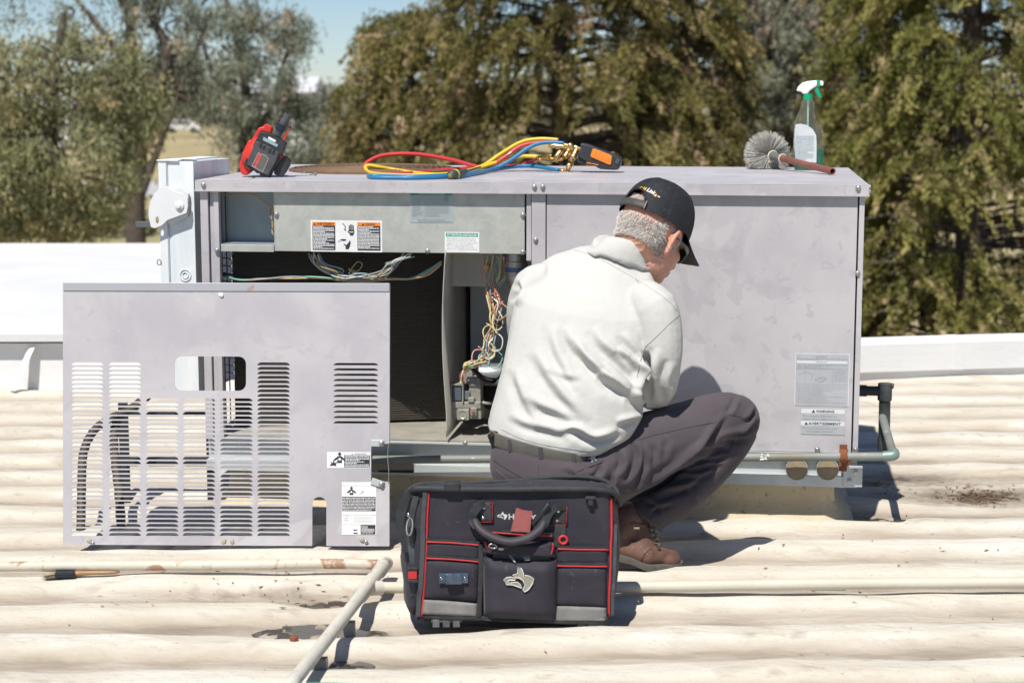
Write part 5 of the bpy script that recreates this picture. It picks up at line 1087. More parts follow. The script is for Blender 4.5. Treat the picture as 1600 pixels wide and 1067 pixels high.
# ---- boots
def boot(heel, ball, toe, ankle, lace=True):
    b = MB(); up = Vector((0, 0, 1)); fdir = (toe - heel); fdir.z = 0; fdir.normalize(); side = fdir.cross(up)
    b.cone2(heel + up*.036, ball + up*.034, .035, .038); b.cone2(ball + up*.034, toe + up*.028, .039, .027); b.cone2(heel + up*.045 + fdir*.02, ankle, .040, .046); b.cone2(ankle - up*.02 + fdir*.02, ball + up*.036, .040, .034)
    b.ell(toe*.8 + ball*.2 + up*.026, (.042, .046, .029))
    o = pchild(b.build('boot', BOOT)); remesh(o, .0045, 5)
    # sole follows heel -> ball -> toe
    P = crom([heel - fdir*.022, heel, heel*.5+ball*.5 + up*.004, ball, toe + fdir*.034], 6); s = MB(); rows = []
    for i, p in enumerate(P):
        t = i/(len(P)-1); wv = .037 + .012*math.sin(min(t, 1)*math.pi*.95); wv *= math.sqrt(max(0, 1 - max(0, (t-.84)/.165)**2))*(.86 if t < .06 else 1)
        th = .024 if t > .35 else .024 + .012*(1-t/.35)
        wv = max(wv, .006)
        rows.append([p - side*wv - up*.002, p - side*wv*1.06 + up*(th-.012), p - side*wv + up*(th-.006), p + side*wv + up*(th-.006), p + side*wv*1.06 + up*(th-.012), p + side*wv - up*.002])
    s.loft(rows); so = pchild(s.build('sole', SOLE, smooth=50, fix=True)); so.parent = o; so.matrix_parent_inverse = Matrix.Translation(-person.location); 
    return o
bt = ground(1060, 880, 0); bb = ground(1008, 886, 0)
z_ = rz(bb.x, bb.y)
heel = at(948, 868, bb.y-.01); ball = Vector((bb.x, bb.y, z_+.004)); toe = Vector((bt.x-.02, bt.y+.01, rz(bt.x, bt.y)+.004))
ank = at(983, 808, 5.055)
boot1 = boot(heel, ball, toe, ank)
lh = ground(842, 905, 0); ly = 5.0; lx = lh.x
boot(Vector((lx-.01, ly+.02, .06)), Vector((lx+.02, ly+.17, rz(lx, ly+.17)+.004)), Vector((lx+.04, ly+.25, rz(lx, ly+.25)+.004)), at(846, 848, 5.14))
for ch in [c for c in bpy.data.objects if c.name.startswith('sole')]: ch.matrix_parent_inverse = (Matrix.Translation(person.location) @ Matrix.Translation(-person.location)).inverted() 
T = bvh(boot1)
def bq(L_): return [(930+x/5.161, 780+y/5.161) for x, y in L_]
seam('boot_stitch', T, bq([(170, 360), (250, 325), (330, 345), (400, 390), (430, 430)]), .0008, SOLE, person)
seam('boot_stitch', T, bq([(370, 500), (400, 440), (450, 400), (470, 440)]), .0011, mat('dark_stitch', (.05, .025, .02), .8), person)
LACE = mat('lace', (.12, .10, .05), .8); b = MB()
P0 = [hit(T, 1012+2.6*i, 817+8*i, .004) for i in range(6)]
for i in range(5):
    if P0[i] and P0[i+1]:
        a, c = P0[i], P0[i+1]; m2 = (a+c)/2 + Vector((.01, -.004, .006)); b.tube([a, m2, c], .0024, 5); b.tube([a + Vector((-.012, -.002, .002)), m2, c + Vector((.006, 0, 0))], .002, 5)
if b.v: pchild(b.build('laces', LACE, smooth=180))
h_ = hit(T, 994, 824, .002)
if h_: b = MB(); b.box((-.008, -.003, -.003), (.008, .003, .003)); o = b.build('buckle', mat('bright_metal', (.7, .68, .62), .3, .9)); o.location = h_; pchild(o)
seam('boot_pull', T, bq([(290, 195), (350, 200), (400, 215)]), .004, BOOT, person)
# ---- body (head, neck, arms, hands, legs) as one mesh
HS = 1.10; HC = at(1018, 370, 5.19)
f_ = Vector((.62, .61, -.50)).normalized(); u_ = Vector((.36, .28, .89)); u_ = (u_ - f_*u_.dot(f_)).normalized(); r_h = f_.cross(u_)
HM = Matrix((r_h, f_, u_)).transposed(); 
def hp(x, y, z): return HC + HM @ (Vector((x, y, z))*HS)
def hell(b, c, r, rot=None): 
    M = HM @ (rot if rot else Matrix.Identity(3)); b.ell(hp(*c), Vector(r)*HS, M, 24, 16)
b = MB()
hell(b, (0, -.014, .028), (.076, .098, .092)); hell(b, (0, .028, -.030), (.064, .070, .085)); hell(b, (0, .045, -.085), (.042, .045, .032)); hell(b, (0, -.045, -.02), (.062, .052, .065))
for sx in (-1, 1):
    hell(b, (sx*.036, .02, -.062), (.022, .05, .034)); hell(b, (sx*.038, .058, -.024), (.024, .026, .024))
    ec = Vector((sx*.079, -.006, -.012)); er = Matrix.Rotation(sx*R(24), 3, 'Z') @ Matrix.Rotation(R(-14), 3, 'X')
    pts = [(0, .010, -.030), (0, -.004, -.034), (0, -.014, -.016), (0, -.019, .006), (0, -.015, .026), (0, .0, .036), (0, .014, .030), (0, .018, .014), (0, .010, .004)]
    b.tube([hp(*(ec + er @ Vector(p) + Vector((sx*(.010 if 1 < i < 6 else .003), 0, 0)))) for i, p in enumerate([Vector(p) for p in crom(pts, 3)][::1])] if False else [hp(*(ec + er @ Vector((sx*.010*math.sin(math.pi*i/24), p[1], p[2])))) for i, p in enumerate(crom(pts, 3))], .0062*HS, 8)
    b.ell(hp(*(ec + Vector((sx*.001, -.002, 0)))), Vector((.0055, .016, .028))*HS, HM @ er, 14, 10)
    b.ell(hp(*(ec + er @ Vector((sx*.002, .004, -.030)))), Vector((.006, .010, .012))*HS, HM @ er, 10, 8)
b.cone2(hp(0, .088, .005), hp(0, .112, -.030), .009*HS, .014*HS); hell(b, (0, .082, .018), (.05, .018, .012)); hell(b, (0, .094, -.058), (.024, .014, .006)); hell(b, (0, .092, -.068), (.021, .014, .007))
nk = at(972, 408, 5.165)
b.cone2(hp(0, -.028, -.035), nk, .058*HS, .058); b.cone2(hp(0, -.04, -.055), nk, .048, .05); b.cone2(hp(0.02, .01, -.07), nk + Vector((.02, .03, -.02)), .042, .045)
# torso core and limbs inside the clothes
b.cone2(nk, at(925, 480, 5.14), .05, .06); b.cone2(at(925, 480, 5.14), at(905, 560, 5.09), .06, .08); b.cone2(at(905, 560, 5.09), at(862, 690, 5.02), .08, .07); b.cone2(at(925, 455, 5.14), at(990, 475, 5.08), .04, .035); b.cone2(at(920, 455, 5.14), at(850, 460, 5.15), .04, .035)
RA = [at(1018, 485, 5.03), at(1027, 590, 5.03), at(990, 590, 5.34), at(982, 588, 5.385)]; b.cone2(RA[0], RA[1], .045, .038); b.cone2(RA[1], RA[2], .038, .027); b.cone2(RA[2], RA[3], .027, .026)
LA = [at(836, 460, 5.15), at(834, 550, 5.28), at(880, 566, 5.40), at(893, 568, 5.44)]; b.cone2(LA[0], LA[1], .045, .038); b.cone2(LA[1], LA[2], .036, .027); b.cone2(LA[2], LA[3], .027, .026)
for J_ in ([at(895, 738, 4.99), at(1150, 650, 5.19), at(1010, 806, 5.12), ank], [at(830, 735, 5.0), at(836, 665, 5.36), at(846, 838, 5.19), at(846, 850, 5.15)]):
    b.cone2(J_[0], J_[1], .06, .035); b.cone2(J_[1], J_[2], .035, .03); b.cone2(J_[2], J_[3], .032, .03)
def hand(b, wr, d, up, s=1, grip=.5):
    """palm and five bent fingers; d = pointing direction, up = back of the hand, s = side of the thumb"""
    d = d.normalized(); up = (up - d*up.dot(d)).normalized(); sd = d.cross(up)*s
    b.cone2(wr, wr + d*.03, .024, .027); 
    for k in range(4): o_ = wr + sd*(.030 - .019*k) + d*.02; b.cone2(wr + sd*(.016-.010*k), wr + sd*(.030-.0195*k) + d*.078, .0155, .0115)
    for k, (ln) in enumerate((.070, .078, .072, .056)):
        p = wr + sd*(.030-.0195*k) + d*.080; q = d.copy(); cur = [p]
        for j, fr_ in enumerate((.45, .32, .23)):
            ang = grip*(.55 + .35*j); q = (q*math.cos(ang) - up*math.sin(ang)).normalized(); u2 = sd.cross(q)*-1; up2 = up; cur.append(cur[-1] + q*ln*fr_)
            b.cone2(cur[-2], cur[-1], .0092-.0009*j, .0086-.0009*j, 10)
    t0 = wr + sd*.022 + d*.02; t1 = wr + sd*.052 + d*.045 - up*.012; t2 = t1 + (d*.8 + sd*.25 - up*.35).normalized()*.032; t3 = t2 + (d*.85 - sd*.15 - up*.45).normalized()*.026
    b.cone2(t0, t1, .016, .0115, 10); b.cone2(t1, t2, .0112, .0098, 10); b.cone2(t2, t3, .0098, .0082, 10)
hand(b, RA[3], Vector((-.15, 1, -.05)), Vector((.35, .1, .9)), -1, .42); hand(b, LA[3], Vector((.25, 1, .0)), Vector((-.3, .1, .9)), 1, .5)
body = pchild(b.build('body', SKIN)); remesh(body, .0038, 9)
# wrinkles on the neck and a little unevenness
me = body.data; C = getco(me); N = getno(me); P = proj(C)
sel = np.where((P[:, 0] > 950) & (P[:, 0] < 1075) & (P[:, 1] > 340) & (P[:, 1] < 450))[0]
for i in sel:
    c = Vector(C[i]); q = HM.transposed() @ (c - HC); w_ = max(0, min(1, (-q.z+.005)/.05))*max(0, min(1, (.05-q.y)/.05))
    C[i] += N[i]*(w_*.0016*math.sin(q.z*420 + 25*noise.noise(q*18) + q.y*90) + .0007*noise.noise(q*90))
setco(me, C)
# ---- short grey hair
C = getco(me); N = getno(me); rngh = np.random.default_rng(3); H = (C - np.array(HC)) @ np.array(HM) / HS
m_ = (H[:, 1] < .030) & (H[:, 2] > -.052 - .25*np.clip(H[:, 1]+.03, -.1, .02)) & (H[:, 2] < .075) & (np.abs(H[:, 0]) < .082) & (np.linalg.norm(H, axis=1) < .15)
ear = (np.abs(H[:, 0]) > .070) & (H[:, 1] > -.034) & (H[:, 2] < .024) & (H[:, 1] < .02)
m_ &= ~ear; m_ &= ~((H[:, 1] > .0) & (H[:, 2] < -.015))
m_ &= ~((H[:, 2] > .020) & (H[:, 2] < .062) & (H[:, 1] < -.05)); m_ &= ~((H[:, 2] >= .03) & (H[:, 1] > -.085))
idx = np.where(m_)[0]; b = MB()
pick = rngh.choice(idx, 26000); down = np.array(-u_*.8 - f_*.25)
for i in pick:
    hq = H[i]; fade = 1 - max(0, (-hq[2]-.03)/.035)
    bald = .35 if noise.noise(Vector(hq)*26) > .12 and hq[2] > -.02 and hq[1] < -.05 else 1
    if rngh.random() > max(fade, .25)*bald: continue
    p = C[i] + rngh.normal(size=3)*.0016; n = N[i]; d = n*.30 + down*.9 + rngh.normal(size=3)*.20; d /= np.linalg.norm(d); l_ = rngh.uniform(.009, .016)*max(fade, .5)
    s_ = np.cross(d, rngh.normal(size=3)); s_ /= np.linalg.norm(s_)
    b.add([p - s_*.0006, p + s_*.0006, p + d*l_], [(0, 1, 2)])
pchild(b.build('hair', HAIRM, label='short grey hair below the cap', kind='stuff'))
# ---- cap
b = MB(); NT, NE = 180, 44; rx, ry, ht = .0905, .112, .120; CZ = .030
def cap_pt(th, e, off=0):
    ce = math.cos(e*math.pi/2)**.72; se = math.sin(e*math.pi/2)**.92
    fr = .5+.5*math.cos(th); g = 0
    for k in range(6):
        dth = (th - k*math.pi/3 + math.pi) % (2*math.pi) - math.pi; g -= .0013*math.exp(-(dth/.045)**2)*(1-e)**.3
    X_ = (rx+off+g)*ce*math.sin(th); Y_ = (ry+off+g)*ce*math.cos(th); Z_ = (ht + off + .012*fr*(1-e))*se
    return hp(X_, Y_ - .008, CZ + Z_)
rows = []
for j in range(NE+1):
    e = j/NE*.985; rows.append([cap_pt(2*math.pi*i/NT, e) for i in range(NT)])
vs_ = [p for r_ in rows for p in r_]; fs_ = []
def inopen(i, j):
    th = 2*math.pi*(i+.5)/NT; dth = abs(th - math.pi); e = (j+.5)/NE; return dth < .42 and e < .27*math.sqrt(max(0, 1-(dth/.42)**2.6))
for j in range(NE):
    for i in range(NT):
        if not inopen(i, j): fs_.append((j*NT+i, j*NT+(i+1) % NT, (j+1)*NT+(i+1) % NT, (j+1)*NT+i))
fs_.append(tuple(NE*NT + i for i in range(NT)))
b.add(vs_, fs_); cap = pchild(b.build('cap', CAPM, smooth=180)); 
# a stitched edge round the opening, the strap, button and peak
edge = []
for dth in np.linspace(-.42, .42, 25): edge.append(cap_pt(math.pi + dth, .27*math.sqrt(max(0, 1-(abs(dth)/.42)**2.6)), .001))
def sub(o, par): o.parent = par; o.matrix_parent_inverse = Matrix(); return o
b = MB(); b.tube(edge, .0032, 6); sub(b.build('opening_edge', CAPB, smooth=180), cap)
b = MB(); b.sheet([[cap_pt(math.pi + d, e, .0030) for d in np.linspace(-.50, .50, 20)] for e in (0.002, .03, .095)]); o = sub(b.build('strap', mat('faded_strap', (.055, .052, .048), .6, var=(.09, .085, .08), vs=40), smooth=180), cap); q = o.modifiers.new('s', 'SOLIDIFY'); q.thickness = .0025
b = MB(); b.tube([cap_pt(math.pi-.47, e, .005) for e in np.linspace(.0, .10, 5)], .0012, 5); sub(b.build('strap_edge', mat('strap_thread', (.3, .29, .27), .7)), cap)
b = MB(); b.ell(hp(0, -.008, CZ+ht+.001), (.008, .008, .005), HM, 12, 8); sub(b.build('button', CAPB, smooth=180), cap)
for k in range(6): b = MB(); b.tube([cap_pt(k*math.pi/3 + .0, e, .0002) for e in np.linspace(.02 if k != 3 else .32, .98, 24)], .0012, 5); sub(b.build('panel_seam', CAPB, smooth=180), cap)
b = MB(); rows = []
for j in range(9):
    t = j/8; row = []
    for i in range(25):
        a = (i/24-.5)*2; th = a*.95; base = cap_pt(th, 0) ; L_ = .088*math.sqrt(max(0, 1-abs(a)**2.4))*t
        row.append(base + f_*L_*HS + u_*(-.22*L_ - .000 - .45*abs(a)**2*L_ - .0*t)*HS)
    rows.append(row)
b.sheet(rows); o = sub(b.build('peak', mat('black_peak', (.035, .035, .033), .7, bump=.0002, bs=400), smooth=180), cap); q = o.modifiers.new('s', 'SOLIDIFY'); q.thickness = .003
T = bvh(cap)
YEL = mat('yellow_thread', (.85, .48, .02), .6); WTH = mat('white_thread', (.8, .8, .8), .6)
def onCap(name, s_, x0, y0, x1, y1, h, m, sl=.15): o = decal(name, T, s_, x0, y0, x1, y1, h, m, person, off=.0009, slant=sl); o.parent = cap; return o
def cz(x, y): return 970+x/16, 280+y/16
onCap('cap_lettering', 'CBS', *cz(455, 255), *cz(625, 285), 4.4, YEL); onCap('cap_lettering', 'Link', *cz(640, 300), *cz(830, 400), 6.2, WTH)
onCap('cap_lettering', 'TM', *cz(895, 430), *cz(955, 470), 2.2, WTH)
x_, y_ = cz(815, 415); x2, y2 = cz(880, 450); decal('cap_triangle', T, None, x_, y_, x2, y2, 5, YEL, person, off=.0009, V=[(0, 0), (1, 0), (.7, 1)], F=[(0, 1, 2)]).parent = cap
# ---- sunglasses
GL = mat('glasses_frame', (.03, .028, .022), .3, coat=.5); LENS = mat('green_lens', (.02, .06, .045), .08, spec=.8)
gl_ = MB()
for sx in (-1, 1):
    P = [hp(sx*.080, -.008, .012), hp(sx*.079, .03, .008), hp(sx*.076, .06, .004), hp(sx*.068, .082, .002)]
    P = crom(P, 4); n = len(P)
    rows = [[p + u_*(.003+.007*(i/n)**1.5), p + r_h*sx*.0025 + u_*.0, p - u_*(.003+.009*(i/n)**1.5), p - r_h*sx*.0015] for i, p in enumerate(P)]
    gl_.loft(rows)
    rim = [hp(sx*(.036 + .030*math.cos(t)), .098 - .018*abs(math.cos(t))*(1 if math.cos(t)*1 > 0 else .2), -.004 + .021*math.sin(t)) for t in np.linspace(0, 2*math.pi, 20, endpoint=False)]
    gl_.tube(rim, .0028, 6, closed=True)
gl_.tube([hp(-.008, .102, .003), hp(.008, .102, .003)], .002, 6)
o = pchild(gl_.build('sunglasses', GL, smooth=60, fix=True))
for sx in (-1, 1):
    b = MB(); c = hp(sx*.036, .099, -.004); b.add([c] + [hp(sx*(.036 + .029*math.cos(t)), .097 - .018*abs(math.cos(t))*(1 if math.cos(t) > 0 else .2), -.004 + .020*math.sin(t)) for t in np.linspace(0, 2*math.pi, 20, endpoint=False)], [(0, 1+i, 1+(i+1) % 20) for i in range(20)]); sub(b.build('lens', LENS, smooth=180), o)
# ================================================================== TOOL BAG
g0 = ground(650, 973, .012); g1 = ground(955, 972, .012)
BF_ = Frame((g0.x, g0.y, .012), (g1.x-g0.x, g1.y-g0.y+.012, 0), (0, .035, 1)); Bk = BF_.loc
BFAB = mat('dusty_black_nylon', (.019, .017, .028), .75, var=(.038, .032, .044), vs=6, vamt=.85, bump=.0022, bs=24, sheen=.05, spots=[(500, .5, .62, (.03, .028, .034), .4), (3, .5, .75, (.044, .036, .046), .5), (35, .66, .72, (.09, .08, .075), .4)])
BEDGE = mat('black_webbing', (.020, .022, .025), .65, var=(.05, .055, .06), vs=30, bump=.0008, bs=300)
BVIN = mat('black_vinyl', (.045, .052, .060), .4, var=(.10, .11, .12), vs=18, vamt=.7)
RED = mat('red_piping', (.55, .03, .035), .5, var=(.4, .03, .03), vs=30)
BGREY = mat('grey_band', (.17, .165, .16), .7, var=(.26, .25, .235), vs=14, vamt=.8, bump=.0006, bs=60)
CHROME = mat('chrome', (.55, .56, .58), .15, 1); LOGOM = mat('pale_metal_logo', (.62, .58, .50), .3, .8, var=(.45, .4, .33), vs=60)
bag = empty('tool_bag', BF_, 'open-mouth black fabric tool bag with red piping and front pockets, standing on the roof', 'tool bag')
BW = Bk(957, 972).x; BH = Bk(800, 762).z
def bu(px, py, v=0): p = Bk(px, py, v); return p
def zpx(py): return Bk(800, py).z
# body shell: rounded plan, softly bulging
def plan(u): return u
b = MB(); rows = []; NB = 26
for j in range(NB):
    t = j/(NB-1); z = .006 + (BH-.010)*t; inset = .006*t + .004*math.sin(t*3)
    taper = .15*max(0, t-.35)/.65; ring_ = []
    x0, x1, y0, y1, r = -.004 + inset*.4, BW + .002 - inset*.4, .002 + .0, .235 - taper, .03
    for p in rrect(x0, x1, y0, y1, r, 7): ring_.append(p)
    # densify
    dn = []
    for i in range(len(ring_)):
        a, c = ring_[i], ring_[(i+1) % len(ring_)]; n = max(1, int(math.dist(a, c)/.012))
        dn += [(a[0]+(c[0]-a[0])*k/n, a[1]+(c[1]-a[1])*k/n) for k in range(n)]
    row = []
    for x, y in dn:
        cx_, cy_ = BW/2, .12 - taper/2; dx_, dy_ = x-cx_, y-cy_
        bl_ = .010*math.sin(math.pi*t)*(1 if x < .02 or x > BW-.02 else .5) + .0035*noise.noise(Vector((x*9, y*9, z*11))) + .002*noise.noise(Vector((x*26, y*26, z*22)))
        nrm = Vector((dx_/BW*1.2, dy_/.23, 0)).normalized(); row.append((x + nrm.x*bl_, y + nrm.y*bl_, z))
    rows.append(row)
n0 = min(len(r_) for r_ in rows); 
def resample(row, n):
    P = [Vector(p) for p in row]; P.append(P[0]); L_ = [0]
    for i in range(1, len(P)): L_.append(L_[-1] + (P[i]-P[i-1]).length)
    out = []; k = 0
    for i in range(n):
        s_ = L_[-1]*i/n
        while L_[k+1] < s_: k += 1
        out.append(P[k].lerp(P[k+1], (s_-L_[k])/(L_[k+1]-L_[k]+1e-9)))
    return out
rows = [resample(r_, 130) for r_ in rows]
b.loft(rows, cap=True); shell = b.build('bag_body', BFAB, bag, smooth=60, fix=True)
bpy.context.view_layer.update()
def bhit(px, py, off=.001): return hit(TB, px, py, off)
TB = BVHTree.FromPolygons([BF_.m @ v.co for v in shell.data.vertices], [tuple(p.vertices) for p in shell.data.polygons])
BI = BF_.m.inverted()
def strip(name, line, wpx, m, off=.0015, th=.0015, k=6, par=None, label=None):
    """a flat band laid along the bag, following its surface"""
    cr = crom([(x, y, 0) for x, y in line], k); P = [(p, hit(TB, p.x, p.y, off)) for p in cr]; P = [(a, q) for a, q in P if q]
    if len(P) < 2: print('NOHIT', name); return None
    h = wpx/2*4.6/FPX; L_ = [BI @ q for _, q in P]; rows = []
    for i, p in enumerate(L_):
        t = (L_[min(i+1, len(L_)-1)] - L_[max(i-1, 0)]).normalized(); s_ = t.cross(Vector((0, 1, 0))).normalized(); n_ = Vector((0, -1, 0))
        rows.append([p - s_*h, p - s_*h + n_*th, p + s_*h + n_*th, p + s_*h])
    q = MB(); q.loft(rows); return q.build(name, m, par or bag, smooth=40, fix=True, label=label)
def cordp(name, line, r, m, off=.002, k=6, par=None):
    cr = crom([(x, y, 0) for x, y in line], k); P = [BI @ q for q in (hit(TB, p.x, p.y, off) for p in cr) if q]
    if len(P) < 2: print('NOHIT', name); return None
    q = MB(); q.tube(P, r, 7); return q.build(name, m, par or bag, smooth=180)
def kq(L_): return [(600+x/3.9525, 730+y/3.9525) for x, y in L_]
def sheetp(name, quad, m, bulge=0, th=.002, n=14, off=.002, rnd=0, par=None, side=True, label=None):
    """pocket: a grid over a four-cornered outline in the picture, on the bag surface, bulging outward"""
    (ax, ay), (bx_, by_), (cx_, cy_), (dx_, dy_) = quad; rows = []
    for j in range(n+1):
        t = j/n; row = []
        for i in range(n+1):
            s_ = i/n; 
            px = (ax*(1-s_)+bx_*s_)*(1-t) + (dx_*(1-s_)+cx_*s_)*t; py = (ay*(1-s_)+by_*s_)*(1-t) + (dy_*(1-s_)+cy_*s_)*t
            q = bhit(px, py, off)
            if q is None: q = BF_.m @ Bk(px, py, -off)
            p = BI @ q; e = min(s_, 1-s_); f = min(t, 1-t) if rnd != 2 else (1-t if t > .5 else .5)
            g = (1-(1-min(e*5, 1))**2.2) * (1-(1-min(f*5, 1))**2.2)
            p.y -= bulge*g + .0016*noise.noise(p*24)*min(1, bulge/.006)
            row.append(p)
        rows.append(row)
    q = MB(); q.sheet(rows); o = q.build(name, m, par or bag, smooth=180, label=label); md = o.modifiers.new('s', 'SOLIDIFY'); md.thickness = th; return o
# upper and lower panels
sheetp('side_pocket', kq([(262, 565), (590, 585), (580, 820), (248, 808)]), BFAB, .008); sheetp('side_pocket', kq([(265, 462), (592, 480), (590, 560), (262, 545)]), BFAB, .004)
sheetp('side_pocket', kq([(1070, 612), (1372, 612), (1368, 860), (1065, 850)]), BFAB, .008); sheetp('side_pocket', kq([(1072, 505), (1378, 510), (1372, 590), (1070, 582)]), BFAB, .004)
sheetp('grey_band', kq([(247, 812), (578, 836), (576, 912), (243, 900)]), BGREY, .004, off=.006); sheetp('grey_band', kq([(1068, 852), (1368, 862), (1366, 945), (1062, 942)]), BGREY, .004, off=.006)
sheetp('base_band', kq([(240, 903), (1390, 948), (1385, 972), (245, 930)]), BEDGE, .003, off=.003)
for L_ in ([(262, 443), (590, 462)], [(262, 543), (592, 566)], [(1072, 487), (1380, 494)], [(1070, 590), (1372, 592)], [(640, 385), (1040, 408)]): strip('webbing', kq(L_), 5, BEDGE, .006, .003)
for L_ in ([(262, 455), (430, 462), (590, 476)], [(258, 556), (420, 564), (592, 580)], [(1070, 499), (1220, 503), (1385, 505)], [(1068, 602), (1220, 606), (1375, 607)], [(665, 398), (850, 410), (1038, 420)]): cordp('red_piping', kq(L_), .0022, RED, .008)
strip('stitched_band', kq([(598, 470), (594, 700), (586, 915)]), 7, BEDGE, .007, .003)
# vertical piping and the vinyl binding outside it
cordp('red_piping', kq([(277, 148), (268, 300), (262, 500), (248, 720), (236, 920)]), .003, RED, .003); cordp('red_piping', kq([(1397, 185), (1400, 350), (1395, 600), (1385, 800), (1386, 955)]), .003, RED, .003)
strip('binding', kq([(255, 150), (243, 320), (238, 520), (226, 720), (214, 915)]), 7, BVIN, .003, .006); strip('binding', kq([(1416, 190), (1421, 350), (1417, 600), (1405, 800), (1404, 945)]), 7, BVIN, .001, .006)
for x_ in (1416, 1400): pass
# centre pocket
pk = sheetp('centre_pocket', kq([(612, 545), (1066, 560), (1058, 945), (622, 915)]), BFAB, .032, n=26, off=.006, rnd=0)
TPK = BVHTree.FromPolygons([BF_.m @ v.co for v in pk.data.vertices], [tuple(p.vertices) for p in pk.data.polygons])
TS = TB
sheetp('pocket_lid', kq([(625, 455), (1045, 460), (1064, 548), (610, 520)]), BFAB, .022, n=18, off=.008)
TB = TPK
strip('pocket_rim', kq([(616, 548), (750, 556), (900, 566), (1062, 560)]), 5.5, BEDGE, .004, .004)
TB = TS
cordp('red_piping', kq([(624, 448), (632, 478), (655, 500)]), .002, RED, .022); cordp('red_piping', kq([(1042, 456), (1040, 500), (1026, 530)]), .002, RED, .022)
cordp('red_piping', kq([(600, 486), (618, 520), (630, 545)]), .0012, BEDGE, .012)
def pdecal(name, tree, V, F, m, off=.001, th=None, par=None):
    P = [hit(tree, x, y, off) for x, y in V]; P = [BI @ (p if p else BF_.m @ Bk(x, y, -.01)) for p, (x, y) in zip(P, V)]
    b = MB(); b.add(P, F); o = b.build(name, m, par or bag)
    if th: md = o.modifiers.new('s', 'SOLIDIFY'); md.thickness = th; md.offset = 1
    return o
def polyd(name, tree, pts, m, off=.001, th=None, par=None):
    vs_, fs_ = plate(pts, (), 0); n = len(vs_)//2; F = [f for f in fs_ if len(f) == 3 and max(f) < n]; return pdecal(name, tree, [(v.x, v.y) for v in vs_[:n]], F, m, off, th, par)
dA = [(197, 665), (222, 645), (262, 640), (300, 652), (290, 668), (240, 668), (228, 684), (240, 692), (310, 682), (335, 705), (352, 738), (310, 722), (270, 708), (220, 706)]
dB = [(273, 625), (312, 612), (318, 568), (345, 582), (362, 612), (366, 648), (376, 626), (410, 632), (448, 655), (440, 695), (405, 748), (372, 768), (357, 750), (376, 705), (355, 668), (330, 650), (300, 646)]
cv2 = lambda L_: [((750+x/5.338-600)*3.9525, (780+y/5.338-730)*3.9525) for x, y in L_]
dog1 = cv2(dA); dog2 = cv2(dB)
for dgp in (dog1, dog2): polyd('dog_emblem', TPK, kq(dgp), LOGOM, .0045, .002)
for dgp in (dog1, dog2):
    P = [BI @ q for q in (hit(TPK, x, y, .006) for x, y in kq(dgp)) if q]; q = MB(); q.tube(P, .0011, 6, closed=True); q.build('emblem_outline', mat('emblem_white', (.75, .73, .68), .4), bag, smooth=180)
sx_, sy_ = .335, .335
for dgp in (dog1, dog2): polyd('dog_emblem_print', TB, kq([(698 + (x-738)*sx_*1.03, 272 + (y-616)*sy_) for x, y in dgp]), mat('print_white', (.55, .55, .53), .7), .0012)
V, F = text2d('HUSKY', True); x0_, y0_ = kq([(770, 322)])[0]; x1_, y1_ = kq([(940, 330)])[0]
pdecal('bag_lettering', TB, [(x0_ + (x1_-x0_)*u, y0_ + (y1_-y0_)*u - 9.5*v) for u, v in V], F, M_('print_white'), .0012)
# torn white label and worn patch
polyd('torn_label', TPK, kq([(760, 556), (905, 564), (898, 590), (868, 592), (850, 570), (790, 566), (806, 590), (812, 604), (790, 590)]), mat('torn_white', (.45, .45, .42), .7, var=(.2, .2, .2), vs=90), .011)
polyd('worn_patch', TPK, kq([(840, 930), (865, 912), (900, 906), (926, 918), (930, 938)]), mat('worn_tan', (.45, .40, .32), .8, var=(.2, .18, .15), vs=60), .002)
# leather scrap, black marker
tag_o = [(815, 240), (860, 256), (915, 262), (905, 330), (900, 392), (780, 386), (800, 310)]
vs_, fs_ = plate([(Bk(x, y).x, Bk(x, y).z) for x, y in kq(tag_o)], (), .002); b = MB(); b.add([(v.x, -.016 - v.z - .01*(v.y-zpx(828)), v.y) for v in vs_], fs_)
o = b.build('leather_scrap', mat('red_leather', (.36, .11, .10), .75, var=(.27, .075, .07), vs=30, bump=.001, bs=90)); o.matrix_world = BF_.m; tag(o, 'torn reddish leather scrap poking out of the tool bag front pocket', 'leather scrap')
b = MB(); a = Bk(858, 786, -.03); c = Bk(833, 819, -.018); b.tube([a, a.lerp(c, .03), a.lerp(c, .5), a.lerp(c, .52), c], [.003, .0055, .0058, .0065, .0065], 12); o = b.build('marker_pen', mat('marker_black', (.02, .022, .025), .35), smooth=50); o.matrix_world = BF_.m; tag(o, 'black marker pen sticking up behind the handle of the tool bag', 'pen')
# handle
hP = [(742, 812, -.012), (750, 826, -.030), (768, 838, -.042), (795, 846, -.05), (822, 841, -.048), (842, 828, -.036), (850, 815, -.022)]
P = crom([Bk(x, y, v) for x, y, v in hP], 6); n = len(P)
b = MB(); b.tube(P, [.0088 + .0038*math.sin(math.pi*i/(n-1))**.5 for i in range(n)], 14, sq=.8); hd = b.build('handle', mat('worn_handle', (.034, .029, .036), .6, var=(.06, .052, .058), vs=20, bump=.0007, bs=70), bag, smooth=60)
def band(name, pts, w0, m, par=None):
    P = crom([Bk(x, y, v) for x, y, v in pts], 5); rows = []
    for i, p in enumerate(P):
        t = (P[min(i+1, len(P)-1)] - P[max(i-1, 0)]).normalized(); s_ = t.cross(Vector((0, 1, 0))).normalized(); rows.append([p - s_*w0 + Vector((0, .0012, 0)), p - s_*w0 - Vector((0, .0012, 0)), p + s_*w0 - Vector((0, .0012, 0)), p + s_*w0 + Vector((0, .0012, 0))])
    b = MB(); b.loft(rows); return b.build(name, m, par or bag, smooth=40, fix=True)
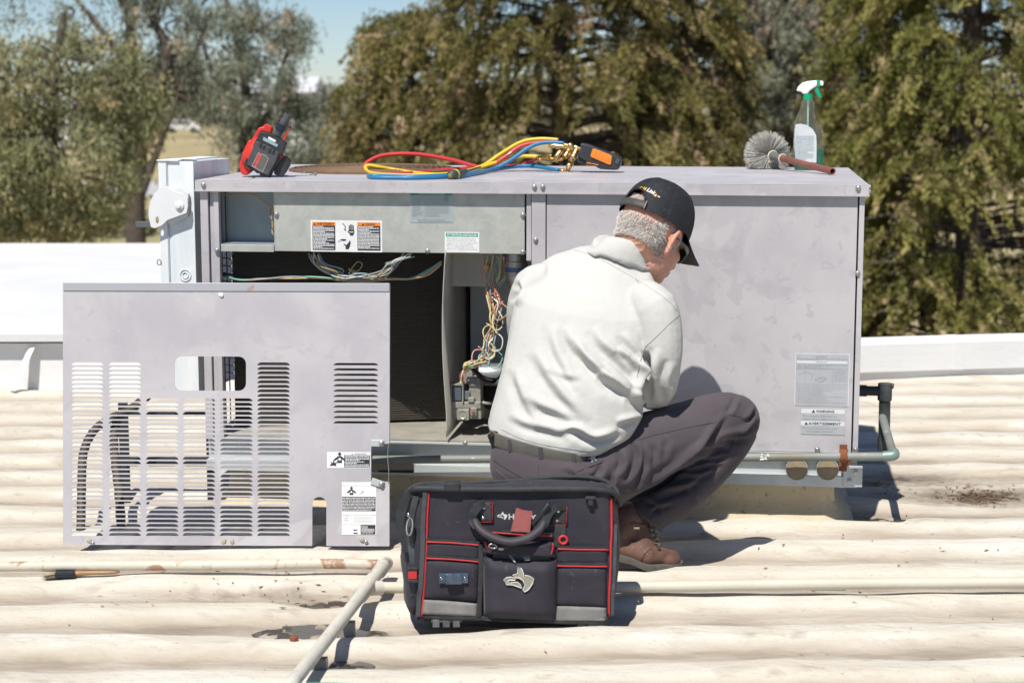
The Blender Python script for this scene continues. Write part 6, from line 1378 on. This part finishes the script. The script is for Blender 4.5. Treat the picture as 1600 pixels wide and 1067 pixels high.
band('handle_strap', [(758, 786, -.007), (748, 790, -.014), (739, 802, -.018), (738, 812, -.016), (745, 822, -.026)], .011, BEDGE); band('handle_strap', [(884, 790, -.006), (868, 793, -.018), (858, 802, -.022), (852, 815, -.026), (846, 825, -.034)], .010, BEDGE)
for q4 in (kq([(556, 215), (673, 212), (675, 342), (600, 342)]), kq([(1040, 240), (1132, 235), (1134, 356), (1030, 352)])):
    sheetp('handle_patch', q4, BEDGE, .002, off=.002, n=5)
for L_ in ([(556, 222), (556, 245)], [(560, 224), (670, 216), (670, 335), (600, 335)], [(605, 290), (665, 335)], [(660, 240), (605, 335)], [(1130, 240), (1125, 352), (1035, 355)], [(1065, 300), (1118, 352)]):
    cr = kq(L_)
    for i in range(len(cr)-1): seamo = cordp('red_stitching', [cr[i], cr[i+1]], .0006, RED, .0052, k=3)
for x, y in kq([(618, 248), (612, 312), (1075, 268), (1067, 325)]): b = MB(); c = BI @ bhit(x, y, .0055); b.ell((0, 0, 0), (.0045, .002, .0045), None, 12, 6); o = b.build('rivet', CHROME, bag, smooth=180); o.location = c
strip('webbing', kq([(1088, 350), (1085, 488)]), 17, BEDGE, .003, .002)
c = BI @ bhit(*kq([(1105, 443)])[0], .008); b = MB(); b.tube([(c.x + .0098*math.cos(t), c.y, c.z + .0098*math.sin(t)) for t in np.linspace(0, 2*math.pi, 28, endpoint=False)], .0034, 8, closed=True, up0=(0, 1, 0)); b.build('grommet', RED, bag, smooth=180)
# metal tape clip
cl = MB(); a = Bk(*kq([(338, 712)])[0], -.014); c = Bk(*kq([(520, 648)])[0], -.014); cl.box((a.x, -.022, a.z), (c.x, -.018, c.z)); mid0 = a.x + (c.x-a.x)*.24; mid1 = a.x + (c.x-a.x)*.78
cl.box((mid0, -.030, a.z-.001), (mid1, -.0222, c.z-.002)); clip = cl.build('clip_plate', mat('blued_steel', (.10, .15, .24), .25, .8, var=(.25, .27, .3), vs=30), bag, bevel=.002)
for x in (a.x + .008, c.x - .008): b = MB(); b.ell((x, -.0225, (a.z+c.z)/2), (.0038, .002, .0038), None, 12, 6); b.build('rivet', CHROME, bag, smooth=180)
# mouth: binding round the top, zip flap, loops
b = MB(); P = []
mouth = [(-.020, .05, BH-.03), (-.010, .015, BH-.008), (.012, -.002, BH+.001), (.10, -.006, BH-.001), (.25, -.006, BH-.003), (.40, -.005, BH-.003), (BW-.04, -.002, BH-.006), (BW-.005, .004, BH-.012), (BW+.014, .02, BH-.03), (BW+.022, .05, BH-.055), (BW+.012, .075, BH-.02), (BW-.03, .085, BH+.004), (BW*.75, .088, BH+.010), (BW*.5, .085, BH+.001), (.12, .083, BH-.004), (.02, .08, BH-.004), (-.014, .07, BH-.015)]
b.tube(crom(mouth, 5, closed=True), .0065, 10, closed=True, sq=1.25); b.build('mouth_binding', BEDGE, bag, smooth=180)
b = MB(); rows = []
for i in range(17):
    t = i/16; u = .03 + (BW-.05)*t; arch = .010*math.sin(math.pi*min(1, max(0, (t-.35)/.65)))**1.3
    rows.append([(u, .0, BH-.002), (u, .02, BH-.001+arch*.4), (u, .045, BH-.002+arch*.8), (u, .07, BH-.004+arch), (u, .08, BH-.006+arch)])
b.sheet(rows); o = b.build('mouth_flap', BFAB, bag, smooth=180); md = o.modifiers.new('s', 'SOLIDIFY'); md.thickness = .003
for (x0, x1, y0, y1) in ((694, 719, 753, 765),):
    b = MB(); a = Bk(x0, y1, -.012); c = Bk(x1, y0, -.012); b.box((a.x, -.018, a.z-.004), (c.x, .02, c.z)); b.build('loop', BEDGE, bag, bevel=.004)
b = MB(); a = Bk(915, 790, -.01); c = Bk(931, 773, -.01); b.box((a.x+.006, -.014, a.z), (c.x-.006, -.004, c.z-.004)); b.box((a.x-.001, -.016, c.z-.012), (c.x, -.003, c.z-.003)); b.build('loop', BEDGE, bag, bevel=.003)
# left end: bulging pocket, strap, carabiner, red tab
b = MB(); rows = []
for j in range(15):
    t = j/14; z = BH*(.05 + .93*t); dep = .020 + .014*math.sin(math.pi*(t**.8)) + .003*math.sin(t*19)
    rows.append([(-.002 - dep*math.sin(math.pi*k/12)**.7 - (.004*noise.noise(Vector((k, z*30, 3)))), .015 + (.20-.11*t)*k/12, z - .02*(k/12)*t) for k in range(13)])
b.sheet(rows); o = b.build('end_pocket', BFAB, bag, smooth=180); md = o.modifiers.new('s', 'SOLIDIFY'); md.thickness = .003
band('shoulder_strap', [(668, 762, .0), (650, 764, .01), (636, 776, .015), (627, 795, .015), (625, 815, .01), (630, 840, .01), (636, 862, .01)], .010, BEDGE)
band('shoulder_strap', [(650, 775, .0), (644, 800, .01), (640, 830, .01), (645, 880, .01), (647, 930, .015)], .008, BVIN)
c = Bk(640, 822, -.012); b = MB(); b.tube([c + Vector((.0075*math.cos(t)+.002*math.sin(t), 0, .023*math.sin(t))) for t in np.linspace(0, 2*math.pi, 22, endpoint=False)], .0024, 7, closed=True, up0=(0, 1, 0)); b.tube([c + Vector((-.004, -.002, .026)), c + Vector((-.002, -.002, .036))], .004, 8); b.build('carabiner', CHROME, bag, smooth=180)
b = MB(); a = Bk(644, 841, -.004); b.box((a.x-.009, -.004, a.z), (a.x+.008, .006, a.z+.028)); b.build('strap_end', BEDGE, bag, bevel=.004)
b = MB(); a = Bk(638, 905, -.002); c = Bk(652, 890, -.002); b.box((a.x, -.006, a.z), (c.x, .02, c.z)); b.build('red_tab', RED, bag, bevel=.003)
for yy in (888.5, 908): b = MB(); a = Bk(637, yy+2, -.002); c = Bk(653, yy-3, -.002); b.box((a.x, -.008, a.z), (c.x, .02, c.z)); b.build('tab_band', BEDGE, bag, bevel=.002)
# right end
b = MB(); rows = []
for j in range(15):
    t = j/14; z = BH*(.04 + .9*t); dep = .008 + .016*math.sin(math.pi*t)
    rows.append([(BW + .002 + dep*math.sin(math.pi*k/10)**.7, .015 + (.20-.11*t)*k/10, z) for k in range(11)])
b.sheet(rows); o = b.build('end_pocket', BFAB, bag, smooth=180); md = o.modifiers.new('s', 'SOLIDIFY'); md.thickness = .003
# zip pull and zips
b = MB(); c = Bk(770, 853, -.045); b.tube([c + Vector((.010*math.cos(t), 0, .0055*math.sin(t)-.001*math.cos(t))) for t in np.linspace(0, 2*math.pi, 18, endpoint=False)], .0022, 6, closed=True, up0=(0, 1, 0)); c = Bk(783, 857, -.046); b.ell(c, (.008, .003, .0045), None, 12, 8); b.build('zip_pull', mat('zip_metal', (.35, .34, .32), .3, .8), bag, smooth=180)
# feet
for px in (698, 925):
    for v in (.012, .20):
        b = MB(); a = Bk(px, 968, 0); 
        for k in range(3): b.box((a.x-.036+.026*k, v-.016, -.012), (a.x-.018+.026*k, v+.02, .010))
        b.box((a.x-.040, v-.014, .001), (a.x+.040, v+.022, .012)); b.build('foot', mat('grey_foot', (.07, .07, .075), .6, var=(.2, .2, .2), vs=30), bag, bevel=.002)
# ================================================================== THINGS ON TOP OF THE UNIT
def topD(px, py, h=0): return ground(px, py, zt + h)
# ---- red blower
bs_ = topD(430, 277); X_ = Frame((bs_.x, bs_.y, zt), (1, 0, 0), (0, 0, 1)); B_ = X_.loc
blow = empty('leaf_blower', X_, 'small red and black cordless blower tipped over on the left of the unit top', 'blower')
RP = mat('red_plastic', (.62, .035, .02), .4, var=(.5, .03, .02), vs=12, coat=.2); BP2 = mat('charcoal_plastic', (.022, .024, .028), .45, var=(.05, .05, .055), vs=30); GP = mat('grey_plastic', (.06, .06, .065), .45, var=(.10, .10, .105), vs=30)
def gq(L_, v=0): return [B_(360+x/8.208, 160+y/8.208, v) for x, y in L_]
def slab(name, pts, v0, v1, m, par, bev=.003, B=None):
    vs_, fs_ = plate([(p.x, p.z) for p in pts], (), abs(v1-v0)); b = MB(); mid = (v0+v1)/2; b.add([(v.x, mid - v.z, v.y) for v in vs_], fs_); return b.build(name, m, par, bevel=bev)
slab('battery', gq([(400, 378), (470, 385), (560, 410), (712, 520), (715, 540), (690, 615), (612, 760), (510, 955), (475, 968), (395, 935), (385, 905), (360, 910), (310, 868), (270, 860), (200, 812), (188, 790), (240, 680), (300, 560), (340, 480)]), -.03, .03, BP2, blow, .005)
slab('battery_face', gq([(345, 490), (480, 545), (640, 640), (600, 760), (500, 930), (400, 900), (230, 790), (260, 680)]), -.036, -.0302, GP, blow, .003)
for q4 in ([(400, 515), (430, 505), (415, 580), (390, 570)], [(448, 545), (472, 545), (450, 605), (425, 592)], [(520, 580), (545, 585), (525, 650), (500, 635)], [(570, 605), (592, 600), (578, 660), (545, 655)]): slab('grip_rib', gq(q4), -.0385, -.0362, BP2, blow, .001)
def flatp(name, pts, v, m, par): b = MB(); b.add([(p.x, v, p.z) for p in pts], [tuple(range(len(pts)))]); return b.build(name, m, par)
flatp('red_label', gq([(383, 636), (428, 660), (342, 838), (297, 812)]), -.0364, mat('red_print', (.50, .05, .05), .5, var=(.6, .25, .22), vs=120), blow); flatp('grey_label', gq([(428, 660), (480, 685), (508, 722), (435, 888), (344, 842)]), -.0364, mat('grey_print', (.10, .10, .095), .5, var=(.16, .13, .1), vs=40), blow)
for a_, c_ in (((428, 660), (480, 685)), ((480, 685), (508, 722)), ((508, 722), (435, 888)), ((435, 888), (297, 812)), ((297, 812), (383, 636))):
    p, q = gq([a_, c_]); b = MB(); b.tube([(p.x, -.0366, p.z), (q.x, -.0366, q.z)], .0007, 4); b.build('label_line', mat('label_line', (.5, .48, .45), .5), blow)
V, F = text2d('XC', True); p0, p1, p2 = gq([(322, 818), (352, 762), (345, 830)]); ex = (p1-p0); ey = (p2-p0); ey = Vector((ex.z, 0, -ex.x)).normalized()*-.0
b = MB(); n_ = Vector((-ex.z, 0, ex.x)); b.add([(p0.x + ex.x*u + n_.x*v*.42, -.0368, p0.z + ex.z*u + n_.z*v*.42) for u, v in V], F); b.build('battery_lettering', INK, blow)
flatp('white_label', gq([(505, 435), (600, 485), (590, 512), (500, 468)]), -.0304, WHITE, blow); flatp('blue_label', gq([(442, 440), (628, 540), (610, 570), (430, 482)]), -.0302, mat('blue_print', (.30, .42, .47), .5, var=(.15, .2, .22), vs=150), blow)
# fan housing: flattened red drum seen edge on
ax = (B_(360+250/8.2, 160+560/8.2) - B_(360+400/8.2, 160+640/8.2)); ax.z *= 1; ax.normalize()
c = B_(360+300/8.208, 160+640/8.208, .03); b = MB(); b.lathe([(0, .030), (.030, .032), (.052, .026), (.064, .010), (.066, -.004), (.064, -.014), (.0, -.016)], c + ax*-.006, ax, 36, cap=False); b.build('fan_housing', RP, blow, smooth=50)
slab('housing_rim', gq([(440, 275), (530, 322), (522, 400), (400, 378), (340, 480), (240, 680), (188, 790), (215, 850), (280, 880), (200, 942), (160, 930), (122, 905), (126, 870), (108, 840), (112, 790), (150, 690), (150, 655), (190, 570), (232, 486), (265, 490), (330, 380), (360, 325), (425, 312)]), .0, .05, RP, blow, .006)
b = MB(); p = B_(360+600/8.208, 160+430/8.208, .0); q = B_(360+660/8.208, 160+300/8.208, .0); r = B_(360+745/8.208, 160+160/8.208, .0)
b.tube([p, q], [.0125, .0135], 18); b.build('neck', GP, blow, smooth=50)
b = MB(); b.tube([q - (r-q)*.45, q + (r-q)*.1], [.0155, .0145], 20); b.build('collar_ring', mat('navy_plastic', (.015, .022, .04), .35), blow, smooth=50)
b = MB(); b.lathe([(.0135, 0), (.0125, (r-q).length), (.0098, (r-q).length), (.0098, .01)], q, (r-q), 20, cap=False); b.build('nozzle', GP, blow, smooth=50)
for x, y in ((620, 232), (768, 318)): b = MB(); b.ell(B_(360+x/8.208, 160+y/8.208, 0), .0042, None, 10, 8); b.build('nozzle_lug', mat('dark_red', (.12, .01, .012), .4), blow, smooth=180)
slab('red_spine', gq([(742, 340), (752, 350), (700, 490), (665, 490)]), -.004, .004, RP, blow, .001)
slab('handle', gq([(690, 690), (720, 695), (772, 750), (760, 820), (715, 895), (665, 955), (640, 958), (560, 915), (570, 860), (640, 740)]), -.012, .022, BP2, blow, .005)
slab('handle_joint', gq([(660, 670), (690, 690), (650, 740), (640, 700)]), -.01, .02, RP, blow, .001)
b = MB(); p = topD(396, 277.5, .002); b.lathe([(0, .006), (.004, .006), (.006, 0), (0, 0)], (0, 0, 0), (0, 0, 1), 10, cap=False); o = b.build('screw_cap', BP2, bevel=0); o.location = (p.x, p.y, zt); tag(o, 'small black cap lying in front of the red blower', 'cap')
# ---- loose screws
for px, py, lb in ((493, 273, 'loose sheet-metal screw lying on its side by the fan guard'), (476, 269.5, 'loose hex screw standing on its head beside the other loose screw')):
    p = topD(px, py, .004); b = MB()
    if px > 480: b.lathe([(0, .004), (.0045, .004), (.005, .0), (.0075, -.001), (.0075, -.003), (.002, -.003), (.002, -.022), (0, -.026)], (0, 0, .003), (1, -.5, .25), 10, cap=False)
    else: b.lathe([(0, 0), (.007, 0), (.007, .002), (.0045, .002), (.0045, .007), (0, .007)], (0, 0, -.004), (0, 0, 1), 10, cap=False)
    o = b.build('loose_screw', BOLT, smooth=40); o.location = p; tag(o, lb, 'screw')
# ---- gauge manifold and hoses
YH = mat('yellow_hose', (.72, .50, .03), .4, var=(.6, .4, .03), vs=9, coat=.3); RH = mat('red_hose', (.62, .05, .05), .4, var=(.5, .04, .04), vs=9, coat=.3); BH_ = mat('blue_hose', (.02, .18, .36), .4, var=(.02, .14, .3), vs=9, coat=.3)
BRASS = mat('brass_fitting', (.70, .48, .20), .28, .95, var=(.5, .32, .12), vs=40)
def hpt(px, py, vmax, h=.0066):
    g = topD(px, py, h); l = UF.inv(g)
    if 0 < l.y < vmax: return g
    return UF.m @ L(px, py, vmax)
mf = empty('gauge_manifold', topD(930, 264), 'black and orange digital gauge manifold with brass fittings on the unit top', 'gauge manifold'); bpy.context.view_layer.update(); MO = mf.matrix_world.inverted()
def hose(pts, m, lb, nm='red'):
    P = [hpt(x, y, .30 + v*1.35) for x, y, v in pts]; b = MB(); b.tube(crom(P, 7), .0069, 12); o = b.build('hose', m, smooth=180); tag(o, lb, 'hose', None)
    return o
hose([(872, 222, .30), (843, 223, .30), (813, 229, .29), (784, 249, .27), (755, 262, .26), (706, 250, .24), (648, 241, .20), (599, 243, .17), (574, 254, .14), (570, 264, .12), (580, 270, .13), (605, 273, .15), (640, 271, .2), (682, 267, .25), (745, 262, .3), (804, 260, .34), (826, 254, .32), (838, 248, .30)], RH, 'red charging hose looped over the top of the unit')
hose([(872, 219, .32), (843, 217.5, .32), (813, 223, .31), (779, 243, .28), (755, 259, .25), (726, 268, .2), (677, 273, .16), (625, 267, .14), (590, 261, .13), (576, 259, .125), (571, 262, .12), (578, 270, .12), (610, 274, .12), (660, 274.5, .14), (705, 272, .17), (745, 264, .22), (779, 253, .27), (813, 244.5, .30), (852, 247, .3), (872, 252, .3)], YH, 'yellow charging hose looped beside the red one')
hose([(881, 224, .28), (852, 223, .28), (828, 230, .27), (794, 253, .24), (765, 266, .2), (721, 275, .15), (657, 278, .12), (610, 278, .1), (584, 277.5, .1), (577, 276, .1), (584, 275, .13), (657, 276, .16), (730, 271.5, .2), (767, 266, .25), (804, 260.5, .3), (833, 260, .3), (872, 266, .22)], BH_, 'blue charging hose lying lowest along the front edge of the unit top')
def mq(x, y, v): return MO @ (UF.m @ L(780+x/7.27, 200+y/7.27, v))
def cyl(name, a, c, r, m, n=14, par=None, rs=None): b = MB(); P = [a, a.lerp(c, .06), a.lerp(c, .94), c]; b.tube(P, rs or [r*.85, r, r, r*.85], n); return b.build(name, m, par or mf, smooth=50)
fv = .70
cyl('manifold_bar', mq(560, 195, fv), mq(935, 245, fv), .009, BRASS)
for (x0, y0, x1, y1, r) in ((730, 195, 790, 210, .0095), (790, 185, 850, 250, .011), (850, 215, 935, 255, .0085), (575, 195, 640, 215, .007), (640, 205, 715, 240, .009), (720, 240, 640, 340, .0095), (655, 325, 640, 350, .008), (800, 255, 740, 340, .0105), (885, 245, 810, 385, .0105), (870, 290, 830, 350, .0125), (825, 375, 780, 480, .0085), (815, 400, 785, 450, .011), (520, 310, 590, 320, .006), (440, 345, 470, 370, .007), (665, 495, 735, 497, .0105), (735, 500, 770, 490, .006), (770, 490, 785, 470, .006), (470, 350, 560, 345, .005), (590, 375, 720, 355, .006)):
    cyl('fitting', mq(x0, y0, fv), mq(x1, y1, fv-.02 if y1 > 300 else fv), r, BRASS)
def mslab(name, pts, v0, v1, m, bev):
    v0 += .45; v1 += .45
    P = [L(780+x/7.27, 200+y/7.27, v0) for x, y in pts]; vs_, fs_ = plate([(p.x, p.z) for p in P], (), abs(v1-v0)); b = MB(); mid = (v0+v1)/2
    b.add([MO @ (UF.m @ Vector((v.x, mid - v.z, v.y))) for v in vs_], fs_); return b.build(name, m, mf, bevel=bev)
mslab('gauge_case', [(916, 182), (950, 178), (1005, 192), (1310, 312), (1385, 355), (1380, 400), (1352, 475), (1300, 480), (1150, 470), (890, 330), (905, 260), (930, 240)], .18, .25, BP2, .006)
mslab('orange_grip', [(1060, 238), (1090, 240), (1270, 312), (1280, 330), (1268, 415), (1250, 422), (1045, 335), (1036, 315)], .176, .1798, mat('orange_rubber', (.75, .22, .02), .55), .002)
for k in range(5): x = 1085 + 38*k; y = 268 + 15*k; mslab('grip_ridge', [(x, y), (x+8, y+3), (x+2, y+60), (x-6, y+56)], .1735, .1758, mat('orange_light', (.80, .30, .05), .5), .0008)
mslab('case_hook', [(885, 330), (960, 362), (1000, 400), (960, 415), (905, 400), (880, 375)], .19, .24, BP2, .004); mslab('grey_corner', [(1330, 350), (1375, 365), (1345, 420), (1315, 400)], .176, .1798, GP, .001)
# orange script mark on the lower face of the case
b = MB(); b.tube([MO @ (UF.m @ L(780+x/7.27, 200+y/7.27, .626)) for x, y in ((990, 392), (1010, 402), (1030, 398), (1050, 412), (1075, 408), (1095, 420), (1125, 422))], .0016, 5); b.build('orange_mark', M_('orange_rubber'), mf)
# ---- torch / screwdriver butt
p = topD(703, 275, .012); d_ = Vector((.55, 1, .12)).normalized(); sd_ = empty('screwdriver', p, 'grey screwdriver with a yellow-green ring, lying on the hoses', 'screwdriver')
b = MB(); b.lathe([(0, -.002), (.010, -.001), (.015, .004), (.0165, .012), (.0165, .028), (.015, .030)], (0, 0, 0), d_, 20, cap=False); b.build('handle', GP, sd_, smooth=50)
b = MB(); b.lathe([(.0168, .028), (.0175, .030), (.0175, .036), (.016, .038)], (0, 0, 0), d_, 20, cap=False); b.build('ring', mat('lime_plastic', (.5, .55, .04), .4), sd_, smooth=50)
b = MB(); b.lathe([(0, -.0026), (.007, -.0022), (.008, -.001)], (0, 0, 0), d_, 16, cap=False); b.build('end_disc', mat('olive_lens', (.22, .22, .04), .3), sd_, smooth=50)
b = MB(); b.lathe([(.0155, .038), (.012, .06), (.010, .10), (0, .10)], (0, 0, 0), d_, 16, cap=False); b.lathe([(.003, .10), (.003, .2), (0, .2)], (0, 0, 0), d_, 8, cap=False); b.build('shaft', GP, sd_, smooth=50)
# ---- chimney-style brush with copper pipe handle
bc = topD(1200, 263.5, .0); br = Vector((0, 0, 0)); rb = .062
brc = at(1197, 242, 6.60); 
brush = empty('cleaning_brush', (brc.x, brc.y, zt), 'round grey bristle brush on a copper pipe handle, lying on the unit top', 'brush'); BO = Vector((brc.x, brc.y, zt)); c0 = brc - BO
e1 = topD(1301, 268, .012) - BO; e0_ = c0 + (at(1207, 244, 6.52) - brc); axb = (e1 - e0_).normalized()
b = MB(); rb_ = random.Random(3)
for i in range(5200):
    t = rb_.uniform(-.9, .9); a = rb_.uniform(0, 2*math.pi); s1 = axb.orthogonal().normalized(); s2 = axb.cross(s1); rd = s1*math.cos(a) + s2*math.sin(a)
    base = e0_ - axb*.035 + axb*t*.012; dirn = (rd*math.cos(t*.8-.35) + axb*math.sin(t*.8-.35)*.9 + Vector((rb_.gauss(0, .06), rb_.gauss(0, .06), rb_.gauss(0, .06)))).normalized()
    l_ = rb_.uniform(.070, .092)*(1 - .1*abs(t)); tip = base + dirn*l_
    if tip.z < .003: dirn.z = (.003 - base.z)/l_; tip = base + dirn*l_; tip.z = max(tip.z, .003)
    s_ = dirn.cross(Vector((rb_.random()-.5, rb_.random()-.5, rb_.random()-.5))).normalized()*.0009; b.add([base - s_, base + s_, tip + s_*.5, tip - s_*.5], [(0, 1, 2, 3)])
b.build('bristles', mat('grey_bristle', (.58, .56, .51), .8, var=(.38, .36, .31), vs=50), brush, kind='stuff')
q0 = L(1180+22, 0, 0)
j0 = e0_ + axb*.002; j1 = e0_ + axb*.075
b = MB(); b.tube([j0, j1], [.0165, .0125], 18); b.build('ferrule', mat('green_grey_ferrule', (.10, .11, .10), .5, var=(.2, .2, .17), vs=25), brush, smooth=60)
for q, r in ((j0, .0185), (j1, .0150)): b = MB(); s1 = axb.orthogonal().normalized(); s2 = axb.cross(s1); b.tube([q + (s1*math.cos(t) + s2*math.sin(t))*r for t in np.linspace(0, 2*math.pi, 20, endpoint=False)], .0028, 7, closed=True); b.build('cord_binding', mat('cream_cord', (.62, .56, .44), .8), brush, smooth=180)
b = MB(); b.lathe([(.0118, 0), (.0118, (e1-j1).length), (.0090, (e1-j1).length), (.0090, (e1-j1).length-.03), (0, (e1-j1).length-.03)], j1, axb, 20, cap=False); b.build('handle', mat('old_copper', (.36, .14, .095), .5, .4, var=(.22, .09, .07), vs=14, vamt=.9, spots=[(50, .62, .7, (.45, .3, .25), .5)]), brush, smooth=50)
# ---- spray bottle
sb0 = topD(1265, 266.5); SFm = Frame((sb0.x, sb0.y+.03, zt), (1, -.12, 0), (0, 0, 1)); Z_ = SFm.loc
spray = empty('spray_bottle', SFm, 'clear spray bottle with green liquid and a white and green trigger head', 'spray bottle')
def sq_(x, y, v=0): return Z_(1140+x/5.335, 110+y/5.335, v)
CLR = mat('clear_plastic', (.80, .86, .84), .12, trans=.92, ior=1.12, var=(.7, .78, .76), vs=6)
CLR.node_tree.nodes['Principled BSDF'].inputs['Alpha'].default_value = .50
sil = [(832, 545, 772), (815, 533, 782), (760, 530, 787), (700, 530, 787), (600, 531, 787), (550, 533, 785), (500, 535, 775), (470, 538, 762), (440, 543, 738), (400, 555, 714), (370, 567, 707), (340, 580, 706), (300, 596, 708), (275, 606, 710), (262, 612, 700), (250, 616, 690)]
def bot(sil, dpt, shrink=0, n=28):
    rows = []
    for y, xl, xr in sil:
        a = sq_(xl, y); c = sq_(xr, y); cx_ = (a.x+c.x)/2; hw = (c.x-a.x)/2 - shrink; hd = min(dpt, hw*.85 + .006) - shrink
        rows.append([(cx_ + hw*math.copysign(abs(math.cos(t))**.7, math.cos(t)), hd*math.copysign(abs(math.sin(t))**.7, math.sin(t)), a.z) for t in np.linspace(0, 2*math.pi, n, endpoint=False)])
    return rows
b = MB(); b.loft(bot(sil, .03)); bo = b.build('bottle', CLR, spray, smooth=180, fix=True)
GLQ = mat('green_liquid', (.01, .20, .12), .15, trans=.35, ior=1.33)
lq = [(828, 548, 769), (812, 536, 779), (760, 533, 784), (700, 533, 784), (655, 533, 784)]
b = MB(); b.loft(bot(lq, .03, .0012)); b.build('liquid', GLQ, spray, smooth=50, fix=True)
LBL = mat('scuffed_label', (.62, .66, .67), .5, var=(.42, .47, .49), vs=14, spots=[(40, .63, .68, (.15, .17, .17), .6)])
lp = [(548, 450), (590, 445), (640, 455), (690, 490), (718, 540), (722, 600), (720, 768), (545, 760), (536, 600), (540, 500)]
P = [sq_(x, y) for x, y in lp]; vs_, fs_ = plate([(p.x, p.z) for p in P], (), .0012); b = MB(); b.add([(v.x, -.0325 - v.z, v.y) for v in vs_], fs_); lb_ = b.build('label', LBL, spray)
pa = sq_(545, 745, -.0345); pc = sq_(712, 540, -.0345); pr = Print(pc.x-pa.x, pc.z-pa.z); pr.micro(0, .95, 0, 1, 14, 0, 1, .35); o = pr.build('label_print', [mat('faded_ink', (.40, .45, .47), .5)], spray, pa, None)
b = MB(); a = sq_(655, 245); c = sq_(645, 800); b.tube([(a.x, 0, a.z), (c.x, 0, c.z)], .0028, 8); b.build('dip_tube', mat('pale_green', (.45, .7, .6), .4), spray)
GRN = mat('green_plastic', (.0, .33, .17), .4); WHP = mat('white_plastic', (.75, .76, .76), .4)
a = sq_(652, 247); c = sq_(652, 197); b = MB(); b.lathe([(0, 0), (.0165, 0), (.0165, .002), (.016, c.z-a.z), (0, c.z-a.z)], (a.x, 0, a.z), (0, 0, 1), 24, cap=False); b.build('screw_collar', GRN, spray, smooth=50)
def sslab(name, pts, h, m, bev=.003): P = [sq_(x, y) for x, y in pts]; vs_, fs_ = plate([(p.x, p.z) for p in P], (), h*2); b = MB(); b.add([(v.x, -v.z, v.y) for v in vs_], fs_); return b.build(name, m, spray, bevel=bev)
sslab('trigger_head', [(556, 175), (570, 140), (605, 105), (650, 92), (728, 84), (728, 130), (700, 150), (670, 170), (650, 197), (606, 197), (600, 185), (590, 180)], .012, WHP, .005)
sslab('nozzle_ring', [(730, 82), (752, 84), (752, 140), (728, 132)], .011, GRN, .002); sslab('nozzle', [(753, 86), (778, 90), (784, 105), (778, 132), (753, 128)], .0095, WHP, .003)
sslab('trigger', [(706, 150), (722, 142), (738, 146), (752, 185), (770, 232), (752, 234), (728, 205), (712, 180)], .006, GRN, .002)
